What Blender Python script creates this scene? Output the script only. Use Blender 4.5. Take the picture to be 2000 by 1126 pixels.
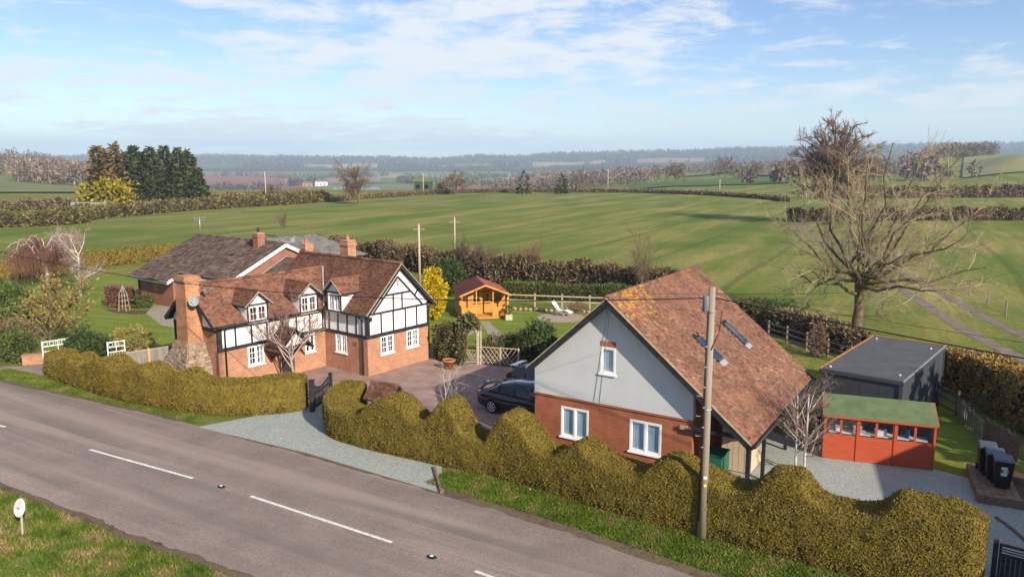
import bpy, math, random
import numpy as np
from mathutils import Vector, Matrix

for _o in list(bpy.data.objects):
    bpy.data.objects.remove(_o)
SC = bpy.context.scene
COL = SC.collection
R = math.radians
# ------------------------------------------------------------------ camera
CAM_F, CAM_H, PITCH = 1480.0, 11.0, math.atan((563 - 322) / 1480.0)
cam_d = bpy.data.cameras.new('camera')
cam_d.sensor_width = 36.0
cam_d.lens = 36.0 * CAM_F / 2000.0
cam_d.clip_start = 0.2
cam_d.clip_end = 30000
cam = bpy.data.objects.new('camera', cam_d)
COL.objects.link(cam)
cam.location = (0, 0, CAM_H)
cam.rotation_euler = (R(90) - PITCH, 0, 0)
SC.camera = cam
# ------------------------------------------------------------------ sun and sky
SUN_AZ, SUN_EL = R(-55.0), R(27.0)        # direction towards the sun, from +x
SUN_DIR = Vector((math.cos(SUN_EL) * math.cos(SUN_AZ), math.cos(SUN_EL) * math.sin(SUN_AZ), math.sin(SUN_EL)))
sun_d = bpy.data.lights.new('sun', 'SUN')
sun_d.energy = 4.3
sun_d.angle = R(0.6)
sun_d.color = (1.0, 0.88, 0.72)
sun = bpy.data.objects.new('sun', sun_d)
COL.objects.link(sun)
sun.location = (30, -40, 40)
sun.rotation_euler = SUN_DIR.to_track_quat('Z', 'Y').to_euler()

world = bpy.data.worlds.new('World')
SC.world = world
world.use_nodes = True
wt = world.node_tree
for n in list(wt.nodes):
    wt.nodes.remove(n)
def wn(t, **k):
    n = wt.nodes.new(t)
    for a, b in k.items():
        setattr(n, a, b)
    return n
def wl(a, b):
    wt.links.new(a, b)
w_out = wn('ShaderNodeOutputWorld')
w_bg = wn('ShaderNodeBackground')
w_bg.inputs['Strength'].default_value = 0.15
sky = wn('ShaderNodeTexSky')
sky.sky_type = 'NISHITA'
sky.sun_disc = False
sky.sun_elevation = SUN_EL
sky.sun_rotation = R(90) - SUN_AZ
sky.altitude = 80
sky.air_density = 1.0
sky.dust_density = 0.15
sky.ozone_density = 3.0
w_tc = wn('ShaderNodeTexCoord')
w_sep = wn('ShaderNodeSeparateXYZ')
wl(w_tc.outputs['Generated'], w_sep.inputs[0])
def wmath(op, a, b=None, clamp=False):
    n = wn('ShaderNodeMath', operation=op)
    n.use_clamp = clamp
    for i, v in enumerate((a, b)):
        if v is None:
            continue
        if isinstance(v, (int, float)):
            n.inputs[i].default_value = v
        else:
            wl(v, n.inputs[i])
    return n.outputs[0]
# cloud sheet: directions projected on a flat layer, so clouds flatten to the horizon
zz = wmath('ADD', wmath('MAXIMUM', w_sep.outputs[2], 0.0), 0.11)
cx = wmath('DIVIDE', w_sep.outputs[0], zz)
cy = wmath('DIVIDE', w_sep.outputs[1], zz)
w_comb = wn('ShaderNodeCombineXYZ')
wl(cx, w_comb.inputs[0]); wl(cy, w_comb.inputs[1]); w_comb.inputs[2].default_value = 3.7
def wnoise(scale, detail, rough, dist, off):
    m = wn('ShaderNodeMapping')
    m.inputs['Location'].default_value = off
    wl(w_comb.outputs[0], m.inputs[0])
    n = wn('ShaderNodeTexNoise')
    n.inputs['Scale'].default_value = scale
    n.inputs['Detail'].default_value = detail
    n.inputs['Roughness'].default_value = rough
    n.inputs['Distortion'].default_value = dist
    wl(m.outputs[0], n.inputs['Vector'])
    return n.outputs['Fac']
def wramp(v, a, b):
    n = wn('ShaderNodeMapRange', interpolation_type='SMOOTHSTEP')
    n.inputs['From Min'].default_value = a
    n.inputs['From Max'].default_value = b
    wl(v, n.inputs['Value'])
    return n.outputs['Result']
big = wnoise(0.55, 3, 0.5, 0.1, (2.9, 1.7, 0))
fine = wnoise(3.0, 8, 0.66, 0.25, (5.2, 2.2, 0))
mix_c = wmath('ADD', wmath('MULTIPLY', big, 0.62), wmath('MULTIPLY', fine, 0.68))
cover = wramp(mix_c, 0.575, 0.76)
cover = wmath('MULTIPLY', cover, 0.9)
# low cloud closes up towards the horizon, all round
lowz = wn('ShaderNodeMapRange', interpolation_type='SMOOTHSTEP')
for _k, _v in (('From Min', 0.10), ('From Max', 0.0), ('To Min', 0.0), ('To Max', 0.62)):
    lowz.inputs[_k].default_value = _v
wl(w_sep.outputs[2], lowz.inputs['Value'])
cover = wmath('MAXIMUM', cover, wmath('MULTIPLY', lowz.outputs['Result'], wramp(wnoise(1.1, 5, 0.6, 0.3, (9.1, 4.2, 0)), 0.30, 0.58)))
w_mix = wn('ShaderNodeMix', data_type='RGBA')
wl(cover, w_mix.inputs['Factor'])
w_hs = wn('ShaderNodeHueSaturation'); w_hs.inputs['Saturation'].default_value = 1.12; w_hs.inputs['Hue'].default_value = 0.517; w_hs.inputs['Value'].default_value = 0.56
wl(sky.outputs[0], w_hs.inputs['Color']); wl(w_hs.outputs[0], w_mix.inputs['A'])
w_mix.inputs['B'].default_value = (3.45, 3.5, 3.55, 1)
wl(w_mix.outputs['Result'], w_bg.inputs['Color'])
wl(w_bg.outputs[0], w_out.inputs[0])

SC.view_settings.view_transform = 'Standard'
SC.view_settings.look = 'None'
SC.view_settings.exposure = 0.87
SC.view_settings.gamma = 1.0
SC.view_settings.use_curve_mapping = False
SC.cycles.max_bounces = 5
SC.cycles.diffuse_bounces = 3
SC.cycles.glossy_bounces = 2
SC.cycles.transparent_max_bounces = 8
SC.cycles.volume_bounces = 1
SC.cycles.use_denoising = True

# ------------------------------------------------------------------ image pixel helpers (pixels to plan positions in metres)
_cp, _sp = math.cos(PITCH), math.sin(PITCH)
def gp(u, v, z=0.0):
    """plan position, at height z, of an image pixel back-projected through the camera"""
    a, b = (u - 1000) / CAM_F, (563 - v) / CAM_F
    d = Vector((a, _cp + b * _sp, -_sp + b * _cp))
    t = (z - CAM_H) / d.z
    return Vector((d.x * t, d.y * t, z))
def height_at(y, v):
    k = (563 - v) / CAM_F
    return CAM_H + y * (k * _cp - _sp) / (_cp + k * _sp)
def u_of(x, y, z=0.0):
    Z = z - CAM_H
    return 1000 + CAM_F * x / (y * _cp - Z * _sp)

# ------------------------------------------------------------------ materials
def new_mat(name):
    m = bpy.data.materials.new(name)
    m.use_nodes = True
    nt = m.node_tree
    b = nt.nodes['Principled BSDF']
    return m, nt, b
def N(nt, t, **k):
    n = nt.nodes.new(t)
    for a, b in k.items():
        setattr(n, a, b)
    return n
def c4(c):
    return (c[0], c[1], c[2], 1.0)
def ramp(nt, src, stops):
    r = N(nt, 'ShaderNodeValToRGB')
    el = r.color_ramp.elements
    while len(el) > 1:
        el.remove(el[-1])
    el[0].position, el[0].color = stops[0][0], c4(stops[0][1])
    for p, c in stops[1:]:
        e = el.new(p)
        e.color = c4(c)
    nt.links.new(src, r.inputs[0])
    return r.outputs[0]
def noise(nt, vec, scale, detail=4, rough=0.55, dist=0.0):
    n = N(nt, 'ShaderNodeTexNoise')
    n.inputs['Scale'].default_value = scale
    n.inputs['Detail'].default_value = detail
    n.inputs['Roughness'].default_value = rough
    n.inputs['Distortion'].default_value = dist
    nt.links.new(vec, n.inputs['Vector'])
    return n.outputs['Fac']
def mixc(nt, fac, a, b, mode='MIX'):
    n = N(nt, 'ShaderNodeMix', data_type='RGBA', blend_type=mode)
    for k, v in (('Factor', fac), ('A', a), ('B', b)):
        s = [i for i in n.inputs if i.name == k and i.enabled][0]
        if isinstance(v, (int, float)):
            s.default_value = v
        elif isinstance(v, (tuple, list)):
            s.default_value = c4(v)
        else:
            nt.links.new(v, s)
    return [o for o in n.outputs if o.enabled][0]
def rot_scale(nt, vec, ang, scale):
    m1 = N(nt, 'ShaderNodeMapping'); m1.inputs['Rotation'].default_value = (0, 0, ang)
    m2 = N(nt, 'ShaderNodeMapping'); m2.inputs['Scale'].default_value = scale
    nt.links.new(vec, m1.inputs[0]); nt.links.new(m1.outputs[0], m2.inputs[0])
    return m2.outputs[0]
def maprange(nt, v, a, b, c=0.0, d=1.0, smooth=True):
    n = N(nt, 'ShaderNodeMapRange')
    if smooth:
        n.interpolation_type = 'SMOOTHSTEP'
    for k, x in (('From Min', a), ('From Max', b), ('To Min', c), ('To Max', d)):
        n.inputs[k].default_value = x
    nt.links.new(v, n.inputs['Value'])
    return n.outputs['Result']
def mathn(nt, op, a, b=None):
    n = N(nt, 'ShaderNodeMath', operation=op)
    for i, v in enumerate((a, b)):
        if v is None:
            continue
        if isinstance(v, (int, float)):
            n.inputs[i].default_value = v
        else:
            nt.links.new(v, n.inputs[i])
    return n.outputs[0]
def island_vary(nt, col, amt, hue=0.0, sat=0.0):
    g = N(nt, 'ShaderNodeNewGeometry')
    rnd = g.outputs['Random Per Island']
    h = N(nt, 'ShaderNodeHueSaturation')
    h.inputs['Value'].default_value = 1
    nt.links.new(maprange(nt, rnd, 0, 1, 1 - amt, 1 + amt, False), h.inputs['Value'])
    if hue:
        r2 = mathn(nt, 'FRACT', mathn(nt, 'MULTIPLY', rnd, 17.3))
        nt.links.new(maprange(nt, r2, 0, 1, 0.5 - hue, 0.5 + hue, False), h.inputs['Hue'])
    if sat:
        r3 = mathn(nt, 'FRACT', mathn(nt, 'MULTIPLY', rnd, 39.7))
        nt.links.new(maprange(nt, r3, 0, 1, 1 - sat, 1 + sat, False), h.inputs['Saturation'])
    nt.links.new(col, h.inputs['Color'])
    return h.outputs['Color']
def coord(nt, kind):
    if kind == 'World':
        return N(nt, 'ShaderNodeNewGeometry').outputs['Position']
    return N(nt, 'ShaderNodeTexCoord').outputs[kind]
def bump(nt, b, h, strength, dist=0.02):
    n = N(nt, 'ShaderNodeBump')
    n.inputs['Strength'].default_value = strength
    n.inputs['Distance'].default_value = dist
    nt.links.new(h, n.inputs['Height'])
    nt.links.new(n.outputs[0], b.inputs['Normal'])
def M(name, stops, scale=4, detail=4, rough=0.8, bmp=0.0, bscale=30, bdist=0.02, island=0.0, hue=0.0, sat=0.0,
      spec=0.3, metal=0.0, kind='Object', speck=None, stretch=None, translucent=0.0):
    """noise coloured surface; stops: list of colours (spread over the noise range) or (pos, colour)"""
    m, nt, b = new_mat(name)
    vec = coord(nt, kind)
    if stretch:
        mp = N(nt, 'ShaderNodeMapping')
        mp.inputs['Scale'].default_value = stretch
        nt.links.new(vec, mp.inputs[0])
        vec = mp.outputs[0]
    if not isinstance(stops[0][1], (tuple, list)):
        k = len(stops)
        stops = [(0.32 + 0.36 * i / max(k - 1, 1), c) for i, c in enumerate(stops)]
    col = ramp(nt, noise(nt, vec, scale, detail), stops)
    if speck:
        f = maprange(nt, noise(nt, vec, speck[0], 3, 0.6), speck[1], speck[2])
        col = mixc(nt, f, col, speck[3])
    if island:
        col = island_vary(nt, col, island, hue, sat)
    nt.links.new(col, b.inputs['Base Color'])
    b.inputs['Roughness'].default_value = rough
    b.inputs['Specular IOR Level'].default_value = spec
    b.inputs['Metallic'].default_value = metal
    if bmp:
        bump(nt, b, noise(nt, vec, bscale, 4, 0.6), bmp, bdist)
    if translucent:
        tr = N(nt, 'ShaderNodeBsdfTranslucent')
        nt.links.new(col, tr.inputs[0])
        mx = N(nt, 'ShaderNodeMixShader')
        mx.inputs[0].default_value = translucent
        nt.links.new(b.outputs[0], mx.inputs[1])
        nt.links.new(tr.outputs[0], mx.inputs[2])
        nt.links.new(mx.outputs[0], nt.nodes['Material Output'].inputs[0])
    return m
def brick_mat(name, cols, mortar, bw=0.225, bh=0.075, ms=0.012, rough=0.85, var=0.35, bmp=0.4):
    m, nt, b = new_mat(name)
    tc = N(nt, 'ShaderNodeTexCoord')
    s = N(nt, 'ShaderNodeSeparateXYZ'); nt.links.new(tc.outputs['Object'], s.inputs[0])
    sn = N(nt, 'ShaderNodeSeparateXYZ'); nt.links.new(tc.outputs['Normal'], sn.inputs[0])
    ax = mathn(nt, 'GREATER_THAN', mathn(nt, 'ABSOLUTE', sn.outputs[0]), 0.5)
    mx = N(nt, 'ShaderNodeMix', data_type='FLOAT')
    nt.links.new(ax, mx.inputs[0]); nt.links.new(s.outputs[0], mx.inputs[2]); nt.links.new(s.outputs[1], mx.inputs[3])
    az = mathn(nt, 'GREATER_THAN', mathn(nt, 'ABSOLUTE', sn.outputs[2]), 0.7)
    my = N(nt, 'ShaderNodeMix', data_type='FLOAT')
    nt.links.new(az, my.inputs[0]); nt.links.new(s.outputs[2], my.inputs[2]); nt.links.new(s.outputs[1], my.inputs[3])
    cb = N(nt, 'ShaderNodeCombineXYZ')
    nt.links.new(mx.outputs[0], cb.inputs[0]); nt.links.new(my.outputs[0], cb.inputs[1])
    br = N(nt, 'ShaderNodeTexBrick')
    br.inputs['Scale'].default_value = 1.0
    br.inputs['Brick Width'].default_value = bw
    br.inputs['Row Height'].default_value = bh
    br.inputs['Mortar Size'].default_value = ms
    br.inputs['Mortar Smooth'].default_value = 0.3
    br.inputs['Bias'].default_value = -0.1
    br.inputs['Color1'].default_value = c4(cols[0])
    br.inputs['Color2'].default_value = c4(cols[1])
    br.inputs['Mortar'].default_value = c4(mortar)
    nt.links.new(cb.outputs[0], br.inputs['Vector'])
    n1 = noise(nt, cb.outputs[0], 1.3, 5, 0.6)
    n2 = noise(nt, cb.outputs[0], 14, 3, 0.6)
    v = mathn(nt, 'ADD', mathn(nt, 'MULTIPLY', n1, 0.6), mathn(nt, 'MULTIPLY', n2, 0.4))
    dark = maprange(nt, v, 0.3, 0.7, 1 - var, 1 + var, False)
    h = N(nt, 'ShaderNodeHueSaturation')
    nt.links.new(dark, h.inputs['Value']); nt.links.new(br.outputs['Color'], h.inputs['Color'])
    nt.links.new(h.outputs[0], b.inputs['Base Color'])
    b.inputs['Roughness'].default_value = rough
    b.inputs['Specular IOR Level'].default_value = 0.25
    if bmp:
        bump(nt, b, mathn(nt, 'SUBTRACT', n2, br.outputs['Fac']), bmp, 0.01)
    return m
def tile_mat(name, stops, lichen=None, lichen_amt=(0.62, 0.7), island=0.3, hue=0.02, moss=None, streak=None):
    """clay tiles: every tile its own tone, plus weathering patches and lichen"""
    m, nt, b = new_mat(name)
    vec = coord(nt, 'Object')
    g = N(nt, 'ShaderNodeNewGeometry')
    col = ramp(nt, g.outputs['Random Per Island'], stops)
    w = maprange(nt, noise(nt, vec, 0.9, 5, 0.65), 0.35, 0.7, 0.68, 1.25, False)
    h = N(nt, 'ShaderNodeHueSaturation')
    nt.links.new(w, h.inputs['Value']); nt.links.new(col, h.inputs['Color'])
    col = h.outputs[0]
    if moss:
        f = maprange(nt, noise(nt, vec, moss[0], 6, 0.7), moss[1], moss[2])
        col = mixc(nt, f, col, moss[3])
    if lichen:
        f = maprange(nt, noise(nt, vec, 5.5, 5, 0.7), lichen_amt[0], lichen_amt[1])
        if streak:      # lichen colony gathers round this point of the roof (object space), radius r
            d = N(nt, 'ShaderNodeVectorMath', operation='DISTANCE')
            d.inputs[1].default_value = streak[0]
            nt.links.new(vec, d.inputs[0])
            near = maprange(nt, d.outputs['Value'], streak[1], 0.3)
            thr = mathn(nt, 'ADD', noise(nt, vec, 4.2, 5, 0.7), mathn(nt, 'MULTIPLY', near, 0.17))
            f = maprange(nt, thr, lichen_amt[0], lichen_amt[1])
        col = mixc(nt, f, col, lichen)
    nt.links.new(col, b.inputs['Base Color'])
    b.inputs['Roughness'].default_value = 0.85
    b.inputs['Specular IOR Level'].default_value = 0.25
    bump(nt, b, noise(nt, vec, 40, 3, 0.6), 0.3, 0.01)
    return m
def glass_mat(name, tint=(0.9, 0.95, 1.0), refl=0.25):
    m, nt, b = new_mat(name)
    nt.nodes.remove(b)
    t = N(nt, 'ShaderNodeBsdfTransparent'); t.inputs[0].default_value = c4(tint)
    g = N(nt, 'ShaderNodeBsdfGlossy'); g.inputs['Roughness'].default_value = 0.03
    g.inputs['Color'].default_value = (0.9, 0.93, 1, 1)
    lw = N(nt, 'ShaderNodeLayerWeight'); lw.inputs[0].default_value = 0.5
    f = mathn(nt, 'ADD', mathn(nt, 'MULTIPLY', mathn(nt, 'POWER', lw.outputs['Facing'], 3.0), 0.6), refl)
    mx = N(nt, 'ShaderNodeMixShader')
    nt.links.new(f, mx.inputs[0]); nt.links.new(t.outputs[0], mx.inputs[1]); nt.links.new(g.outputs[0], mx.inputs[2])
    nt.links.new(mx.outputs[0], nt.nodes['Material Output'].inputs[0])
    return m
def flat(name, c, rough=0.6, spec=0.4, metal=0.0, var=0.12, scale=3.0, bmp=0.0, coat=0.0):
    m = M(name, [tuple(x * (1 - var) for x in c), tuple(min(1, x * (1 + var)) for x in c)], scale, 4, rough, bmp, 40, 0.01, spec=spec, metal=metal)
    if coat:
        m.node_tree.nodes['Principled BSDF'].inputs['Coat Weight'].default_value = coat
    return m

# ------------------------------------------------------------------ objects
def tag(o, label, cat, group=None):
    o['label'] = label
    o['category'] = cat
    if group:
        o['group'] = group
    return o
def thing(name, label, cat, loc=(0, 0, 0), rotz=0.0, group=None):
    o = bpy.data.objects.new(name, None)
    o.empty_display_size = 0.3
    COL.objects.link(o)
    o.location = loc
    o.rotation_euler = (0, 0, rotz)
    return tag(o, label, cat, group)
def link_mesh(name, me, mat, parent=None, kind=None):
    o = bpy.data.objects.new(name, me)
    COL.objects.link(o)
    if mat is not None and len(me.materials) == 0:
        me.materials.append(mat)
    if parent is not None:
        o.parent = parent
    if kind:
        o['kind'] = kind
    return o
def np_mesh(name, V, F, smooth=False):
    """V (n,3); F (m,3) or (m,4) integer array"""
    V = np.asarray(V, np.float32); F = np.asarray(F, np.int32)
    me = bpy.data.meshes.new(name)
    k = F.shape[1]
    me.vertices.add(len(V)); me.vertices.foreach_set('co', V.ravel())
    me.loops.add(F.size); me.loops.foreach_set('vertex_index', F.ravel())
    me.polygons.add(len(F))
    me.polygons.foreach_set('loop_start', np.arange(len(F), dtype=np.int32) * k)
    me.update(calc_edges=True)
    if smooth:
        me.polygons.foreach_set('use_smooth', np.ones(len(F), bool))
    me.validate()
    return me
class MB:
    def __init__(s):
        s.v, s.f = [], []
    def add(s, vs, fs):
        k = len(s.v)
        s.v += [tuple(p) for p in vs]
        s.f += [tuple(i + k for i in f) for f in fs]
        return s
    def box(s, x0, x1, y0, y1, z0, z1):
        return s.add([(x0, y0, z0), (x1, y0, z0), (x1, y1, z0), (x0, y1, z0), (x0, y0, z1), (x1, y0, z1), (x1, y1, z1), (x0, y1, z1)],
                     [(0, 3, 2, 1), (4, 5, 6, 7), (0, 1, 5, 4), (1, 2, 6, 5), (2, 3, 7, 6), (3, 0, 4, 7)])
    def bar(s, p, q, w, h, up=(0, 0, 1)):
        p, q, up = Vector(p), Vector(q), Vector(up)
        a = (q - p).normalized()
        b = a.cross(up)
        if b.length < 1e-4:
            b = a.cross(Vector((0, 1, 0)))
        b.normalize()
        c = b.cross(a).normalized()
        vs = [o + b * (sx * w / 2) + c * (sz * h / 2) for o in (p, q) for sx, sz in ((-1, -1), (1, -1), (1, 1), (-1, 1))]
        return s.add(vs, [(0, 1, 2, 3), (7, 6, 5, 4), (0, 4, 5, 1), (1, 5, 6, 2), (2, 6, 7, 3), (3, 7, 4, 0)])
    def extrude(s, poly, vec):
        n = len(poly)
        vec = Vector(vec)
        a = [Vector(p) for p in poly]
        b = [p + vec for p in a]
        return s.add(a + b, [tuple(range(n))[::-1], tuple(range(n, 2 * n))] + [(i, (i + 1) % n, n + (i + 1) % n, n + i) for i in range(n)])
    def tube(s, pts, rad, n=8, cap=True):
        pts = [Vector(p) for p in pts]
        k = len(pts)
        if not isinstance(rad, (list, tuple)):
            rad = [rad] * k
        vs, fs = [], []
        ref = None
        for i, p in enumerate(pts):
            t = (pts[min(i + 1, k - 1)] - pts[max(i - 1, 0)]).normalized()
            if ref is None:
                ref = t.cross(Vector((0, 0, 1)))
                if ref.length < 1e-3:
                    ref = Vector((1, 0, 0))
            ref = (ref - t * ref.dot(t)).normalized()
            o = t.cross(ref)
            for j in range(n):
                a = 2 * math.pi * j / n
                vs.append(p + (ref * math.cos(a) + o * math.sin(a)) * rad[i])
        for i in range(k - 1):
            for j in range(n):
                fs.append((i * n + j, i * n + (j + 1) % n, (i + 1) * n + (j + 1) % n, (i + 1) * n + j))
        if cap:
            fs.append(tuple(range(n))[::-1])
            fs.append(tuple((k - 1) * n + j for j in range(n)))
        return s.add(vs, fs)
    def lathe(s, prof, n=20, c=(0, 0, 0)):
        vs, fs = [], []
        for r, z in prof:
            for j in range(n):
                a = 2 * math.pi * j / n
                vs.append((c[0] + r * math.cos(a), c[1] + r * math.sin(a), c[2] + z))
        for i in range(len(prof) - 1):
            for j in range(n):
                fs.append((i * n + j, i * n + (j + 1) % n, (i + 1) * n + (j + 1) % n, (i + 1) * n + j))
        fs.append(tuple(range(n))[::-1]); fs.append(tuple((len(prof) - 1) * n + j for j in range(n)))
        return s.add(vs, fs)
    def loft(s, rings, closed=True, caps=True):
        n = len(rings[0])
        vs = [p for r in rings for p in r]
        fs = []
        for i in range(len(rings) - 1):
            for j in range(n if closed else n - 1):
                fs.append((i * n + j, i * n + (j + 1) % n, (i + 1) * n + (j + 1) % n, (i + 1) * n + j))
        if caps:
            fs.append(tuple(range(n))[::-1]); fs.append(tuple((len(rings) - 1) * n + j for j in range(n)))
        return s.add(vs, fs)
    def wall(s, o, du, dn, L, z0, z1, t=0.25, holes=()):
        """wall slab, outer face through o along du; dn outward; holes (a0,a1,z0,z1)"""
        o, du, dn = Vector(o), Vector(du), Vector(dn)
        xs = sorted({0, L} | {h[i] for h in holes for i in (0, 1)})
        for a, b in zip(xs[:-1], xs[1:]):
            if b - a < 1e-4:
                continue
            m = (a + b) / 2
            zs = [(h[2], h[3]) for h in holes if h[0] < m < h[1]]
            cur = z0
            for h0, h1 in sorted(zs) + [(z1, z1)]:
                if h0 > cur + 1e-4:
                    p = [o + du * a + Vector((0, 0, cur)), o + du * b + Vector((0, 0, cur)), o + du * b + Vector((0, 0, h0)), o + du * a + Vector((0, 0, h0))]
                    s.extrude(p, dn * -t)
                cur = max(cur, h1)
        return s
    def mesh(s, name):
        me = bpy.data.meshes.new(name)
        me.from_pydata([tuple(p) for p in s.v], [], s.f)
        me.update()
        return me
    def build(s, name, mat, parent=None, smooth=False, bevel=0.0, kind=None, label=None):
        me = s.mesh(name)
        if smooth:
            me.polygons.foreach_set('use_smooth', np.ones(len(me.polygons), bool))
        import bmesh
        bm = bmesh.new(); bm.from_mesh(me)
        bmesh.ops.recalc_face_normals(bm, faces=bm.faces)
        if bevel:
            bmesh.ops.bevel(bm, geom=list(bm.edges), offset=bevel, segments=1, affect='EDGES', clamp_overlap=True)
        bm.to_mesh(me); bm.free()
        o = link_mesh(name, me, mat, parent, kind)
        if label:
            o['label'] = label
        return o
def copy_tree(o, parent=None):
    c = o.copy()
    COL.objects.link(c)
    c.parent = parent
    for ch in o.children:
        copy_tree(ch, c)
    return c
def lerp(a, b, t):
    return a + (b - a) * t
# ================================================================== terrain, fields, road, yards
COLS_U = [-600, 0, 200, 420, 560, 700, 850, 950, 1000, 1100, 1200, 1330, 1450, 1560, 1700, 1850, 2000, 2600]
DIST = [0, 345, 450, 600, 800, 1200, 1800, 2600, 3400, 4200, 5600, 8000]
ROWS = {   # image pixel rows of the ground at 450 m and beyond, column by column
    -600: [356, 340, 318, 304, 330, 330, 325, 314, 322, 322],
    0:    [357, 344, 322, 309, 330, 330, 320, 312, 318, 321],
    200:  [366, 362, 350, 334, 330, 328, 318, 306, 314, 321],
    420:  [384, 388, 382, 369, 353, 336, 320, 305, 314, 321],
    560:  [384, 387, 381, 368, 353, 336, 320, 308, 314, 321],
    700:  [384, 386, 380, 366, 352, 336, 321, 308, 315, 321],
    850:  [384, 386, 378, 364, 351, 336, 322, 312, 315, 321],
    950:  [382, 384, 375, 363, 350, 336, 320, 305, 314, 321],
    1000: [378, 380, 372, 362, 350, 336, 320, 308, 314, 321],
    1100: [375, 372, 364, 354, 344, 333, 317, 301, 312, 321],
    1200: [371, 364, 354, 345, 339, 329, 313, 300, 310, 320],
    1330: [361, 353, 344, 338, 334, 326, 310, 296, 308, 320],
    1450: [358, 350, 336, 331, 329, 322, 306, 292, 306, 320],
    1560: [354, 346, 333, 327, 325, 318, 302, 290, 305, 320],
    1700: [352, 344, 331, 322, 322, 316, 299, 286, 304, 320],
    1850: [351, 336, 303, 312, 320, 314, 296, 283, 303, 320],
    2000: [340, 304, 304, 318, 320, 314, 295, 282, 303, 320],
    2600: [345, 310, 306, 318, 320, 314, 295, 282, 303, 320]}
_TZ = np.zeros((len(COLS_U), len(DIST)))
for _i, _u in enumerate(COLS_U):
    for _j, _v in enumerate(ROWS[_u]):
        _D = DIST[_j + 2]
        _TZ[_i, _j + 2] = CAM_H + (322 - _v) / CAM_F * _D
def terrain(x, y):
    x = np.asarray(x, float); y = np.asarray(y, float)
    r = np.hypot(x, y)
    az = np.arctan2(x, y)
    az = np.clip(az, -0.95, 0.95)
    D = r * np.cos(np.clip(az, -0.75, 0.75))
    u = 1000 + CAM_F * np.tan(az) * 1.013
    iu = np.interp(u, COLS_U, np.arange(len(COLS_U)))
    i0 = np.clip(np.floor(iu).astype(int), 0, len(COLS_U) - 2); fu = iu - i0
    fu = fu * fu * (3 - 2 * fu)
    jd = np.interp(D, DIST, np.arange(len(DIST)))
    j0 = np.clip(np.floor(jd).astype(int), 0, len(DIST) - 2); fd = jd - j0
    fd = fd * fd * (3 - 2 * fd) * 0.6 + fd * 0.4
    z = (_TZ[i0, j0] * (1 - fu) + _TZ[i0 + 1, j0] * fu) * (1 - fd) + (_TZ[i0, j0 + 1] * (1 - fu) + _TZ[i0 + 1, j0 + 1] * fu) * fd
    far = np.clip((D - 380) / 400, 0, 1)
    z = z + far * (2.2 * np.sin(x / 97.0 + 1.1) * np.cos(y / 133.0) + 1.2 * np.sin((x + y) / 41.0))
    return z

m_field, nt, b = new_mat('field_grass')
pos = coord(nt, 'World')
fvec = rot_scale(nt, pos, R(-62), (0.012, 0.085, 1))
c = ramp(nt, noise(nt, fvec, 1.6, 8, 0.68, 0.4), [(0.36, (0.090, 0.138, 0.020)), (0.48, (0.138, 0.172, 0.030)), (0.55, (0.230, 0.212, 0.060)), (0.65, (0.36, 0.285, 0.115))])
c2 = ramp(nt, noise(nt, pos, 0.045, 5, 0.6), [(0.42, (0.084, 0.140, 0.022)), (0.60, (0.225, 0.212, 0.064))])
c = mixc(nt, 0.42, c, c2)
fleck = maprange(nt, noise(nt, pos, 2.2, 6, 0.7), 0.35, 0.7, 0.72, 1.3, False)
h = N(nt, 'ShaderNodeHueSaturation'); nt.links.new(fleck, h.inputs['Value']); nt.links.new(c, h.inputs['Color'])
nt.links.new(h.outputs[0], b.inputs['Base Color'])
b.inputs['Roughness'].default_value = 0.95; b.inputs['Specular IOR Level'].default_value = 0.1
bump(nt, b, noise(nt, pos, 3.0, 5, 0.7), 0.5, 0.15)
# tramlines: thin wheelings every 12 m in the drilling direction
tl_ = N(nt, 'ShaderNodeSeparateXYZ'); nt.links.new(rot_scale(nt, pos, R(-62), (0.08, 0.083, 1)), tl_.inputs[0])
fr_ = mathn(nt, 'FRACT', mathn(nt, 'ADD', tl_.outputs[1], mathn(nt, 'MULTIPLY', noise(nt, pos, 0.012, 1), 0.5)))
ln_ = maprange(nt, mathn(nt, 'ABSOLUTE', mathn(nt, 'SUBTRACT', fr_, 0.5)), 0.05, 0.02, 0, 0.45)
nt.links.new(mixc(nt, ln_, h.outputs[0], (0.075, 0.085, 0.022)), b.inputs['Base Color'])

# far fields in view get their own sheets further down
angs = np.concatenate([np.arange(-180, -60, 8.0), np.arange(-60, -40, 2.0), np.arange(-40, 40.01, 0.5), np.arange(42, 60, 2.0), np.arange(60, 180, 8.0)])
rad = np.concatenate([[6, 14, 25, 45, 70, 100, 150, 200, 260], np.arange(300, 1000, 20), np.arange(1000, 2000, 50), np.arange(2000, 5000, 120), np.arange(5000, 9600, 400)])
A, RR = np.meshgrid(np.radians(angs), rad, indexing='ij')
X, Y = RR * np.sin(A), RR * np.cos(A)
Z = terrain(X, Y)
na, nr = A.shape
V = np.concatenate([np.stack([X, Y, Z], -1).reshape(-1, 3), [[0, 0, 0]]])
I = np.arange(na * nr).reshape(na, nr)
Fq = np.stack([I[:, :-1], I[:, 1:], np.roll(I, -1, 0)[:, 1:], np.roll(I, -1, 0)[:, :-1]], -1).reshape(-1, 4)
Fq = np.concatenate([Fq, np.stack([np.full(na, na * nr), I[:, 0], np.roll(I, -1, 0)[:, 0], np.full(na, na * nr)], -1)])
me = bpy.data.meshes.new('ground')
me.from_pydata(V.tolist(), [], [tuple(q) if q[0] != q[3] else tuple(q[:3]) for q in Fq.tolist()])
me.polygons.foreach_set('use_smooth', np.ones(len(me.polygons), bool)); me.update()
link_mesh('ground', me, m_field, kind='structure')

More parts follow.
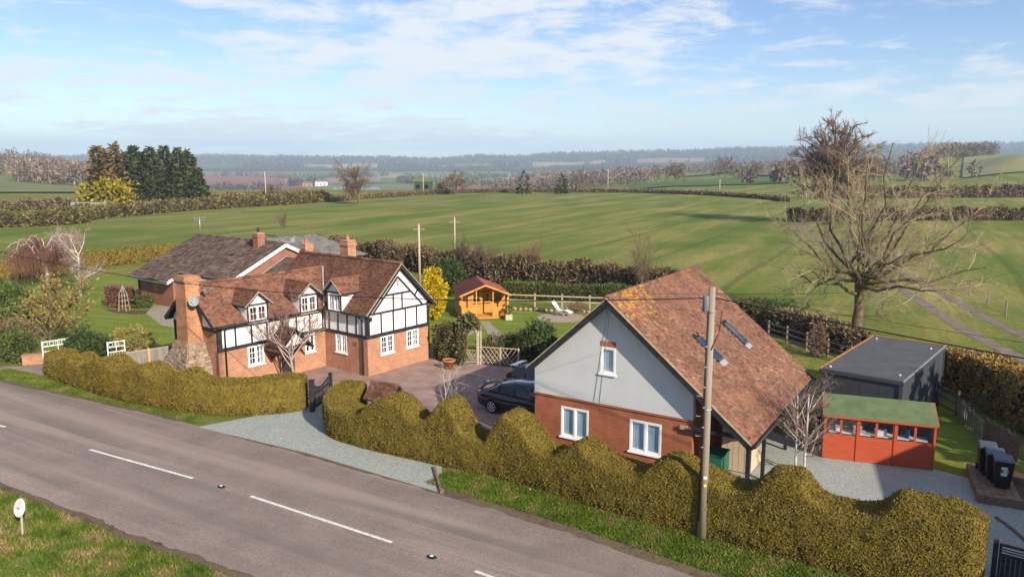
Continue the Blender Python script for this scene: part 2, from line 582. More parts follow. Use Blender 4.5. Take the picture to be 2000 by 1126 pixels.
def sheet(name, pts, z, mat):
    me = bpy.data.meshes.new(name)
    me.from_pydata([(p[0], p[1], z) for p in pts], [], [tuple(range(len(pts)))])
    me.update()
    if me.polygons[0].normal.z < 0:
        me.flip_normals()
    return link_mesh(name, me, mat, kind='structure')
def drape(name, u0, u1, D0, D1, mat, lift=0.5, nu=30, nd=16, skew=0.0):
    uu, dd = np.meshgrid(np.linspace(0, 1, nu), np.linspace(0, 1, nd), indexing='ij')
    D = D0 + (D1 - D0) * dd
    u = u0 + (u1 - u0) * uu + skew * dd
    x, y = (u - 1000) / CAM_F * D, D
    z = terrain(x, y) + lift
    V = np.stack([x, y, z], -1).reshape(-1, 3)
    I = np.arange(nu * nd).reshape(nu, nd)
    F = np.stack([I[:-1, :-1], I[1:, :-1], I[1:, 1:], I[:-1, 1:]], -1).reshape(-1, 4)
    return link_mesh(name, np_mesh(name, V, F, True), mat, kind='structure')
def field_mat(name, a, b2):
    return M(name, [a, b2], 0.03, 5, 0.95, 0, kind='World', spec=0.1)
m_plough = field_mat('ploughed_soil', (0.20, 0.085, 0.055), (0.27, 0.13, 0.085))
m_plough2 = field_mat('ploughed_soil_pale', (0.24, 0.15, 0.10), (0.32, 0.21, 0.14))
m_green1 = field_mat('far_green', (0.060, 0.125, 0.030), (0.10, 0.16, 0.045))
m_green2 = field_mat('far_pasture', (0.13, 0.16, 0.055), (0.20, 0.20, 0.085))
m_wood_floor = field_mat('wood_floor', (0.060, 0.045, 0.030), (0.10, 0.07, 0.045))
m_straw = field_mat('straw_field', (0.27, 0.21, 0.11), (0.36, 0.29, 0.16))
drape('ploughed_field', 380, 600, 1100, 2450, m_plough, 1.0, skew=-30)
drape('ploughed_field', 560, 745, 1500, 2000, m_plough2, 1.2)
drape('ploughed_field', 880, 1010, 820, 1250, m_plough, 1.0)
drape('ploughed_field', 1440, 1580, 640, 900, m_plough, 1.2)
drape('green_field', 375, 480, 2900, 3250, m_green1, 3.5)
drape('green_field', 600, 1000, 2150, 2500, m_green2, 1.5)
drape('green_field', 360, 560, 860, 1080, m_green1, 1.0)
drape('green_field', 600, 860, 900, 1300, m_green2, 1.0)
drape('green_field', 720, 860, 1350, 1800, m_green1, 1.3)
drape('green_field', 1230, 1540, 420, 620, m_green1, 0.6)
drape('green_field', 1330, 1470, 800, 1300, m_green2, 1.3)
drape('green_field', 1870, 2300, 460, 790, field_mat('pale_pasture', (0.20, 0.20, 0.085), (0.27, 0.25, 0.12)), 0.8)
drape('green_field', -200, 180, 300, 620, m_green2, 0.6)
drape('straw_field', 980, 1160, 1500, 2300, m_straw, 1.5)
drape('straw_field', 740, 880, 1900, 2300, m_straw, 1.5)
drape('straw_field', 600, 740, 2950, 3300, m_straw, 3.5)
drape('green_field', 860, 960, 3000, 3350, m_green2, 3.5)
drape('straw_field', 1040, 1180, 2950, 3300, m_straw, 3.5)
drape('ploughed_field', 1240, 1370, 2950, 3300, m_plough2, 3.5)
drape('wooded_slope', -500, 2600, 2700, 4600, m_wood_floor, 2.0, 120, 30)

# ---------------------------------------------------------------- road
def smooth_line(P, n=10):
    P = [Vector((p[0], p[1], 0)) for p in P]
    out = []
    for i in range(len(P) - 1):
        p0, p1, p2, p3 = P[max(i - 1, 0)], P[i], P[i + 1], P[min(i + 2, len(P) - 1)]
        for k in range(n):
            t = k / n
            out.append(0.5 * ((2 * p1) + (p2 - p0) * t + (2 * p0 - 5 * p1 + 4 * p2 - p3) * t * t + (3 * p1 - p0 - 3 * p2 + p3) * t ** 3))
    out.append(P[-1])
    return out
far_edge = smooth_line([(-120, 84.5), (-60, 54.9), (-24.08, 36.63), (-13.33, 30.98), (-2.44, 24.32), (5.16, 19.0), (22, 6.2), (70, -33)], 12)
near_edge = smooth_line([(-120, 76.5), (-56, 45.5), (-17.9, 25.0), (-11.8, 21.5), (-7.2, 19.0), (0.6, 13.9), (17.5, 1.2), (65, -39)], 12)
m_road, nt, b = new_mat('asphalt')
pos = coord(nt, 'World')
c = ramp(nt, noise(nt, pos, 0.6, 5, 0.65), [(0.35, (0.190, 0.150, 0.132)), (0.65, (0.240, 0.190, 0.166))])
rvec = rot_scale(nt, pos, R(30.5), (0.035, 0.75, 1))
c = mixc(nt, maprange(nt, noise(nt, rvec, 1.0, 5, 0.6, 0.2), 0.45, 0.65, 0, 0.7), c, (0.320, 0.250, 0.212))
c = mixc(nt, maprange(nt, noise(nt, rvec, 1.7, 4, 0.6, 0.2), 0.53, 0.70, 0, 0.6), c, (0.150, 0.128, 0.120))
fl = maprange(nt, noise(nt, pos, 22, 4, 0.75), 0.3, 0.72, 0.62, 1.45, False)
h = N(nt, 'ShaderNodeHueSaturation'); nt.links.new(fl, h.inputs['Value']); nt.links.new(c, h.inputs['Color'])
nt.links.new(h.outputs[0], b.inputs['Base Color'])
b.inputs['Roughness'].default_value = 0.85; b.inputs['Specular IOR Level'].default_value = 0.3
bump(nt, b, noise(nt, pos, 60, 3, 0.7), 0.5, 0.01)
rv, rf = [], []
for a, bb in zip(far_edge, near_edge):
    for k in range(7):
        p = a.lerp(bb, k / 6)
        rv.append((p.x, p.y, 0.010 + 0.05 * math.sin(math.pi * k / 6)))
for i in range(len(far_edge) - 1):
    for k in range(6):
        q = i * 7 + k
        rf.append((q, q + 1, q + 8, q + 7))
me = bpy.data.meshes.new('road'); me.from_pydata(rv, [], rf); me.update()
if me.polygons[0].normal.z < 0: me.flip_normals()
link_mesh('road', me, m_road, kind='structure')
# broken white centre line: 6 m dashes, 3 m gaps, each a painted strip of its own
m_paint = M('road_paint', [(0.55, 0.53, 0.48), (0.76, 0.74, 0.69)], 6, 5, 0.7, kind='World', speck=(14, 0.56, 0.68, (0.34, 0.30, 0.27)))
dash_px = [((-150, 794), (10, 833)), ((175, 877), (376, 933)), ((490, 968), (765, 1058)), ((928, 1114), (1330, 1265))]
for k, (p, q) in enumerate(dash_px):
    a, bb = gp(*p, 0.06), gp(*q, 0.06)
    d = (bb - a).normalized(); n_ = Vector((-d.y, d.x, 0)) * 0.055
    mb = MB().extrude([a - n_, bb - n_, bb + n_, a + n_], (0, 0, 0.006))
    o = mb.build('centre_line_dash', m_paint, kind='structure')
# muddy strips where verge and carriageway meet
m_mud = M('verge_mud', [(0.085, 0.060, 0.045), (0.15, 0.11, 0.075), (0.10, 0.10, 0.04)], 1.6, 6, 0.95, 0.8, 9, 0.05, kind='World', spec=0.1)
m_verge = M('verge_grass', [(0.07, 0.11, 0.02), (0.12, 0.16, 0.03), (0.20, 0.16, 0.07)], 1.1, 6, 0.95, 0.8, 9, 0.06, kind='World', spec=0.1)
def strip(name, line, d0, d1, z, mat, i0, i1, wob=0.0, seed=1):
    rr = random.Random(seed)
    vs, fs = [], []
    k = 0
    prev = None
    for i in range(i0, i1):
        t = (line[min(i + 1, len(line) - 1)] - line[max(i - 1, 0)]).normalized()
        nn = Vector((-t.y, t.x, 0))
        for e in range(4):
            p = line[i].lerp(line[min(i + 1, len(line) - 1)], e / 4)
            q_ = i + e / 4
            wv = lambda ph: wob * (math.sin(q_ * 1.3 + ph + seed) + 0.7 * math.sin(q_ * 3.1 + 2 * ph) + 0.5 * math.sin(q_ * 6.7 + ph * 3)) * 0.7
            a = p + nn * (d0 + wv(0.3)); bb = p + nn * (d1 + wv(2.1))
            vs += [(a.x, a.y, z), (bb.x, bb.y, z)]
    n = len(vs) // 2
    fs = [(2 * i, 2 * i + 1, 2 * i + 3, 2 * i + 2) for i in range(n - 1)]
    me = bpy.data.meshes.new(name); me.from_pydata(vs, [], fs); me.update()
    if me.polygons[0].normal.z < 0: me.flip_normals()
    return link_mesh(name, me, mat, kind='structure')
strip('verge', far_edge, -0.3, 2.6, 0.004, m_verge, 6, 80, 0.05, 2)
sheet('verge', [(p.x, p.y) for p in near_edge[8:76]] + [(30, -45), (-75, 30)], 0.004, m_verge)
strip('verge_edge', far_edge, -0.12, 0.42, 0.013, m_mud, 38, 80, 0.10, 4)
strip('verge_edge', far_edge, -0.05, 0.22, 0.013, m_mud, 14, 35, 0.07, 5)
strip('verge_edge', near_edge, -0.22, 0.08, 0.013, m_mud, 14, 80, 0.06, 6)

# ---------------------------------------------------------------- yards, lawns, paths
m_gravel = M('gravel', [(0.19, 0.215, 0.205), (0.32, 0.345, 0.325), (0.50, 0.52, 0.48)], 26, 5, 0.9, 1.0, 34, 0.03, kind='World', speck=(0.5, 0.5, 0.75, (0.30, 0.32, 0.30)))
m_pave = brick_mat('block_paving', ((0.335, 0.225, 0.190), (0.260, 0.185, 0.165)), (0.18, 0.135, 0.118), 0.2, 0.1, 0.008, 0.85, 0.4, 0.4)
m_lawn, nt, b = new_mat('lawn')
pos = coord(nt, 'World')
lvec = rot_scale(nt, pos, R(20), (0.25, 1.3, 1))
c = ramp(nt, noise(nt, lvec, 0.9, 6, 0.6, 0.3), [(0.35, (0.115, 0.165, 0.024)), (0.55, (0.158, 0.205, 0.032)), (0.72, (0.225, 0.235, 0.056))])
fl = maprange(nt, noise(nt, pos, 5, 5, 0.7), 0.3, 0.7, 0.75, 1.25, False)
h = N(nt, 'ShaderNodeHueSaturation'); nt.links.new(fl, h.inputs['Value']); nt.links.new(c, h.inputs['Color'])
nt.links.new(h.outputs[0], b.inputs['Base Color'])
b.inputs['Roughness'].default_value = 0.95; b.inputs['Specular IOR Level'].default_value = 0.1
bump(nt, b, noise(nt, pos, 14, 4, 0.7), 0.6, 0.05)
m_soil = M('garden_soil', [(0.07, 0.045, 0.03), (0.14, 0.095, 0.06)], 2.5, 6, 0.95, 0.9, 12, 0.05, kind='World', spec=0.1)
m_slab = M('path_slabs', [(0.24, 0.21, 0.17), (0.33, 0.29, 0.23)], 3, 5, 0.9, 0.4, 20, 0.02, kind='World')
m_pebble = M('pebbles', [(0.25, 0.19, 0.15), (0.42, 0.33, 0.27)], 14, 5, 0.9, 0.8, 20, 0.03, kind='World')
P2 = lambda *px: [gp(u, v) for u, v in px]
sheet('lawn', [(-52, 60), (-48, 48), (-26.5, 41.8), (-15.5, 39.5), (-10, 48), (-8, 56), (-20, 76), (-49, 74)], 0.006, m_lawn)
sheet('lawn', [(-10.5, 62), (-6, 42.6), (8, 41), (16, 40), (13, 64.5), (0, 66)], 0.006, m_lawn)
sheet('lawn', [(15.2, 25.5), (17.5, 25.5), (23.5, 33), (21, 41), (14, 40), (10.5, 34), (12.5, 31)], 0.006, m_lawn)
sheet('tarmac_entrance', [gp(-300, 722), gp(0, 716), gp(92, 712), gp(110, 745), gp(62, 764), (-60, 53), (-60, 62)], 0.008, m_road)
sheet('block_paved_drive', [(-9.6, 33.4), (-15.6, 35.6), (-16.4, 40), (-4.2, 43.6), (2.2, 42.0), (8.0, 38.4), (3.5, 32.5), (0.9, 28.4), (-3.5, 28.2), (-6.2, 30.2)], 0.008, m_pave)
sheet('gravel_entrance', [gp(386, 834), gp(500, 812), (-9.3, 33.7), (-7.7, 34.2), (-5.5, 29.6), (-2.3, 27.3), gp(862, 905), gp(866, 964), gp(600, 885)], 0.018, m_gravel)
sheet('gravel_yard', [(3, 24), (5, 23), (10, 19), (18.5, 13), (21, 17), (17.6, 24.2), (15.4, 26.4), (15.2, 27.5), (11.6, 29), (9.5, 33.0), (6, 30)], 0.012, m_gravel)
# ================================================================== materials for buildings and things
m_brick = brick_mat('red_brick', ((0.43, 0.180, 0.090), (0.34, 0.130, 0.068)), (0.38, 0.29, 0.22))
m_brick_old = brick_mat('old_orange_brick', ((0.44, 0.175, 0.065), (0.32, 0.115, 0.05)), (0.36, 0.26, 0.18), var=0.5)
m_brick_bung = brick_mat('brown_red_brick', ((0.31, 0.105, 0.060), (0.24, 0.08, 0.05)), (0.27, 0.19, 0.14))
m_brick_ann = brick_mat('orange_brick', ((0.37, 0.115, 0.052), (0.30, 0.090, 0.042)), (0.27, 0.15, 0.10), ms=0.009, var=0.3)
m_white = M('white_render', [(0.70, 0.70, 0.69), (0.80, 0.80, 0.78)], 1.2, 5, 0.85, 0.15, 30, 0.01)
m_render = M('pale_render', [(0.50, 0.515, 0.52), (0.55, 0.565, 0.57)], 0.9, 6, 0.9, 0.25, 60, 0.01, speck=(1.6, 0.56, 0.85, (0.44, 0.45, 0.45)))
m_black = M('black_timber', [(0.014, 0.015, 0.018), (0.035, 0.035, 0.04)], 6, 4, 0.6, 0.4, 25, 0.01, stretch=(1, 1, 1))
m_pvc = flat('white_frame', (0.80, 0.80, 0.80), 0.4, 0.5, var=0.04)
m_glass = glass_mat('window_glass', refl=0.12)
m_glass_dark = glass_mat('skylight_glass', (0.35, 0.38, 0.42), 0.18)
m_curtain = M('curtain', [(0.45, 0.45, 0.42), (0.65, 0.64, 0.60)], 14, 2, 0.9, stretch=(1, 1, 0.05))
m_blind = M('vertical_blind', [(0.50, 0.62, 0.68), (0.68, 0.78, 0.84)], 18, 2, 0.8, stretch=(1, 1, 0.02))
m_dark_in = flat('room_dark', (0.03, 0.028, 0.026), 0.95, 0.1)
m_tile_cot = tile_mat('clay_tile_cottage', [(0.0, (0.115, 0.050, 0.036)), (0.35, (0.165, 0.072, 0.046)), (0.7, (0.215, 0.10, 0.062)), (1.0, (0.19, 0.11, 0.08))],
                      (0.42, 0.22, 0.035), (0.66, 0.74), moss=(2.2, 0.58, 0.75, (0.10, 0.07, 0.05)))
m_tile_ann = tile_mat('clay_tile_annexe', [(0.0, (0.135, 0.066, 0.047)), (0.3, (0.190, 0.088, 0.057)), (0.7, (0.225, 0.108, 0.068)), (0.95, (0.20, 0.122, 0.088)), (1.0, (0.26, 0.19, 0.15))],
                      (0.44, 0.225, 0.035), (0.65, 0.75), moss=(1.4, 0.56, 0.74, (0.135, 0.080, 0.052)), streak=((3.15, 1.2, 6.35), 3.4))
m_tile_bung = tile_mat('concrete_tile', [(0.0, (0.098, 0.066, 0.052)), (0.5, (0.150, 0.104, 0.082)), (1.0, (0.205, 0.148, 0.118))],
                       (0.30, 0.28, 0.23), (0.63, 0.70), moss=(1.6, 0.55, 0.8, (0.10, 0.075, 0.05)))
m_slate = tile_mat('slate', [(0.0, (0.11, 0.105, 0.105)), (1.0, (0.17, 0.16, 0.155))])
m_lead = flat('lead_flashing', (0.30, 0.31, 0.33), 0.5, 0.4, var=0.2)
m_mortar = M('verge_mortar', [(0.28, 0.22, 0.16), (0.42, 0.35, 0.27)], 6, 4, 0.9, speck=(8, 0.55, 0.65, (0.48, 0.28, 0.05)))
m_stone = None
m_wood_fence = M('weathered_boards', [(0.17, 0.145, 0.13), (0.27, 0.235, 0.21)], 5, 5, 0.9, 0.4, 30, 0.01, stretch=(1, 1, 0.12), island=0.15)
m_wood_new = M('new_post', [(0.42, 0.27, 0.13), (0.52, 0.34, 0.17)], 6, 4, 0.85, stretch=(1, 1, 0.1))
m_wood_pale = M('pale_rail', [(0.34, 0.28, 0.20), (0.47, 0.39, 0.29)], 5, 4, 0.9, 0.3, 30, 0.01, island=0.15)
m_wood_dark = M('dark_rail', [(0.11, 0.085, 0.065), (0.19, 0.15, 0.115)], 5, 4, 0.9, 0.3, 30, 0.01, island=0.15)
m_sleeper = M('oak_sleeper', [(0.13, 0.085, 0.055), (0.24, 0.165, 0.115)], 4, 6, 0.9, 0.6, 20, 0.02, stretch=(1, 1, 4), island=0.15)
m_cedar = M('orange_cladding', [(0.44, 0.185, 0.035), (0.56, 0.26, 0.055)], 5, 4, 0.7, 0.2, 25, 0.01, island=0.12, stretch=(0.3, 0.3, 6))
m_cedar2 = M('orange_post', [(0.50, 0.23, 0.045), (0.62, 0.31, 0.07)], 5, 4, 0.7, 0.2, 25, 0.01, island=0.1)
m_redpaint = M('red_boards', [(0.36, 0.060, 0.022), (0.46, 0.085, 0.032)], 5, 4, 0.65, 0.2, 30, 0.01, island=0.08, stretch=(0.4, 0.4, 5))
m_felt = M('green_felt', [(0.085, 0.125, 0.062), (0.135, 0.175, 0.09)], 2.2, 6, 0.95, 0.5, 70, 0.01, spec=0.15)
m_felt_red = M('red_shingle', [(0.27, 0.070, 0.050), (0.35, 0.105, 0.075)], 6, 5, 0.9, 0.4, 50, 0.01, island=0.2)
m_anthracite = flat('anthracite_steel', (0.052, 0.060, 0.072), 0.45, 0.4, var=0.12)
m_anthracite2 = flat('anthracite_roof', (0.085, 0.088, 0.094), 0.7, 0.3, var=0.14, scale=1.5)
m_rust = M('rusty_edge', [(0.30, 0.12, 0.035), (0.42, 0.18, 0.06)], 4, 4, 0.8)
m_plastic_black = flat('black_plastic', (0.010, 0.011, 0.013), 0.45, 0.4, var=0.15)
m_plastic_lid = flat('grey_lid', (0.055, 0.075, 0.095), 0.38, 0.5, var=0.12)
m_green_box = flat('green_enamel', (0.018, 0.125, 0.070), 0.45, 0.4, var=0.12)
m_beige = flat('beige_boards', (0.52, 0.42, 0.30), 0.7, 0.3, var=0.06)
m_metal = flat('galvanised', (0.45, 0.46, 0.47), 0.4, 0.5, 0.6, var=0.15)
m_wire = flat('black_cable', (0.012, 0.012, 0.013), 0.6, 0.3)
m_carpaint = flat('navy_black_paint', (0.004, 0.006, 0.012), 0.22, 0.5, var=0.05, coat=0.8)
m_tyre = flat('tyre', (0.015, 0.015, 0.015), 0.9, 0.2)
m_alloy = flat('alloy', (0.62, 0.63, 0.65), 0.3, 0.5, 0.7, var=0.05)
m_carglass = flat('car_glass', (0.006, 0.009, 0.013), 0.05, 0.6, var=0.02)
m_redlens = flat('red_lens', (0.35, 0.01, 0.01), 0.2, 0.5, var=0.05)
m_terra = flat('terracotta', (0.42, 0.165, 0.075), 0.85, 0.2, var=0.14, scale=6)
m_pole = M('pole_timber', [(0.22, 0.185, 0.145), (0.33, 0.285, 0.23)], 7, 5, 0.9, 0.5, 40, 0.01, stretch=(1, 1, 0.05), speck=(1.2, 0.5, 0.7, (0.22, 0.19, 0.075)))
m_signwhite = flat('sign_back', (0.66, 0.67, 0.66), 0.6, 0.3, var=0.08)
m_reddoor = flat('red_door_paint', (0.55, 0.060, 0.022), 0.5, 0.4, var=0.05)
m_canvas = flat('sling_fabric', (0.62, 0.62, 0.58), 0.8, 0.3, var=0.06)
m_yellow = flat('yellow_plate', (0.75, 0.55, 0.03), 0.5, 0.3, var=0.05)
# ragged stone
m_stone, nt, b = new_mat('rubble_stone')
vec = coord(nt, 'Object')
g = N(nt, 'ShaderNodeNewGeometry')
c = ramp(nt, g.outputs['Random Per Island'], [(0.0, (0.20, 0.125, 0.085)), (0.5, (0.30, 0.21, 0.145)), (1.0, (0.38, 0.30, 0.22))])
c = mixc(nt, maprange(nt, noise(nt, vec, 5, 5, 0.7), 0.4, 0.65, 0, 0.5), c, (0.40, 0.33, 0.24))
nt.links.new(c, b.inputs['Base Color']); b.inputs['Roughness'].default_value = 0.92; b.inputs['Specular IOR Level'].default_value = 0.2
bump(nt, b, noise(nt, vec, 16, 5, 0.7), 0.8, 0.03)
# ================================================================== building helpers
def roof_tiles(parent, name, mat, o, du, ds, L, S, tw=0.165, gauge=0.1, thick=0.022, seed=0, sag=0.0, keep=None, kind='stuff'):
    """one plane of overlapping tiles: o = lower left corner, du along the eave, ds up the slope"""
    rg = np.random.default_rng(seed)
    o, du, ds = np.array(o, float), np.array(du, float), np.array(ds, float)
    du /= np.linalg.norm(du); ds /= np.linalg.norm(ds)
    n = np.cross(du, ds)
    if n[2] < 0: n = -n
    nr, nc = int(math.ceil(S / gauge)), int(math.ceil(L / tw)) + 1
    r, c = np.meshgrid(np.arange(nr), np.arange(nc), indexing='ij')
    r = r.ravel(); c = c.ravel()
    a0 = (c + 0.5 * (r % 2) - 0.5) * tw + rg.normal(0, 0.004, len(r))
    a1 = a0 + tw * 0.965
    a0 = np.clip(a0, 0, L); a1 = np.clip(a1, 0, L)
    ok = (a1 - a0) > 0.02
    s0 = r * gauge + rg.normal(0, 0.004, len(r))
    s1 = np.minimum(s0 + gauge * 1.25, S)
    if keep is not None:
        mid = o + du * ((a0 + a1) / 2)[:, None] + ds * s0[:, None]
        ok &= keep(mid)
    a0, a1, s0, s1 = a0[ok], a1[ok], s0[ok], s1[ok]
    k = len(a0)
    lift = thick + rg.normal(0, thick * 0.16, k) + (rg.random(k) < 0.02) * thick * 0.7
    tilt = rg.normal(0, thick * 0.12, k)
    def sg(a):
        return -sag * np.sin(np.pi * np.clip(a / L, 0, 1))
    def P(a, s, hh):
        return o + du * a[:, None] + ds * s[:, None] + n * (hh + sg(a))[:, None]
    z = np.zeros(k)
    V = np.stack([P(a0, s0, z + 0.002), P(a1, s0, z + 0.002), P(a1, s0, lift + tilt), P(a0, s0, lift - tilt), P(a1, s1, z + 0.003), P(a0, s1, z + 0.003)], 1)
    F = np.array([[0, 1, 2, 3], [3, 2, 4, 5]])[None] + (np.arange(k) * 6)[:, None, None]
    return link_mesh(name, np_mesh(name, V.reshape(-1, 3), F.reshape(-1, 4)), mat, parent, kind)
def ridge_tiles(parent, p, q, mat, r=0.11, step=0.42, sag=0.0, seed=0):
    p, q = Vector(p), Vector(q)
    L = (q - p).length
    k = int(L / step)
    d = (q - p).normalized()
    side = d.cross(Vector((0, 0, 1))).normalized()
    rr = random.Random(seed)
    mb = MB()
    for i in range(k):
        a = p + d * (L * i / k); b2 = p + d * (L * (i + 1.03) / k)
        dz = -sag * math.sin(math.pi * (i + 0.5) / k) + rr.uniform(-0.008, 0.008)
        rings = []
        for o_, s_ in ((a, 1.0), (b2, 0.93)):
            rings.append([o_ + side * (math.cos(t) * r * s_) + Vector((0, 0, math.sin(t) * r * s_ * 0.9 + dz - 0.03)) for t in np.linspace(-0.25, math.pi + 0.25, 7)])
        mb.loft(rings)
    return mb.build('ridge_tiles', mat, parent, kind='stuff')
def window(parent, o, du, dn, w, h, cas=2, nx=2, nz=3, name='window', curtain=0.25, blind=False, frame=0.055, mat=None, sill=True, gap=0.0):
    """o lower left corner on the outer wall face"""
    o, du, dn = Vector(o), Vector(du), Vector(dn)
    up = Vector((0, 0, 1))
    mat = mat or m_pvc
    P = lambda a, z, d: o + du * a + up * z + dn * d
    mb = MB()
    def rect(a0, a1, z0, z1, d0, d1):
        mb.extrude([P(a0, z0, d0), P(a1, z0, d0), P(a1, z1, d0), P(a0, z1, d0)], dn * (d1 - d0))
    f = frame
    rect(0, w, 0, f, -0.07, 0.012); rect(0, w, h - f, h, -0.07, 0.012)
    rect(0, f, f, h - f, -0.07, 0.012); rect(w - f, w, f, h - f, -0.07, 0.012)
    cw = (w - 2 * f) / cas
    for i in range(1, cas):
        rect(f + cw * i - f * 0.6, f + cw * i + f * 0.6, f, h - f, -0.068, 0.016)
    for i in range(cas):
        a0 = f + cw * i + (f * 0.6 if i else 0); a1 = f + cw * (i + 1) - (f * 0.6 if i < cas - 1 else 0)
        g = 0.035
        rect(a0, a0 + g, f, h - f, -0.06, 0.004); rect(a1 - g, a1, f, h - f, -0.06, 0.004)
        rect(a0 + g, a1 - g, f, f + g, -0.06, 0.004); rect(a0 + g, a1 - g, h - f - g, h - f, -0.06, 0.004)
        for k in range(1, nx):
            x = lerp(a0 + g, a1 - g, k / nx); rect(x - 0.012, x + 0.012, f + g, h - f - g, -0.05, -0.012)
        for k in range(1, nz):
            z = lerp(f + g, h - f - g, k / nz); rect(a0 + g, a1 - g, z - 0.012, z + 0.012, -0.049, -0.013)
    wo = mb.build(name, mat, parent)
    for i in range(cas):
        a0 = f + cw * i + f * 0.3 + 0.02; a1 = f + cw * (i + 1) - f * 0.3 - 0.02
        pm = MB().add([P(a0, f, -0.032), P(a1, f, -0.032), P(a1, h - f, -0.032), P(a0, h - f, -0.032)], [(0, 1, 2, 3)])
        pm.build('pane', m_glass, wo)
    if blind:
        mb = MB()
        k = int(w / 0.09)
        for i in range(k):
            a = w * (i + 0.5) / k
            ca = 0.045 * 1.0
            mb.extrude([P(a - ca * 1.2, 0.04, -0.095), P(a + ca * 1.2, 0.04, -0.075), P(a + ca * 1.2, h - 0.03, -0.075), P(a - ca * 1.2, h - 0.03, -0.095)], dn * 0.003)
        mb.build('blind', m_blind, wo)
    elif curtain:
        for s in (0, 1):
            mb = MB()
            k = 5
            a0, a1 = (0.02, curtain * w) if s == 0 else (w - curtain * w, w - 0.02)
            for i in range(k):
                x0, x1 = lerp(a0, a1, i / k), lerp(a0, a1, (i + 1) / k)
                mb.extrude([P(x0, 0.02, -0.15 - 0.03 * (i % 2)), P(x1, 0.02, -0.15 - 0.03 * ((i + 1) % 2)), P(x1, h - 0.02, -0.15 - 0.03 * ((i + 1) % 2)), P(x0, h - 0.02, -0.15 - 0.03 * (i % 2))], dn * -0.01)
            mb.build('curtain', m_curtain, wo)
    if sill:
        mb = MB()
        mb.extrude([P(-0.05, -0.06, -0.02), P(w + 0.05, -0.06, -0.02), P(w + 0.05, -0.003, -0.02), P(-0.05, -0.003, -0.02)], dn * 0.09)
        mb.build('sill', mat, wo)
    return wo
def beams(parent, lst, o, du, dn, mat, depth=0.03):
    """lst of (a0,z0,a1,z1,width) timbers in the plane of a wall"""
    o, du, dn = Vector(o), Vector(du), Vector(dn)
    for i, (a0, z0, a1, z1, w) in enumerate(lst):
        p = o + du * a0 + Vector((0, 0, z0)); q = o + du * a1 + Vector((0, 0, z1))
        d = depth + 0.0025 * (i % 3)
        MB().bar(p + dn * (d / 2 - 0.04), q + dn * (d / 2 - 0.04), d + 0.08, w, up=(q - p).cross(dn)).build('beam', mat, parent)
def pipe(parent, pts, r, mat, name='downpipe', n=8):
    return MB().tube(pts, r, n).build(name, mat, parent, True)

# ================================================================== timber framed cottage
TH = R(38.1)
P0 = gp(720, 735)
ER = Vector((math.sin(TH), math.cos(TH), 0)); EL = Vector((-math.cos(TH), math.sin(TH), 0))
ROT = R(90) - TH
X1, Y1, Z1 = Vector((1, 0, 0)), Vector((0, 1, 0)), Vector((0, 0, 1))
cot = thing('timber_framed_cottage', 'black and white timber framed cottage on red brick with dormer windows', 'house', P0, ROT)
W_, LEN = 4.5, 8.3
# --- east block walls
hg = [(0.9, 1.84, 1.0, 2.0), (2.79, 3.72, 1.0, 2.0)]
MB().wall((0, 0, 0), X1, -Y1, W_, 0, 2.05, 0.25, hg).build('brick_wall', m_brick, cot)
hl = [(8.3 - 2.6, 8.3 - 1.67, 0.98, 1.97)]
MB().wall((0, LEN, 0), -Y1, -X1, LEN - 0.25, 0, 2.05, 0.25, hl).build('brick_wall', m_brick, cot)
MB().wall((W_, 0.25, 0), Y1, X1, LEN - 0.25, 0, 3.45, 0.25).build('brick_wall', m_brick, cot)
MB().wall((W_ - 0.25, LEN, 0), -X1, Y1, W_ - 0.5, 0, 3.45, 0.25).extrude([(0.25, LEN, 3.45), (W_ - 0.25, LEN, 3.45), (2.25, LEN, 5.55)], (0, -0.2, 0)).build('back_gable', m_brick, cot)
mb = MB().extrude([(0, -0.02, 2.05), (W_, -0.02, 2.05), (W_, -0.02, 3.45), (2.25, -0.02, 5.6), (0, -0.02, 3.45)], (0, 0.22, 0))
mb.build('rendered_gable', m_white, cot)
MB().wall((-0.02, 3.48, 0), -Y1, -X1, 3.28, 2.05, 3.42, 0.2).build('rendered_wall', m_white, cot)
MB().wall((0.02, LEN - 0.2, 0), -Y1, -X1, LEN - 3.9, 2.05, 3.42, 0.2).build('rendered_wall', m_white, cot)
gb = [(0, 2.1, 4.5, 2.1, 0.2), (0, 3.28, 4.5, 3.28, 0.11), (0.07, 2.2, 0.07, 3.45, 0.16), (4.43, 2.2, 4.43, 3.4, 0.12)]
gb += [(x, 2.2, x, 3.23, 0.09) for x in (0.95, 1.82, 2.72, 3.58)]
gb += [(0.42, 3.33, 2.22, 5.06, 0.11), (2.22, 5.06, 4.02, 3.33, 0.11), (1.30, 4.16, 3.15, 4.16, 0.10), (1.85, 3.33, 1.85, 4.12, 0.09), (2.50, 3.33, 2.50, 4.12, 0.09),
       (1.10, 3.98, 0.88, 4.20, 0.09), (3.45, 3.87, 3.72, 4.22, 0.09)]
beams(cot, gb, (0, -0.02, 0), X1, -Y1, m_black)
lb = [(0, 2.1, 3.46, 2.1, 0.16)] + [(a, 2.18, a, 3.4, 0.085) for a in (0.05, 0.82, 1.55, 2.3, 3.05, 3.4)]
beams(cot, lb, (-0.02, 0.0, 0), Y1, -X1, m_black)
window(cot, (0.9, 0, 1.0), X1, -Y1, 0.94, 1.0, 2, 2, 3, curtain=0.0)
window(cot, (2.79, 0, 1.0), X1, -Y1, 0.93, 1.0, 2, 2, 3, curtain=0.2)
window(cot, (0, 2.6, 0.98), -Y1, -X1, 0.93, 0.99, 2, 2, 3, curtain=0.3)
